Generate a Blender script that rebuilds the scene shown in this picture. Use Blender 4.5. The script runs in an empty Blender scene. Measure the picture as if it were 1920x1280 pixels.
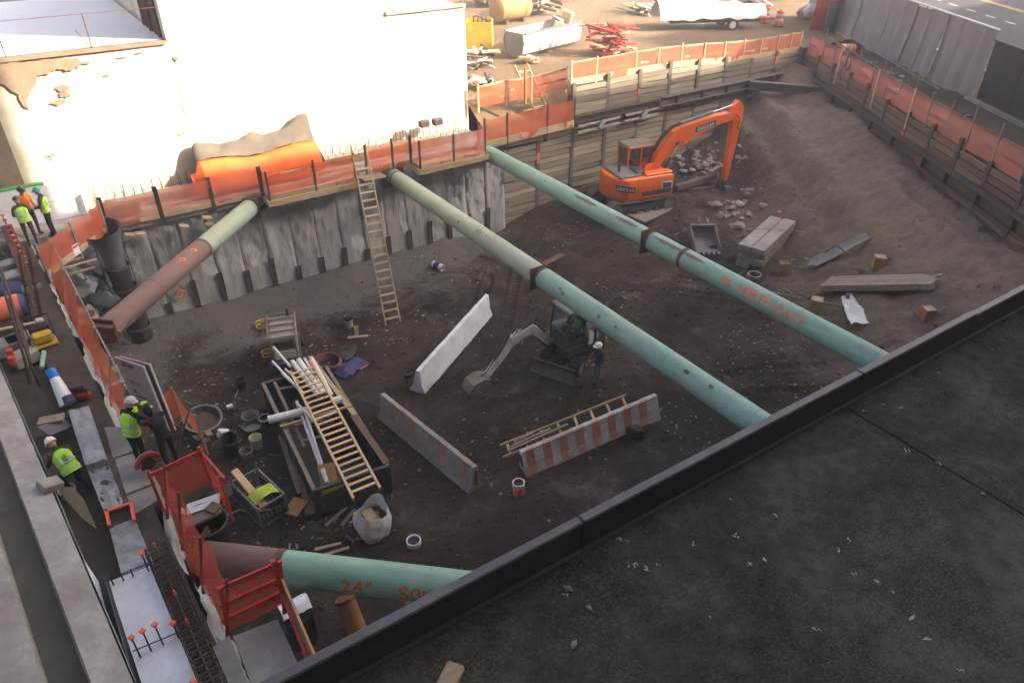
import bpy, bmesh, math, random
from mathutils import Vector as V, Matrix as M, noise as NZ
R = math.radians
HAZE = 0.0030
rnd = random.Random(7)
scene = bpy.context.scene
col = scene.collection

# ------------------------------------------------------------------ camera
FPX = 1375.0                      # focal length in pixels of a 1920 wide picture
PITCH = math.atan2(910.0, FPX)
YAW = math.atan2(1090.0, math.hypot(FPX, 910.0))
CAM = V((0, 0, 16.0))
fh = V((math.sin(YAW), math.cos(YAW), 0))
c_right = V((math.cos(YAW), -math.sin(YAW), 0))
c_fwd = fh * math.cos(PITCH) - V((0, 0, math.sin(PITCH)))
c_up = fh * math.sin(PITCH) + V((0, 0, math.cos(PITCH)))
cam = bpy.data.cameras.new('camera')
cam.sensor_width = 36.0
cam.lens = FPX / 1920 * 36
cam.clip_start = 0.05
cam.clip_end = 2000
camo = bpy.data.objects.new('camera', cam)
col.objects.link(camo)
rot = M((c_right, c_up, -c_fwd)).transposed().to_4x4()
camo.matrix_world = M.Translation(CAM) @ rot
scene.camera = camo

# ------------------------------------------------------------------ world and sun
SUN_H = V((0.75, -0.66, 0)).normalized()      # horizontal direction towards the sun
SUN_E = R(26.5)
w = bpy.data.worlds.new('World')
scene.world = w
w.use_nodes = True
nt = w.node_tree
for n in list(nt.nodes):
    nt.nodes.remove(n)
sky = nt.nodes.new('ShaderNodeTexSky')
sky.sky_type = 'NISHITA'
sky.sun_disc = False
sky.sun_elevation = SUN_E
sky.sun_rotation = math.atan2(SUN_H.x, SUN_H.y)
sky.air_density = 0.4
sky.dust_density = 6.0
sky.ozone_density = 0.0
bg = nt.nodes.new('ShaderNodeBackground')
bg.inputs[1].default_value = 0.13
wo = nt.nodes.new('ShaderNodeOutputWorld')
nt.links.new(sky.outputs[0], bg.inputs[0])
nt.links.new(bg.outputs[0], wo.inputs[0])
sl = bpy.data.lights.new('sun', 'SUN')
sl.energy = 4.6
sl.angle = R(0.5)
sl.color = (1.0, 0.86, 0.64)
so = bpy.data.objects.new('sun', sl)
col.objects.link(so)
sdir = (SUN_H * math.cos(SUN_E) + V((0, 0, math.sin(SUN_E))))
so.rotation_euler = (-sdir).to_track_quat('-Z', 'Y').to_euler()
scene.view_settings.view_transform = 'Standard'
scene.view_settings.look = 'None'
scene.view_settings.gamma = 1.0
scene.view_settings.exposure = 2.5

cy = scene.cycles
cy.max_bounces = 5; cy.diffuse_bounces = 3; cy.glossy_bounces = 2; cy.transmission_bounces = 2; cy.volume_bounces = 0; cy.transparent_max_bounces = 8
cy.caustics_reflective = False; cy.caustics_refractive = False

# ------------------------------------------------------------------ pixel rays (pixels of the 1920x1280 photograph) used to measure the place
def ray(x, y):
    return c_fwd + c_right * ((x - 960) / FPX) - c_up * ((y - 640) / FPX)
def P(x, y, z=0.0):
    r = ray(x, y); return CAM + r * ((z - CAM.z) / r.z)
def PY(x, y, Y):
    r = ray(x, y); return CAM + r * ((Y - CAM.y) / r.y)
def PX(x, y, X):
    r = ray(x, y); return CAM + r * ((X - CAM.x) / r.x)
def smooth(t):
    t = max(0.0, min(1.0, t)); return t * t * (3 - 2 * t)
def lerp(a, b, t):
    return a + (b - a) * t
def table(t, pts):
    if t <= pts[0][0]: return pts[0][1]
    for (a, va), (b, vb) in zip(pts, pts[1:]):
        if t <= b:
            return lerp(va, vb, smooth((t - a) / (b - a)))
    return pts[-1][1]
def fbm(p, o=4):
    return NZ.fractal(p, 1.0, 2.0, o, noise_basis='PERLIN_ORIGINAL')

WALL_Y = 29.0           # face of the back shoring wall
DECK = 4.6              # level of the walkways on the left and along the back wall
YARD = 6.3              # level of the yard and the street
ROOF = 10.75            # level of the roof in front
ROOF_Y = 3.4
KC = V((40.07, 28.9, 0))                    # corner between the back and the right shoring wall
RU = V((-0.523, -0.853, 0)).normalized()    # along the right wall, towards the camera
RN = V((RU.y, -RU.x, 0))                    # into the pit
def rw(s, d, z):
    q = KC + RU * s + RN * d; return V((q.x, q.y, z))
# pit floor
PROF = [(0.2, 5.0), (1.4, 4.75), (2.8, 4.0), (4.4, 2.75), (6.4, 1.6), (8.8, 1.2), (13.0, 0.75), (19.0, 0.0)]
RUTS = [(13.6, 16.9, 9.6, 14.6), (15.4, 17.6, 20.5, 19.5), (20.5, 19.2, 25.5, 13.0), (12.0, 20.0, 16.5, 25.5), (16.0, 13.5, 22.5, 9.5), (19.5, 23.5, 24.0, 25.5)]
def gz0(x, y):
    q = V((x, y, 0)) - KC
    d, s = q.dot(RN), q.dot(RU)
    k = lerp(1.0, 0.86, smooth((s - 9) / 9))
    z = table(max(d, 0.0), PROF)
    z *= lerp(1.0, k, smooth(z / 3))
    z += .75 * smooth(1 - math.hypot(d - 4.2, (s - 5.5) * .6) / 3.0) - .45 * smooth(1 - math.hypot(d - 6.3, (s - 9.5) * .5) / 2.0)
    z += 0.5 * smooth(1 - abs(y - 29) / 4.5) * smooth((x - 17) / 4)
    z += 0.55 * smooth(1 - (29.3 - y) / 2.4) * smooth((18 - x) / 3) * smooth((x + 0.5) / 3 + .4)
    return z
def gz(x, y):
    z = gz0(x, y)
    a = 0.05 + 0.17 * smooth(z / 2.5)
    for (ax, ay, bx, by) in RUTS:
        dx, dy = bx - ax, by - ay; L2 = dx * dx + dy * dy
        t = ((x - ax) * dx + (y - ay) * dy) / L2
        if -.05 < t < 1.05:
            dd = abs((x - ax) * dy - (y - ay) * dx) / math.sqrt(L2)
            for tr_ in (.0,):
                e = abs(dd - .62)
                if e < .34:
                    z += (-.09 * smooth((.24 - e) / .1) + .055 * smooth((.34 - e) / .08) + .03 * math.sin(t * math.sqrt(L2) * 21) * (e < .2)) * smooth(min(t + .05, 1.05 - t) * 8)
    z += a * 1.6 * fbm(V((x * .35, y * .35, 3.1)), 5) + (.035 + .06 * smooth((z - 1) / 2)) * fbm(V((x * 1.9, y * 1.9, 7.7)), 4)
    return z
def G(x, y, off=0.0):
    """point where the ray through a photograph pixel meets the pit floor"""
    r = ray(x, y)
    t = (8.0 - CAM.z) / r.z
    for i in range(400):
        q = CAM + r * t
        h = q.z - gz(q.x, q.y) - off
        if h < 0.004: break
        t += max(0.004, h * 0.5)
    return q

# ------------------------------------------------------------------ object helpers
def tag(o, label=None, cat=None, group=None, kind=None):
    if label: o['label'] = label
    if cat: o['category'] = cat
    if group: o['group'] = group
    if kind: o['kind'] = kind
    return o
def thing(name, label, cat, loc=(0, 0, 0), rz=0.0, group=None):
    o = bpy.data.objects.new(name, None)
    o.empty_display_size = 0.2
    o.location = loc
    o.rotation_euler = (0, 0, rz)
    col.objects.link(o)
    return tag(o, label, cat, group)
def pmat(o):
    m = M.Identity(4)
    while o is not None:
        m = M.LocRotScale(o.location, o.rotation_euler, o.scale) @ m
        o = o.parent
    return m
class MB:
    def __init__(s):
        s.v = []; s.f = []; s.mi = []
    def add(s, vs, fs, mi=0):
        b = len(s.v)
        s.v += [V(q) for q in vs]
        s.f += [[i + b for i in f] for f in fs]
        s.mi += [mi] * len(fs)
        return s
    def box(s, c, size, rm=None, mi=0, bev=0.0):
        hx, hy, hz = size[0] / 2, size[1] / 2, size[2] / 2
        c = V(c)
        if bev <= 0:
            vs = [V((x, y, z)) for z in (-hz, hz) for y in (-hy, hy) for x in (-hx, hx)]
            fs = [[0, 2, 3, 1], [4, 5, 7, 6], [0, 1, 5, 4], [2, 6, 7, 3], [0, 4, 6, 2], [1, 3, 7, 5]]
        else:
            b = min(bev, hx * .9, hy * .9, hz * .9)
            vs = []; idx = {}
            for sx in (-1, 1):
                for sy in (-1, 1):
                    for sz in (-1, 1):
                        for k in range(3):
                            q = [sx * (hx - b), sy * (hy - b), sz * (hz - b)]
                            q[k] = (sx * hx, sy * hy, sz * hz)[k]
                            idx[sx, sy, sz, k] = len(vs); vs.append(V(q))
            fs = []
            I = lambda a, k: idx[a[0], a[1], a[2], k]
            for k in range(3):
                i, j = (k + 1) % 3, (k + 2) % 3
                for sg in (-1, 1):
                    r = []
                    for (a, b2) in ((-1, -1), (1, -1), (1, 1), (-1, 1)):
                        t = [0, 0, 0]; t[k] = sg; t[i] = a; t[j] = b2
                        r.append(I(t, k))
                    fs.append(r if sg > 0 else r[::-1])
                for a in (-1, 1):
                    for b2 in (-1, 1):
                        t0 = [0, 0, 0]; t1 = [0, 0, 0]
                        t0[k] = -1; t1[k] = 1; t0[i] = t1[i] = a; t0[j] = t1[j] = b2
                        r = [I(t0, i), I(t1, i), I(t1, j), I(t0, j)]
                        fs.append(r if a * b2 < 0 else r[::-1])
            for sx in (-1, 1):
                for sy in (-1, 1):
                    for sz in (-1, 1):
                        r = [I((sx, sy, sz), 0), I((sx, sy, sz), 1), I((sx, sy, sz), 2)]
                        fs.append(r if sx * sy * sz > 0 else r[::-1])
        if rm is not None:
            vs = [rm @ q for q in vs]
        return s.add([q + c for q in vs], fs, mi)
    def beam(s, p, q, w_, h_, up=(0, 0, 1), mi=0, bev=0.0, roll=0.0):
        p, q = V(p), V(q)
        d = q - p
        L = d.length
        if L < 1e-6: return s
        x = d / L
        up = V(up)
        if abs(x.dot(up)) > .98: up = V((1, 0, 0)) if abs(x.x) < .9 else V((0, 1, 0))
        y = up.cross(x).normalized(); z = x.cross(y)
        if roll:
            y, z = y * math.cos(roll) + z * math.sin(roll), z * math.cos(roll) - y * math.sin(roll)
        rm = M((x, y, z)).transposed()
        return s.box((p + q) / 2, (L, w_, h_), rm, mi, bev)
    def ring(s, c, ax, r, n, ry=None, xdir=None, ph=0.0):
        ax = V(ax).normalized()
        if xdir is None:
            xdir = V((0, 0, 1)).cross(ax)
            if xdir.length < 1e-3: xdir = V((1, 0, 0))
        xdir = (V(xdir) - ax * V(xdir).dot(ax)).normalized()
        yd = ax.cross(xdir)
        ry = r if ry is None else ry
        return [V(c) + xdir * (r * math.cos(ph + 2 * math.pi * k / n)) + yd * (ry * math.sin(ph + 2 * math.pi * k / n)) for k in range(n)]
    def loft(s, rings, cap=True, closed=True, mi=0, loop=False):
        n = len(rings[0]); b = len(s.v)
        for r in rings: s.v += [V(q) for q in r]
        m = len(rings)
        fs = []
        for i in range(m if loop else m - 1):
            i2 = (i + 1) % m
            for k in range(n if closed else n - 1):
                k2 = (k + 1) % n
                fs.append([b + i * n + k, b + i * n + k2, b + i2 * n + k2, b + i2 * n + k])
        if cap and closed and not loop:
            fs.append([b + k for k in range(n)][::-1])
            fs.append([b + (m - 1) * n + k for k in range(n)])
        s.f += fs; s.mi += [mi] * len(fs)
        return s
    def cyl(s, p, q, r, r2=None, n=12, mi=0, cap=True):
        p, q = V(p), V(q); r2 = r if r2 is None else r2
        ax = q - p
        return s.loft([s.ring(p, ax, r, n), s.ring(q, ax, r2, n)], cap, mi=mi)
    def pipe(s, p, q, r, th, n=16, mi=0):
        p, q = V(p), V(q); ax = q - p
        return s.loft([s.ring(p, ax, r, n), s.ring(q, ax, r, n), s.ring(q, ax, r - th, n), s.ring(p, ax, r - th, n)], False, mi=mi, loop=True)
    def tube(s, pts, r, n=6, mi=0, cap=True):
        pts = [V(q) for q in pts]
        rings = []
        xd = None
        for i, q in enumerate(pts):
            a = (pts[min(i + 1, len(pts) - 1)] - pts[max(i - 1, 0)])
            if a.length < 1e-6: a = V((0, 0, 1))
            a.normalize()
            if xd is None:
                xd = V((0, 0, 1)).cross(a)
                if xd.length < 1e-2: xd = V((1, 0, 0)).cross(a)
            xd = (xd - a * xd.dot(a)).normalized()
            rr = r[i] if isinstance(r, (list, tuple)) else r
            rings.append(s.ring(q, a, rr, n, xdir=xd))
        return s.loft(rings, cap, mi=mi)
    def lathe(s, c, prof, n=20, ax=(0, 0, 1), mi=0, cap=True):
        ax = V(ax).normalized()
        return s.loft([s.ring(V(c) + ax * h, ax, max(r, 1e-4), n) for r, h in prof], cap, mi=mi)
    def grid(s, fn, nu, nv, mi=0):
        vs = [fn(i / nu, j / nv) for j in range(nv + 1) for i in range(nu + 1)]
        fs = [[j * (nu + 1) + i, j * (nu + 1) + i + 1, (j + 1) * (nu + 1) + i + 1, (j + 1) * (nu + 1) + i] for j in range(nv) for i in range(nu)]
        return s.add(vs, fs, mi)
    def prism(s, poly, o, ux, uy, un, th, mi=0):
        """polygon in the plane (ux, uy) at o, thickness th along un, centred"""
        o, ux, uy, un = V(o), V(ux), V(uy), V(un)
        a = [o + ux * x + uy * y - un * th / 2 for x, y in poly]
        b = [q + un * th for q in a]
        n = len(poly)
        fs = [list(range(n))[::-1], [n + i for i in range(n)]] + [[i, (i + 1) % n, n + (i + 1) % n, n + i] for i in range(n)]
        return s.add(a + b, fs, mi)
    def rock(s, c, size, seed, sub=2, mi=0):
        bm = bmesh.new()
        bmesh.ops.create_icosphere(bm, subdivisions=sub, radius=1.0)
        c = V(c); rr = random.Random(seed)
        rm = M.Rotation(rr.uniform(0, 6.3), 3, 'Z')
        for q in bm.verts:
            d = q.co.normalized()
            k = 0.78 + 0.55 * NZ.noise(d * 1.3 + V((seed * 3.7, 0, 0))) + .14 * NZ.noise(d * 3.1 + V((0, seed * 1.9, 0)))
            e = d * k
            e.z = max(e.z, -0.55)
            q.co = c + rm @ V((e.x * size[0], e.y * size[1], e.z * size[2]))
        bm.verts.index_update()
        vs = [q.co.copy() for q in bm.verts]; fs = [[q.index for q in f.verts] for f in bm.faces]
        bm.free()
        return s.add(vs, fs, mi)
    def build(s, name, mat, parent=None, world=False, smooth=0, label=None, **kw):
        vs = s.v
        if world and parent is not None:
            inv = pmat(parent).inverted()
            vs = [inv @ q for q in vs]
        me = bpy.data.meshes.new(name)
        me.from_pydata([tuple(q) for q in vs], [], s.f)
        for m_ in (mat if isinstance(mat, (list, tuple)) else [mat]):
            me.materials.append(m_)
        if any(s.mi):
            me.polygons.foreach_set('material_index', s.mi)
        if smooth:
            me.shade_smooth()
            if smooth < 180:
                try: me.set_sharp_from_angle(angle=R(smooth))
                except Exception: pass
        me.update()
        o = bpy.data.objects.new(name, me)
        col.objects.link(o)
        if parent is not None: o.parent = parent
        if label: o['label'] = label
        return tag(o, **{k: v for k, v in kw.items()})
def link_copy(src, name, parent, mw):
    """another piece that shares the mesh of src, placed by a matrix in its parent's space"""
    o = bpy.data.objects.new(name, src.data)
    o.matrix_local = mw
    o.parent = parent
    col.objects.link(o)
    return o
def copy_tree(src, parent=None):
    c = src.copy(); col.objects.link(c); c.parent = parent
    for ch in list(src.children): copy_tree(ch, c)
    return c
def frame(o, x, z=(0, 0, 1)):
    x = V(x).normalized(); z = V(z); y = z.cross(x).normalized(); z = x.cross(y)
    m = M((x, y, z)).transposed().to_4x4(); m.translation = V(o)
    return m

# ------------------------------------------------------------------ materials
def new_mat(name):
    m = bpy.data.materials.new(name); m.use_nodes = True
    nt = m.node_tree
    b = nt.nodes['Principled BSDF']
    return m, nt, b
def N(nt, kind, **kw):
    n = nt.nodes.new('ShaderNode' + kind)
    for k, v in kw.items():
        if k.startswith('i_'):
            key = k[2:]
            n.inputs[int(key) if key.isdigit() else key.replace('_', ' ')].default_value = v
        else: setattr(n, k, v)
    return n
def ramp(nt, src, stops):
    r = N(nt, 'ValToRGB')
    e = r.color_ramp.elements
    e[0].position, e[0].color = stops[0][0], (*stops[0][1], 1)
    e[1].position, e[1].color = stops[-1][0], (*stops[-1][1], 1)
    for p_, c_ in stops[1:-1]:
        x = e.new(p_); x.color = (*c_, 1)
    nt.links.new(src, r.inputs[0])
    return r.outputs[0]
def g3(v): return (v, v, v)
def mixc(nt, fac, a, b, mode='MIX'):
    m = N(nt, 'Mix', data_type='RGBA', blend_type=mode)
    L = nt.links
    if isinstance(fac, (int, float)): m.inputs[0].default_value = fac
    else: L.new(fac, m.inputs[0])
    for v_, i in ((a, 6), (b, 7)):
        if isinstance(v_, tuple): m.inputs[i].default_value = (*v_, 1)
        else: L.new(v_, m.inputs[i])
    return m.outputs[2]
def coords(nt, scale=(1, 1, 1), obj=True, rnd_off=False):
    t = N(nt, 'TexCoord')
    mp = N(nt, 'Mapping')
    mp.inputs['Scale'].default_value = scale
    src = t.outputs['Object']
    if rnd_off:
        oi = N(nt, 'ObjectInfo')
        mm = N(nt, 'VectorMath', operation='SCALE'); mm.inputs[0].default_value = (37, 19, 53)
        nt.links.new(oi.outputs['Random'], mm.inputs['Scale'])
        ad = N(nt, 'VectorMath', operation='ADD')
        nt.links.new(src, ad.inputs[0]); nt.links.new(mm.outputs[0], ad.inputs[1])
        src = ad.outputs[0]
    nt.links.new(src, mp.inputs[0])
    return mp.outputs[0]
def noise(nt, vec, scale, detail=6, rough=.6, dist=0.0):
    n = N(nt, 'TexNoise')
    n.inputs['Scale'].default_value = scale; n.inputs['Detail'].default_value = detail
    n.inputs['Roughness'].default_value = rough; n.inputs['Distortion'].default_value = dist
    nt.links.new(vec, n.inputs['Vector'])
    return n.outputs['Fac']
def surf(name, c1, c2=None, scale=3.0, rough=.8, bump=.2, bscale=None, metal=0.0, dirt=None, dscale=1.5, damt=.5, stretch=(1, 1, 1), vary=0.0, spec=.3, bdist=.02, rnd_off=True, chip=None, chipscale=6.0, chipamt=.62):
    """procedural surface: two tones of noise, optional dirt / chipped colour with a shape of its own, fine relief, a little variation from piece to piece"""
    m, nt, b = new_mat(name)
    c2 = c2 or tuple(min(1, x * .72) for x in c1)
    vec = coords(nt, stretch, rnd_off=rnd_off)
    n1 = noise(nt, vec, scale, 8, .62)
    c = ramp(nt, n1, [(.32, c2), (.66, c1)])
    if dirt:
        nd = noise(nt, vec, dscale, 9, .68, .4)
        fac = ramp(nt, nd, [(.5 - .12, g3(0)), (.5 + .2, g3(damt))])
        c = mixc(nt, fac, c, dirt)
    if chip:
        nc = noise(nt, vec, chipscale, 6, .6)
        fac = ramp(nt, nc, [(chipamt, g3(0)), (chipamt + .03, g3(1))])
        c = mixc(nt, fac, c, chip)
    if vary:
        oi = N(nt, 'ObjectInfo')
        mr = N(nt, 'MapRange'); mr.inputs[3].default_value = 1 - vary; mr.inputs[4].default_value = 1 + vary
        nt.links.new(oi.outputs['Random'], mr.inputs[0])
        c = mixc(nt, 1.0, c, mr.outputs[0], 'MULTIPLY')
    nt.links.new(c, b.inputs['Base Color'])
    b.inputs['Roughness'].default_value = rough
    b.inputs['Metallic'].default_value = metal
    b.inputs['Specular IOR Level'].default_value = spec
    if bump:
        nb = noise(nt, vec, bscale or scale * 5, 8, .65)
        bp = N(nt, 'Bump'); bp.inputs['Strength'].default_value = bump; bp.inputs['Distance'].default_value = bdist
        nt.links.new(nb, bp.inputs['Height']); nt.links.new(bp.outputs[0], b.inputs['Normal'])
        if rough > .3:
            rr = N(nt, 'MapRange'); rr.inputs[3].default_value = max(0, rough - .12); rr.inputs[4].default_value = min(1, rough + .12)
            nt.links.new(n1, rr.inputs[0]); nt.links.new(rr.outputs[0], b.inputs['Roughness'])
    return m
# ------------------------------------------------------------------ the palette
def dirt_mat(name, c1, c2, c3, stone=(.30, .28, .25), big=.22, stone_amt=.5, bump=.9, dry=None):
    m, nt, b = new_mat(name)
    vec = coords(nt)
    n1 = noise(nt, vec, big, 9, .68, .3)
    n2 = noise(nt, vec, 3.2, 9, .72)
    c = ramp(nt, n1, [(.34, c2), (.52, c1), (.68, c3)])
    c = mixc(nt, 1.0, c, ramp(nt, n2, [(.3, g3(.68)), (.5, g3(.97)), (.75, g3(1.35))]), 'MULTIPLY')
    if dry:
        # drier, paler spoil towards the street side wall, darker wet soil on the open floor
        dt = N(nt, 'VectorMath', operation='DOT_PRODUCT'); dt.inputs[1].default_value = tuple(-RN)
        nt.links.new(vec, dt.inputs[0])
        wob = N(nt, 'Math', operation='MULTIPLY_ADD'); wob.inputs[1].default_value = 9.0; nt.links.new(n1, wob.inputs[0]); nt.links.new(dt.outputs['Value'], wob.inputs[2])
        base = -KC.dot(RN) + 4.5
        mr = N(nt, 'MapRange'); mr.inputs[1].default_value = base - 9.5; mr.inputs[2].default_value = base - 2.5
        nt.links.new(wob.outputs[0], mr.inputs[0])
        dc = mixc(nt, 1.0, ramp(nt, n2, [(.3, g3(.7)), (.7, g3(1.2))]), dry, 'MULTIPLY')
        c = mixc(nt, mr.outputs[0], c, dc)
        # pale cement dust in patches, thickest along the foot of the concrete wall
        sx = N(nt, 'SeparateXYZ'); nt.links.new(vec, sx.inputs[0])
        my = N(nt, 'MapRange'); my.inputs[1].default_value = 24.2; my.inputs[2].default_value = 28.2; nt.links.new(sx.outputs[1], my.inputs[0])
        mx = N(nt, 'MapRange'); mx.inputs[1].default_value = 20.0; mx.inputs[2].default_value = 15.0; nt.links.new(sx.outputs[0], mx.inputs[0])
        du = N(nt, 'Math', operation='MULTIPLY'); nt.links.new(my.outputs[0], du.inputs[0]); nt.links.new(mx.outputs[0], du.inputs[1])
        n5 = noise(nt, vec, .55, 9, .7, .8)
        ad = N(nt, 'Math', operation='MULTIPLY_ADD'); ad.inputs[1].default_value = .34; nt.links.new(du.outputs[0], ad.inputs[0]); nt.links.new(n5, ad.inputs[2])
        df = ramp(nt, ad.outputs[0], [(.56, g3(0)), (.74, g3(.75))])
        c = mixc(nt, df, c, (.135, .13, .122))
    vo = N(nt, 'TexVoronoi', feature='F1'); vo.inputs['Scale'].default_value = 7.0
    nt.links.new(vec, vo.inputs['Vector'])
    vo2 = N(nt, 'TexVoronoi', feature='F1'); vo2.inputs['Scale'].default_value = 22.0
    nt.links.new(vec, vo2.inputs['Vector'])
    ns = noise(nt, vec, .7, 4, .6)
    cl = ramp(nt, ns, [(.44, g3(0)), (.62, g3(stone_amt))])
    s1 = ramp(nt, vo.outputs['Distance'], [(.10, g3(1)), (.18, g3(0))])
    s2 = ramp(nt, vo2.outputs['Distance'], [(.14, g3(1)), (.24, g3(0))])
    st = mixc(nt, 1.0, s1, s2, 'LIGHTEN')
    st = mixc(nt, 1.0, st, cl, 'MULTIPLY')
    c = mixc(nt, st, c, stone)
    nt.links.new(c, b.inputs['Base Color'])
    b.inputs['Roughness'].default_value = .95
    b.inputs['Specular IOR Level'].default_value = .15
    nb = noise(nt, vec, 5.0, 12, .72)
    bp = N(nt, 'Bump'); bp.inputs['Strength'].default_value = bump; bp.inputs['Distance'].default_value = .09
    nt.links.new(nb, bp.inputs['Height'])
    bp2 = N(nt, 'Bump'); bp2.inputs['Strength'].default_value = .6; bp2.inputs['Distance'].default_value = .03
    nt.links.new(st, bp2.inputs['Height']); nt.links.new(bp.outputs[0], bp2.inputs['Normal'])
    nt.links.new(bp2.outputs[0], b.inputs['Normal'])
    return m
def net_mat(name, c, alpha):
    m, nt, b = new_mat(name)
    vec = coords(nt)
    n1 = noise(nt, vec, 2.5, 5, .6)
    cc = ramp(nt, n1, [(.3, tuple(x * .88 for x in c)), (.7, c)])
    nt.links.new(cc, b.inputs['Base Color'])
    b.inputs['Roughness'].default_value = .7
    tl = N(nt, 'BsdfTranslucent'); nt.links.new(cc, tl.inputs[0])
    tr = N(nt, 'BsdfTransparent')
    m1 = N(nt, 'MixShader'); m1.inputs[0].default_value = .35
    nt.links.new(b.outputs[0], m1.inputs[1]); nt.links.new(tl.outputs[0], m1.inputs[2])
    m2 = N(nt, 'MixShader')
    mr = N(nt, 'MapRange'); mr.inputs[3].default_value = alpha - .06; mr.inputs[4].default_value = alpha + .06
    n2 = noise(nt, vec, 1.2, 4, .6)
    nt.links.new(n2, mr.inputs[0]); nt.links.new(mr.outputs[0], m2.inputs[0])
    nt.links.new(tr.outputs[0], m2.inputs[1]); nt.links.new(m1.outputs[0], m2.inputs[2])
    nt.links.new(m2.outputs[0], nt.nodes['Material Output'].inputs[0])
    return m
def glass_mat(name, c, alpha=.75):
    m, nt, b = new_mat(name)
    b.inputs['Base Color'].default_value = (*c, 1); b.inputs['Roughness'].default_value = .06
    b.inputs['Specular IOR Level'].default_value = .6
    tr = N(nt, 'BsdfTransparent'); mx = N(nt, 'MixShader'); mx.inputs[0].default_value = alpha
    nt.links.new(tr.outputs[0], mx.inputs[1]); nt.links.new(b.outputs[0], mx.inputs[2])
    nt.links.new(mx.outputs[0], nt.nodes['Material Output'].inputs[0])
    return m
def roof_mat(name):
    m, nt, b = new_mat(name)
    vec = coords(nt)
    n1 = noise(nt, vec, .55, 8, .66, .6)
    n2 = noise(nt, vec, 44, 7, .78)
    n3 = noise(nt, vec, 5.5, 8, .7)
    c = ramp(nt, n1, [(.36, (.036, .0335, .028)), (.52, (.070, .064, .052)), (.66, (.118, .105, .083))])
    c = mixc(nt, 1.0, c, ramp(nt, n3, [(.3, g3(.6)), (.7, g3(1.35))]), 'MULTIPLY')
    gr = ramp(nt, n2, [(.50, g3(0)), (.66, g3(.8))])
    pat = ramp(nt, noise(nt, vec, .9, 5, .6), [(.38, g3(.25)), (.60, g3(1))])
    c = mixc(nt, mixc(nt, 1.0, gr, pat, 'MULTIPLY'), c, (.19, .175, .145))
    nt.links.new(c, b.inputs['Base Color'])
    b.inputs['Roughness'].default_value = 1.0
    b.inputs['Specular IOR Level'].default_value = .05
    bp = N(nt, 'Bump'); bp.inputs['Strength'].default_value = .9; bp.inputs['Distance'].default_value = .02
    nt.links.new(n2, bp.inputs['Height']); nt.links.new(bp.outputs[0], b.inputs['Normal'])
    return m
def green_pipe_mat(name, c1, c2, worn):
    """primer green pipe with grey worn-through streaks along its upper side"""
    return surf(name, c1, c2, scale=2.6, rough=.5, bump=.2, bscale=14, stretch=(.45, 1.3, 1.3), dirt=(.20, .19, .165), dscale=1.3, damt=.55, chip=worn, chipscale=2.6, chipamt=.70, spec=.4)

MT = {}
MT['dirt'] = dirt_mat('dirt', (.036, .0275, .021), (.018, .0138, .011), (.072, .057, .044), stone=(.21, .19, .165), big=.34, stone_amt=.34, dry=(.185, .146, .112))
MT['yard'] = dirt_mat('yard_dirt', (.185, .125, .08), (.13, .088, .058), (.25, .18, .12), big=.16, stone=(.5, .45, .38))
MT['walk'] = dirt_mat('walk_dirt', (.085, .068, .055), (.060, .047, .038), (.12, .10, .085), big=.5, stone_amt=.2, bump=.4)
MT['conc'] = surf('concrete', (.34, .33, .31), (.22, .215, .205), scale=1.3, rough=.9, bump=.5, bscale=9, dirt=(.12, .105, .09), dscale=.7, damt=.7)
MT['conc_light'] = surf('concrete_pale', (.42, .405, .38), (.29, .28, .262), scale=1.9, rough=.9, bump=.6, bscale=10, dirt=(.17, .145, .115), dscale=1.2, damt=.75)
MT['wall_conc'] = surf('wall_concrete', (.43, .455, .475), (.29, .30, .305), scale=1.3, rough=.92, bump=1.0, bscale=5, dirt=(.17, .155, .135), dscale=.9, damt=.75, stretch=(1, 1, .35), bdist=.06)
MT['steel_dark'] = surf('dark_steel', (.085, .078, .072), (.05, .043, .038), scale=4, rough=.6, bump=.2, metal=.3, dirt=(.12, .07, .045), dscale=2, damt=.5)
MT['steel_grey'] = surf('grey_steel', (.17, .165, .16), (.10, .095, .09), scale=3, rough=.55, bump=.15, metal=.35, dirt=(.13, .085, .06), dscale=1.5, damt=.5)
MT['rust'] = surf('rusty_steel', (.15, .075, .052), (.085, .042, .032), scale=5, rough=.85, bump=.3)
MT['rust_pipe'] = surf('rusted_brown_pipe', (.215, .135, .12), (.145, .088, .08), scale=1.7, rough=.75, bump=.15, dirt=(.10, .075, .07), dscale=1.2, damt=.4, stretch=(.4, 1, 1))
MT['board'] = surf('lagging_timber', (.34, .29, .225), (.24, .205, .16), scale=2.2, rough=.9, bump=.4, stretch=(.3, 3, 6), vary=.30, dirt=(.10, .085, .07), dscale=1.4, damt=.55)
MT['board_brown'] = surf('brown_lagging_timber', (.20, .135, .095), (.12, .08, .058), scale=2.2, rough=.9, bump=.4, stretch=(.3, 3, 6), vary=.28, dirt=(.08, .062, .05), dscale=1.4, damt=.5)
MT['wood'] = surf('pale_timber', (.44, .33, .21), (.33, .24, .145), scale=2.5, rough=.8, bump=.25, stretch=(.4, 4, 4), vary=.18, dirt=(.2, .16, .12), dscale=2, damt=.35)
MT['wood_new'] = surf('new_timber', (.56, .41, .25), (.46, .325, .19), scale=2.5, rough=.75, bump=.2, stretch=(.4, 4, 4), vary=.12)
MT['wood_old'] = surf('weathered_timber', (.27, .23, .19), (.16, .135, .11), scale=2.5, rough=.9, bump=.4, stretch=(.4, 4, 4), vary=.2, dirt=(.11, .09, .075), dscale=1.6, damt=.5)
MT['wood_dark'] = surf('dark_post', (.085, .07, .06), (.05, .04, .035), scale=3, rough=.85, bump=.3, vary=.25)
MT['net'] = net_mat('orange_net', (.72, .14, .055), .56)
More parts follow.
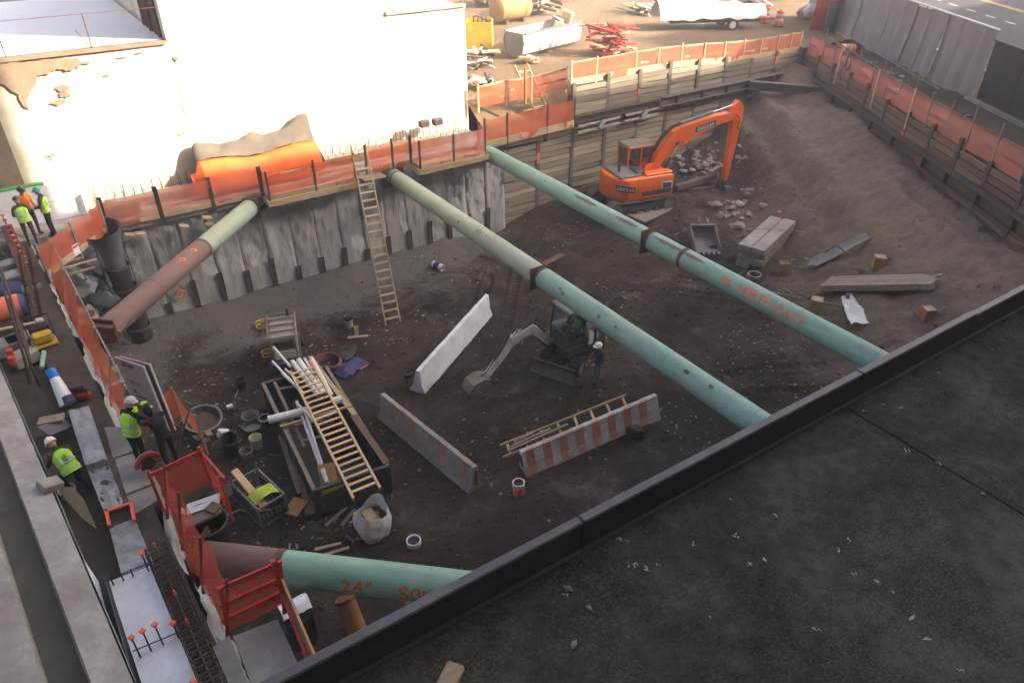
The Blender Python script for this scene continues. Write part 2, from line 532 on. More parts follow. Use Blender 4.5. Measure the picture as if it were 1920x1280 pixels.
MT['net_red'] = net_mat('red_net', (.68, .085, .04), .52)
MT['net_pale'] = net_mat('faded_orange_net', (.62, .20, .15), .55)
MT['roof'] = roof_mat('bitumen_roof')
MT['coping'] = surf('parapet_coping', (.13, .128, .13), (.085, .084, .086), scale=3, rough=.45, bump=.1, metal=.2)
MT['parapet'] = surf('parapet_flashing', (.062, .060, .057), (.044, .042, .041), scale=1.4, rough=.55, bump=.12, dirt=(.06, .058, .055), dscale=1.2, damt=.5)
MT['stucco'] = surf('sunlit_stucco', (.78, .74, .64), (.66, .60, .46), scale=.8, rough=.92, bump=.5, bscale=7, dirt=(.36, .29, .16), dscale=.5, damt=.6, rnd_off=False)
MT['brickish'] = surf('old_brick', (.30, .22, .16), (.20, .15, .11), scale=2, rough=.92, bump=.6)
MT['asphalt'] = surf('asphalt', (.050, .053, .058), (.040, .042, .046), scale=2, rough=.85, bump=.3, bscale=60, dirt=(.065, .065, .065), dscale=.35, damt=.4)
MT['paint_white'] = surf('road_paint', (.72, .72, .70), (.55, .55, .53), scale=6, rough=.7, bump=.1)
MT['paint_yellow'] = surf('road_paint_yellow', (.58, .40, .10), (.45, .30, .08), scale=6, rough=.7, bump=.1)
MT['tarp_grey'] = surf('grey_tarp', (.26, .245, .235), (.19, .18, .175), scale=1.0, rough=.75, bump=.3, bscale=4, dirt=(.18, .17, .165), dscale=.6, damt=.5)
MT['black_panel'] = surf('black_panel', (.030, .030, .030), (.022, .022, .023), scale=1.2, rough=.6, bump=.2, dirt=(.05, .05, .047), dscale=.7, damt=.6)
MT['green_a'] = green_pipe_mat('pale_green_pipe', (.32, .40, .30), (.245, .33, .245), (.23, .16, .14))
MT['green_b'] = green_pipe_mat('sea_green_pipe', (.225, .41, .335), (.145, .295, .245), (.20, .16, .15))
MT['green_c'] = green_pipe_mat('bright_green_pipe', (.23, .44, .33), (.15, .33, .245), (.07, .16, .12))
MT['spray'] = surf('orange_spray_paint', (.78, .15, .05), (.62, .11, .04), scale=9, rough=.7, bump=0)
MT['spray_red'] = surf('red_spray_paint', (.62, .085, .04), (.50, .06, .03), scale=9, rough=.7, bump=0)
MT['white_plastic'] = surf('white_plastic', (.66, .68, .72), (.55, .57, .61), scale=3, rough=.45, bump=.05, dirt=(.3, .28, .25), dscale=3, damt=.35)
MT['black_plastic'] = surf('black_plastic', (.022, .022, .024), (.014, .014, .015), scale=4, rough=.5, bump=.1)
MT['grey_plastic'] = surf('grey_plastic', (.11, .115, .125), (.075, .08, .085), scale=2.5, rough=.6, bump=.1, dirt=(.14, .13, .12), dscale=1.4, damt=.4)
MT['rubber'] = surf('black_rubber', (.028, .027, .026), (.018, .017, .016), scale=4, rough=.85, bump=.4, dirt=(.075, .062, .05), dscale=1.7, damt=.75)
MT['orange_paint'] = surf('orange_machine_paint', (.86, .155, .016), (.74, .125, .014), scale=1.4, rough=.32, bump=.03, spec=.5, dirt=(.40, .17, .07), dscale=2.4, damt=.35)
MT['machine_dark'] = surf('machine_dark_grey', (.055, .058, .065), (.038, .040, .046), scale=2, rough=.5, bump=.1, dirt=(.11, .095, .08), dscale=1.6, damt=.35)
MT['machine_mid'] = surf('machine_grey', (.16, .165, .175), (.11, .115, .12), scale=2, rough=.5, bump=.1, dirt=(.14, .12, .10), dscale=1.6, damt=.4)
MT['machine_white'] = surf('machine_white', (.70, .69, .66), (.58, .57, .54), scale=2, rough=.45, bump=.08, dirt=(.20, .185, .16), dscale=2.2, damt=.6)
MT['mud_steel'] = surf('muddy_steel', (.23, .215, .195), (.14, .13, .115), scale=3, rough=.65, metal=.3, bump=.3, dirt=(.12, .095, .075), dscale=2, damt=.7)
MT['chrome'] = surf('polished_rod', (.6, .6, .62), (.5, .5, .52), rough=.2, bump=0, metal=1.0)
MT['glass'] = glass_mat('dark_cab_glass', (.02, .028, .03), .62)
MT['glass_green'] = glass_mat('tinted_cab_glass', (.05, .085, .075), .5)
MT['yellow_paint'] = surf('yellow_paint', (.62, .42, .03), (.5, .33, .03), scale=3, rough=.55, bump=.08, dirt=(.2, .15, .06), dscale=2, damt=.4)
MT['barrier_white'] = surf('barrier_white', (.50, .52, .55), (.40, .42, .45), scale=2, rough=.8, bump=.3, dirt=(.20, .18, .16), dscale=1.6, damt=.8)
MT['barrier_conc'] = surf('barrier_concrete', (.36, .345, .32), (.25, .24, .225), scale=2, rough=.9, bump=.5, dirt=(.17, .15, .13), dscale=1.3, damt=.8)
MT['stripe'] = surf('faded_orange_stripe', (.50, .17, .10), (.36, .14, .09), scale=3, rough=.8, bump=.2, dirt=(.32, .30, .28), dscale=2.6, damt=.75)
MT['barrier_blue'] = surf('barrier_bluish_white', (.66, .70, .76), (.56, .60, .66), scale=2, rough=.7, bump=.3, dirt=(.3, .28, .26), dscale=1.6, damt=.4)
MT['pink'] = surf('pink_insulation', (.30, .215, .225), (.26, .185, .195), scale=2, rough=.85, bump=.06)
MT['ink'] = surf('dark_print', (.06, .05, .055), rough=.8, bump=0)
MT['white_sheet'] = surf('white_sheeting', (.74, .76, .80), (.66, .68, .72), scale=2, rough=.5, bump=.1)
MT['membrane'] = surf('black_membrane', (.022, .023, .026), (.032, .033, .036), scale=3, rough=.5, bump=.1)
MT['rebar'] = surf('rebar', (.055, .042, .036), (.10, .062, .045), scale=6, rough=.75, bump=.2, metal=.3)
MT['cap'] = surf('orange_rebar_cap', (.80, .13, .06), (.70, .10, .05), rough=.55, bump=0)
MT['stone'] = surf('rock', (.36, .33, .29), (.22, .20, .175), scale=2.5, rough=.92, bump=.6, dirt=(.12, .10, .08), dscale=1.5, damt=.5, vary=.25)
MT['skin'] = surf('skin', (.45, .26, .18), (.38, .21, .145), rough=.6, bump=0)
MT['hivis'] = surf('hi_vis_yellow', (.42, .90, .03), (.36, .78, .02), scale=4, rough=.75, bump=.15)
MT['reflect'] = surf('reflective_tape', (.55, .57, .58), (.45, .46, .48), rough=.4, bump=0)
MT['cloth_black'] = surf('black_cloth', (.018, .018, .020), (.012, .012, .013), scale=4, rough=.9, bump=.3)
MT['cloth_navy'] = surf('navy_cloth', (.022, .025, .034), (.015, .017, .023), scale=4, rough=.9, bump=.3)
MT['cloth_khaki'] = surf('khaki_cloth', (.135, .125, .095), (.09, .082, .063), scale=4, rough=.9, bump=.3)
MT['cloth_brown'] = surf('brown_cloth', (.075, .060, .046), (.05, .04, .032), scale=4, rough=.9, bump=.3)
MT['cloth_orange'] = surf('orange_cloth', (.80, .25, .03), (.65, .19, .02), scale=4, rough=.85, bump=.2)
MT['hat_white'] = surf('white_hard_hat', (.78, .78, .77), (.72, .72, .71), rough=.35, bump=0)
MT['hat_grey'] = surf('grey_hard_hat', (.50, .50, .49), (.40, .40, .39), rough=.4, bump=0)
MT['hat_teal'] = surf('teal_hard_hat', (.03, .40, .36), (.02, .33, .30), rough=.35, bump=0)
MT['hat_dark'] = surf('dark_hard_hat', (.05, .06, .075), (.04, .045, .06), rough=.4, bump=0)
MT['boot'] = surf('boot', (.06, .045, .032), (.04, .03, .022), rough=.8, bump=.2)
MT['blue'] = surf('blue_plastic', (.02, .20, .62), (.02, .16, .5), rough=.5, bump=.05)
MT['navy'] = surf('navy_sheet', (.045, .05, .15), (.03, .035, .10), rough=.6, bump=.2)
MT['red'] = surf('red_paint', (.55, .05, .035), (.42, .04, .03), rough=.5, bump=.05, dirt=(.2, .08, .06), dscale=2, damt=.4)
MT['salmon'] = surf('salmon_wrap', (.72, .17, .11), (.62, .14, .09), rough=.6, bump=.1)
MT['ply'] = surf('plywood', (.40, .24, .115), (.30, .175, .085), scale=2, rough=.8, bump=.15, stretch=(.5, 4, 1))
MT['blanket'] = surf('grey_blanket', (.15, .128, .105), (.10, .086, .072), scale=2, rough=.9, bump=.5)
MT['tarp_orange'] = surf('orange_tarp', (.78, .16, .035), (.68, .13, .03), scale=2, rough=.55, bump=.2)
MT['tube_tan'] = surf('tan_steel_tube', (.42, .235, .085), (.33, .18, .065), scale=3, rough=.7, bump=.15, dirt=(.2, .13, .07), dscale=3, damt=.4)
MT['hose_red'] = surf('red_hose', (.22, .075, .065), (.16, .05, .045), rough=.6, bump=.1)
MT['lime'] = surf('lime_plastic', (.34, .42, .05), (.27, .34, .04), rough=.5, bump=0)
MT['feather'] = surf('feather', (.60, .58, .54), (.45, .43, .40), rough=.9, bump=0)
MT['bag'] = surf('white_woven_bag', (.80, .82, .86), (.70, .72, .76), scale=3, rough=.6, bump=.2)
MT['green_paint'] = surf('dark_green_steel', (.032, .042, .040), (.022, .028, .027), scale=2, rough=.6, bump=.2, dirt=(.10, .085, .065), dscale=1.6, damt=.6)
MT['brown_pipe'] = surf('brown_orange_pipe', (.33, .17, .065), (.24, .12, .048), scale=2, rough=.65, bump=.15, dirt=(.14, .085, .045), dscale=1.5, damt=.4)
MT['facade'] = surf('facade', (.30, .27, .24), (.24, .215, .19), scale=.6, rough=.85, bump=.2)
MT['cyan_paint'] = surf('pale_green_membrane', (.30, .42, .37), (.22, .32, .28), scale=3, rough=.7, bump=.2)

# ------------------------------------------------------------------ ground
g = MB()
NX, NY = 440, 280
X0, X1, Y0, Y1 = -0.9, 41.0, 3.3, 29.6
g.grid(lambda u, v: V((lerp(X0, X1, u), lerp(Y0, Y1, v), gz(lerp(X0, X1, u), lerp(Y0, Y1, v)))), NX, NY)
g.build('pit_floor', MT['dirt'], smooth=180, kind='structure')
def sheet(name, poly, z, mat, nz=0.0):
    m = MB(); m.add([V((x, y, z)) for x, y in poly], [list(range(len(poly)))])
    return m.build(name, mat, kind='structure')
q1, q2 = rw(-4, -.3, 0), rw(34, -.3, 0)
# street-side strip and the yard behind the back wall are one level; each sheet stops at the edge of the pit
m = MB()
def yardz(x, y): return YARD - 1.55 * smooth((23.4 - x) / .8) * smooth(1 - (y - 29.6) / 3.6) + .10 * fbm(V((x * .12, y * .12, 1.5)), 4) * smooth((y - 30) / 3)
m.grid(lambda u, v: V((lerp(18.4, 200, u ** 1.6), lerp(29.35, 220, v ** 2.2), yardz(lerp(18.4, 200, u ** 1.6), lerp(29.35, 220, v ** 2.2)))), 90, 70)
m.build('yard_ground', MT['yard'], smooth=180, kind='structure')
a, b_, c_, d_ = KC + V((0.35, 0.45, 0)), rw(36, -.4, 0), rw(36, -11.3, 0), rw(-4, -11.3, 0)
m = MB()
m.grid(lambda u, v: V((*(rw(lerp(-.6, 36, v), lerp(-.35, -7.6, u), 0)).xy, YARD - .004 + .05 * fbm(V((u * 9, v * 26, 0)), 3))), 20, 60)
m.build('street_verge', MT['walk'], smooth=180, kind='structure')
# road
def rsheet(name, s0, s1, d0, d1, z, mat):
    m = MB(); m.add([rw(s0, d0, z), rw(s1, d0, z), rw(s1, d1, z), rw(s0, d1, z)], [[0, 1, 2, 3]])
    return m.build(name, mat, kind='structure')
rsheet('road', -160, 36, -7.75, -30, YARD + .11, MT['asphalt'])
k = MB(); k.beam(rw(-160, -7.7, YARD), rw(36, -7.7, YARD), .3, .3, bev=.02); k.build('kerb', MT['conc_light'], kind='structure')
for i in range(26):
    s0 = -30.0 + i * 2.45
    rsheet('lane_dash', s0, s0 + 1.15, -17.0, -17.15, YARD + .114, MT['paint_white'])
rsheet('yellow_line', -160, 36, -20.4, -20.55, YARD + .114, MT['paint_yellow'])
rsheet('yellow_line', -160, 36, -20.7, -20.85, YARD + .114, MT['paint_yellow'])
rsheet('far_pavement', -160, 36, -30.1, -40, YARD + .2, MT['conc_light'])

# ------------------------------------------------------------------ back shoring wall, left half: concrete with steel piles showing low down
t = thing('concrete_wall', 'rough grey concrete shoring wall with ribs and steel piles at back of pit', 'wall', (9, WALL_Y, 0))
W_ = 1.08
npan = 18
for i in range(npan):
    x0 = -0.75 + i * W_
    sd = i * 5.3
    dep = rnd.uniform(-.05, .05)
    slot = rnd.uniform(1.0, 1.9)
    m = MB()
    nu, nv = 14, 34
    def fn(u, v, x0=x0, sd=sd, dep=dep, slot=slot):
        z = -.4 + v * 5.0
        xx = x0 + .5 * W_ + (u - .5) * W_
        hi = smooth((z - slot) / .25)
        edge = smooth((abs(u - .5) * 2 - .88) / .10)
        y = WALL_Y + dep * (.4 + .6 * hi) - .16 * smooth((4.6 - z) / 4.6)
        y += edge * .06 + .05 * smooth((abs(z - slot - .35 * math.sin(sd + u * 2)) - .0) / .12) * hi
        y -= .05 * fbm(V((xx * .9, z * .8, 1)), 5) + .055 * fbm(V((xx * 3.5, z * 2.6, sd)), 5) * (.5 + .7 * hi)
        return V((xx, y, z))
    m.grid(fn, nu, nv)
    m.build('concrete_panel', MT['wall_conc'], t, world=True, smooth=180)
    p_ = MB()
    h = slot + rnd.uniform(-.1, .15)
    p_.box((x0, WALL_Y - .19, h / 2 + .1), (.20, .04, h - .1), bev=.008)
    for sg in (-1, 1): p_.box((x0 + sg * .10, WALL_Y - .20, h / 2 + .1), (.03, .07, h - .08), bev=.006)
    o = p_.build('steel_pile', MT['steel_dark'], t, world=True)
    for k in range(2):
        bl = MB(); z = h * (.35 + .4 * k)
        for sx in (-.055, .055): bl.cyl((x0 + sx, WALL_Y - .2, z), (x0 + sx, WALL_Y - .24, z), .022, n=6)
        bl.build('pile_bolts', MT['mud_steel'], o, world=True)
m = MB(); m.box((9.2, WALL_Y + .65, 2.1), (20.2, .5, 5.0)); m.build('backing', MT['conc'], t, world=True)
def xL(y): return .12 - .062 * (y - 9)      # line of the left edge of the pit
# left shoring wall (faces right, seen at a grazing angle)
t = thing('side_wall', 'rough grey concrete shoring wall below orange netting on the left side', 'wall', (-.6, 16, 0))
m = MB()
m.grid(lambda u, v: V((xL(lerp(3.5, 29.3, u)) - .10 + .42 * smooth((4.4 - v * 4.9) / 4) + .22 * fbm(V((u * 20, v * 3, 3)), 5) + .05 * fbm(V((u * 90, v * 14, 1)), 3), lerp(3.5, 29.3, u), -.4 + v * 4.95)), 150, 26)
m.build('wall_face', MT['wall_conc'], t, world=True, smooth=180)
m = MB(); m.add([V((xL(y) - a - .3, y, z)) for y in (3.5, 29.3) for z in (-.4, 4.45) for a in (0, .4)], [[0, 4, 6, 2], [1, 3, 7, 5], [2, 6, 7, 3], [0, 1, 5, 4], [0, 2, 3, 1], [4, 5, 7, 6]]); m.build('backing', MT['conc'], t, world=True)
# rubble face in the left back corner
for i, (x, y, z, s) in enumerate([(160, 540, 3.4, .55), (200, 555, 2.9, .6), (170, 590, 2.4, .5), (215, 600, 2.0, .5), (245, 560, 3.3, .45), (235, 640, .8, .5), (195, 500, 3.9, .5), (140, 520, 4.0, .45)]):
    q = PY(x, y, 28.4)
    m = MB(); m.rock((0, 0, 0), (s * 1.2, s * .7, s), 40 + i, 3)
    o = m.build('broken_concrete', MT['wall_conc'], smooth=50); o.location = (max(q.x, -.3), 28.5, q.z)
    tag(o, 'lump of broken grey concrete bulging from the left back corner of pit', 'concrete lump', 'concrete lumps in the left back corner')

# ------------------------------------------------------------------ lagging walls: steel piles with timber boards, every board a piece
def board_meshes(L, mat, n=4, h=.25):
    out = []
    for i in range(n):
        m = MB(); rr = random.Random(90 + i)
        nseg = 3
        def fn(j):
            x = -L / 2 + L * j / nseg
            zz = rr.uniform(-.012, .012); yy = rr.uniform(-.015, .015)
            return [V((x, yy - .035, zz - h / 2)), V((x, yy + .035, zz - h / 2)), V((x, yy + .035, zz + h / 2 - rr.uniform(0, .02))), V((x, yy - .035, zz + h / 2 - rr.uniform(0, .02)))]
        m.loft([fn(j) for j in range(nseg + 1)])
        o = m.build('lagging_board_source', mat)
        col.objects.unlink(o)
        out.append(o)
    return out
def lagging(t, origin, ux, nrm, s0, s1, bay, ztop, zbot, mat, pilemat, ph=.27, marks=True):
    ux, nrm = V(ux), V(nrm)
    src = board_meshes(bay - .13, mat)
    nb = int(round((s1 - s0) / bay))
    rr = random.Random(int(s1 * 10))
    inv = pmat(t).inverted()
    for i in range(nb + 1):
        s = s0 + i * bay
        zt, zb = ztop(s) + .12 + rr.uniform(0, .25), zbot(s) - .4
        c = V(origin) + ux * s
        m = MB()
        m.beam(c + nrm * .05 + V((0, 0, zb)), c + nrm * .05 + V((0, 0, zt)), .22, .03, up=nrm)
        m.beam(c - nrm * .08 + V((0, 0, zb)), c - nrm * .08 + V((0, 0, zt)), .03, .22, up=nrm)
        o = m.build('soldier_pile', pilemat, t, world=True)
        if marks and rr.random() < .55:
            k = MB(); z = lerp(zb, zt, rr.uniform(.45, .9)); hh = rr.uniform(.15, .3)
            k.grid(lambda u, v: c + nrm * .069 + ux * ((u - .5) * .19) + V((0, 0, z + (v - .5) * 2 * hh * (1 - .5 * abs(u - .5)))), 4, 4)
            k.build('spray_mark', MT['spray'], o, world=True)
        if i == nb: break
        sm = s + bay / 2
        z = zbot(sm) - .3
        top = ztop(sm)
        while z < top:
            q = V(origin) + ux * sm + V((0, 0, z)) + nrm * rr.uniform(-.03, .03)
            mw = inv @ (frame(q, ux) @ M.Rotation(rr.uniform(-.006, .006), 4, 'Y'))
            b = link_copy(rr.choice(src), 'lagging_board', t, mw)
            z += ph + rr.choice((0, 0, .0, .012, .02))
t = thing('lagging_wall', 'timber and steel pile shoring wall behind orange excavator', 'wall', (30, WALL_Y, 1))
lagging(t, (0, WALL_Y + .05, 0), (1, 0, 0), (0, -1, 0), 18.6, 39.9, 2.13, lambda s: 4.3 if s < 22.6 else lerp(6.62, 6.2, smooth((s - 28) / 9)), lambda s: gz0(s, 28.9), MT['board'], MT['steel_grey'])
m = MB(); m.box((31.6, WALL_Y + .32, 2.9), (17.6, .3, 6.5)); m.build('earth_behind', MT['walk'], t, world=True)
m = MB(); m.box((20.7, WALL_Y + .32, 1.9), (4.15, .3, 4.8)); m.build('earth_behind', MT['walk'], t, world=True)
t = thing('lagging_wall', 'brown timber and steel pile shoring wall on street side', 'wall', rw(12, 0, 4))
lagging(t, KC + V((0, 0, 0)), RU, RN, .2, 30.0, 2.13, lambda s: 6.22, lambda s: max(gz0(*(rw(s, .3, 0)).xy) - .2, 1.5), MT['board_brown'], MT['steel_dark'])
m = MB(); m.beam(rw(-.3, -.32, 3.3), rw(31, -.32, 3.3), .3, 5.8); m.build('earth_behind', MT['walk'], t, world=True)

# steel walers and corner frame
def ibeam(m, p, q, h, wd, up=(0, 0, 1), tf=.03, tw=.025):
    p, q = V(p), V(q); up = V(up)
    x = (q - p).normalized(); y = up.cross(x).normalized(); z = x.cross(y)
    for sg in (-1, 1): m.beam(p + z * (sg * (h - tf) / 2), q + z * (sg * (h - tf) / 2), wd, tf, up=up)
    m.beam(p, q, tw, h - 2 * tf, up=up)
def steel(name, label, p, q, h, wd, mat, cat='steel beam', up=(0, 0, 1), group=None):
    m = MB(); ibeam(m, p, q, h, wd, up)
    o = m.build(name, mat); return tag(o, label, cat, group)
WZ = 5.1
t = thing('waler', 'long grey steel waler beam along the back timber wall', 'steel beam', (32, 28.6, WZ))
m = MB(); ibeam(m, (28.4, 28.62, WZ), (39.6, 28.62, WZ), .5, .42); m.build('beam', MT['steel_grey'], t, world=True)
for i in range(6):
    m = MB(); m.box((29.5 + i * 1.9, 28.62, WZ), (.02, .40, .43)); m.build('stiffener', MT['steel_grey'], t, world=True)
for i in range(4):
    m = MB(); x = 30 + i * 2.6; m.prism([(0, 0), (.4, 0), (0, -.4)], (x, 28.86, WZ - .26), (0, -1, 0), (0, 0, 1), (1, 0, 0), .03); m.build('bracket', MT['steel_grey'], t, world=True)
t = thing('waler', 'darker channel waler left of the excavator boom on timber wall', 'steel beam', (25.5, 28.7, 4.95))
m = MB(); ibeam(m, (22.6, 28.74, 5.05), (28.3, 28.74, 5.05), .34, .3); m.build('beam', MT['steel_dark'], t, world=True)
for i, (xa, xb, dz) in enumerate([(22.9, 25.6, .0), (26.0, 28.3, .05)]):
    for k in (0, 1):
        m = MB(); m.beam((xa, 28.62, 4.72 + dz - k * .3), (xb, 28.62, 4.74 + dz - k * .3), .09, .10); m.build('angle_rail', MT['conc_light'], t, world=True)
for i, x in enumerate((24.35, 27.2)):
    m = MB(); m.box((x, 28.52, 4.62), (.28, .12, .42), M.Rotation(.5, 3, 'Y')); m.build('green_clamp', MT['green_b'], t, world=True)
t = thing('waler', 'dark steel waler beam running along street side timber wall', 'steel beam', rw(12, .35, WZ))
m = MB(); ibeam(m, rw(.3, .32, WZ), rw(30, .32, WZ), .5, .42); m.build('beam', MT['steel_dark'], t, world=True)
for i in range(12):
    m = MB(); m.beam(rw(1.5 + i * 2.3, .32, WZ - .21), rw(1.5 + i * 2.3, .32, WZ + .21), .40, .02, up=RU); m.build('stiffener', MT['steel_dark'], t, world=True)
m = MB(); c = rw(15.6, .55, WZ); m.prism([(-.28, -.2), (.28, -.2), (.28, .2), (-.28, .2)], c, RU, (0, 0, 1), RN, .03); m.build('welded_plate', MT['rust'], t, world=True)
steel('corner_brace', 'grey steel beam bracing the far corner between both walers', (35.0, 28.35, WZ), rw(4.4, .6, WZ), .45, .4, MT['steel_grey'])
steel('corner_brace', 'short steel beam close inside the far corner of the pit', (38.2, 28.35, WZ + .02), rw(1.7, .6, WZ + .02), .3, .3, MT['steel_dark'])

# ------------------------------------------------------------------ walkway on the left and along the back wall
m = MB(); m.add([V((xL(3.45) - .12, 3.45, DECK)), V((xL(29.2) - .12, 29.2, DECK)), V((xL(29.2) - 1.0, 29.2, DECK)), V((xL(3.45) - .95, 3.45, DECK))], [[0, 1, 2, 3]])
m.build('left_walkway', MT['walk'], kind='structure')
m = MB(); m.box((9.0, 30.3, DECK - .3), (22.5, 1.9, .6)); m.build('back_walkway', MT['conc_light'], kind='structure')
m = MB(); m.add([V((-.3, 3.4, 4.3)), V((-1.6, 31, 4.3)), V((-9, 31, 4.3)), V((-9, 3.4, 4.3))], [[0, 1, 2, 3]])
m.build('trench_floor', MT['walk'], kind='structure')

# ------------------------------------------------------------------ near building: roof sheets and parapet in front of the camera
t = thing('low_building', 'flat black bitumen roof with dark metal parapet in the foreground', 'building', (8, 1.5, 0))
xs = [-8, P(1000, 1180, ROOF).x - 1.7, P(1240, 990, ROOF).x, P(1680, 820, ROOF).x, P(1920, 700, ROOF).x + 1.2, 16, 21, 26]
for i in range(len(xs) - 1):
    m = MB(); z = ROOF + (.006 if i % 2 else 0.0)
    jag = lambda v, k: .012 * fbm(V((v * 14, k * 3.1, 0)), 3)
    m.grid(lambda u, v: V((lerp(xs[i] + jag(v, i) + (.0 if i else 0), xs[i + 1] + jag(v, i + 1) - .008, u), lerp(-.6, ROOF_Y - .02, v), z + .010 * fbm(V((lerp(xs[i], xs[i + 1], u) * 1.1, v * 4, 2)), 4))), 30, 40)
    m.build('roof_sheet', MT['roof'], t, world=True, smooth=180)
m = MB(); m.box((9, ROOF_Y / 2 - .3, ROOF - .2), (34, ROOF_Y + .6, .3)); m.build('roof_slab', MT['membrane'], t, world=True)
pj = [-8, -2, 3.0, 7.0, PY(1832, 590, ROOF_Y).x, 14, 18, 22, 26]
for i in range(len(pj) - 1):
    dz = -.02 if i >= 4 else 0.0
    a_, b_ = pj[i] + .006, pj[i + 1] - .006
    m = MB(); cx = (a_ + b_) / 2
    m.box((cx, ROOF_Y + .04, ROOF + .0 + dz), (b_ - a_, .07, .70), bev=.010); m.build('parapet_panel', MT['parapet'], t, world=True)
    m = MB(); m.box((cx, ROOF_Y + .04, ROOF + .37 + dz), (b_ - a_ - .004, .095, .035), bev=.011); m.build('coping', MT['coping'], t, world=True)
    m = MB(); m.add([V((a_, ROOF_Y - .025, ROOF + .016)), V((b_, ROOF_Y - .025, ROOF + .016)), V((b_, ROOF_Y + .002, ROOF + .04)), V((a_, ROOF_Y + .002, ROOF + .04))], [[0, 1, 2, 3]])
    m.build('cant_strip', MT['parapet'], t, world=True)
m = MB(); m.box((9, ROOF_Y / 2 - .4, 5.1), (34, ROOF_Y + .75, 10.9)); m.build('wall', MT['brickish'], t, world=True)
# scraps on the roof
sp = [(1240, 905), (1262, 920), (1165, 1010), (1175, 1015), (1178, 1058), (1192, 1060), (1210, 1065), (1234, 1057), (1655, 968 - 210), (1620, 770), (1845, 925), (1590, 1010), (1570, 1030), (1600, 1075), (1670, 1110), (1713, 1160), (1800, 1255), (1455, 965), (1370, 935), (1405, 1055), (1430, 1050), (1330, 1155), (1700, 845), (1738, 1195), (1640, 1090), (1060, 1115), (1380, 1005), (1760, 868), (1108, 1140), (1530, 1180), (1880, 640), (1860, 655), (1760, 700), (1690, 765), (1300, 1020)]
for i, (x, y) in enumerate(sp):
    q = P(x, y, ROOF + .02)
    m = MB(); rr = random.Random(i)
    L = rr.uniform(.014, .034)
    for k in range(3):
        a = rr.uniform(0, 6.3); e = V((math.cos(a), math.sin(a), rr.uniform(0, .3))) * L
        sd = V((-math.sin(a), math.cos(a), 0)) * L * .22
        c = V((rr.uniform(-.02, .02), rr.uniform(-.02, .02), .004))
        m.add([c - e, c + sd + V((0, 0, .008)), c + e, c - sd + V((0, 0, .004))], [[0, 1, 2], [0, 2, 3]])
    o = m.build('feather', MT['feather']); o.location = q
    tag(o, 'small white tuft of feather lying on black roof', 'feather', 'white feathers scattered on the roof')
for i, (x, y, s, lab) in enumerate([(1065, 1105, .05, 'tan stone chip on black roof near the parapet'), (1103, 1140, .035, 'white round pebble on black roof'), (1076, 1210, .045, 'brown stone chip on black roof at bottom middle'), (845, 1272, .16, 'pale broken paving piece on roof at bottom edge')]):
    m = MB()
    if s > .1: m.box((0, 0, .03), (.22, .15, .06), M.Rotation(.6, 3, 'Z'), bev=.015)
    else: m.rock((0, 0, s * .4), (s, s * .7, s * .6), 70 + i, 2)
    o = m.build('stone_chip', MT['stone'] if i != 3 else MT['wood'], smooth=40); o.location = P(x, y, ROOF + .01); tag(o, lab, 'stone chip')
# black box added on the roof in place of the near window frame
c = P(1925, 1290, ROOF)
t = thing('frame_stand_in', 'black box standing in for a window frame at the lower right corner', 'stand-in box', (c.x + .12, c.y - .02, ROOF), R(-28))
m = MB(); m.box((.3, -.3, .42), (.62, .62, .80), bev=.02); m.build('housing', MT['black_panel'], t)
m = MB(); m.box((.3, -.3, .845), (.70, .70, .05), bev=.01); m.build('cover', MT['black_plastic'], t)

# tall buildings behind the camera (out of the picture); they keep the sun out of the pit
def block(name, label, x0, x1, y0, y1, h, floor=3.6):
    t = thing(name, label, 'building', ((x0 + x1) / 2, y1, 0))
    m = MB(); m.box(((x0 + x1) / 2, (y0 + y1) / 2, h / 2), (x1 - x0, y1 - y0, h)); m.build('wall', MT['facade'], t, world=True)
    m = MB(); m.box(((x0 + x1) / 2, (y0 + y1) / 2, h + .1), (x1 - x0 + .4, y1 - y0, .2)); m.build('cornice', MT['conc_light'], t, world=True)
    return t
block('tower_building', 'tall building whose window the picture is taken from', -34, 35.6, -24, -.62, 58)
block('corner_building', 'lower building behind the camera across the side street', 36.2, 82, -40, -6, 32.4)
block('corner_building', 'taller building behind the camera further along the side street', 82.5, 99, -40, -6, 38.5)
block('corner_building', 'long building behind the camera at the far end of side street', 99.5, 170, -40, -6, 34.5)

# ------------------------------------------------------------------ sunlit neighbour building on the left
t = thing('neighbour_building', 'sunlit off-white building wall with stains on the left behind the pit', 'building', (6, 31, DECK))
def wallslab(x0, x1, z1, name='wall', y0=31.0, mat='stucco', back=44.0, z0=4.3):
    m = MB()
    nu = max(2, int((x1 - x0) * 2))
    m.grid(lambda u, v: V((lerp(x0, x1, u), y0 + .03 * fbm(V((lerp(x0, x1, u), v * 6, 0)), 4), lerp(z0, z1, v))), nu, 14)
    m.add([V((x1, y0, z0)), V((x1, back, z0)), V((x1, back, z1)), V((x1, y0, z1)), V((x0, y0, z0)), V((x0, back, z0)), V((x0, back, z1)), V((x0, y0, z1))], [[0, 1, 2, 3], [5, 4, 7, 6], [3, 2, 6, 7]])
    return m.build(name, MT[mat], t, world=True)
wallslab(-12, -.78, 9.35, y0=30.96, mat='brickish', back=31.0); wallslab(-12, 5.19, 10.2); wallslab(5.2, 14.0, 15.5); wallslab(14.01, 17.95, 10.35)  # first slab is dark brick cut to the tower shadow, deepening it by colour
m = MB(); m.box((-3.4, 31.05, 10.26), (17.1, .35, .10)); m.build('coping', MT['brickish'], t, world=True)
m = MB(); m.box((16, 31.05, 10.42), (3.9, .3, .12)); m.build('coping', MT['conc_light'], t, world=True)
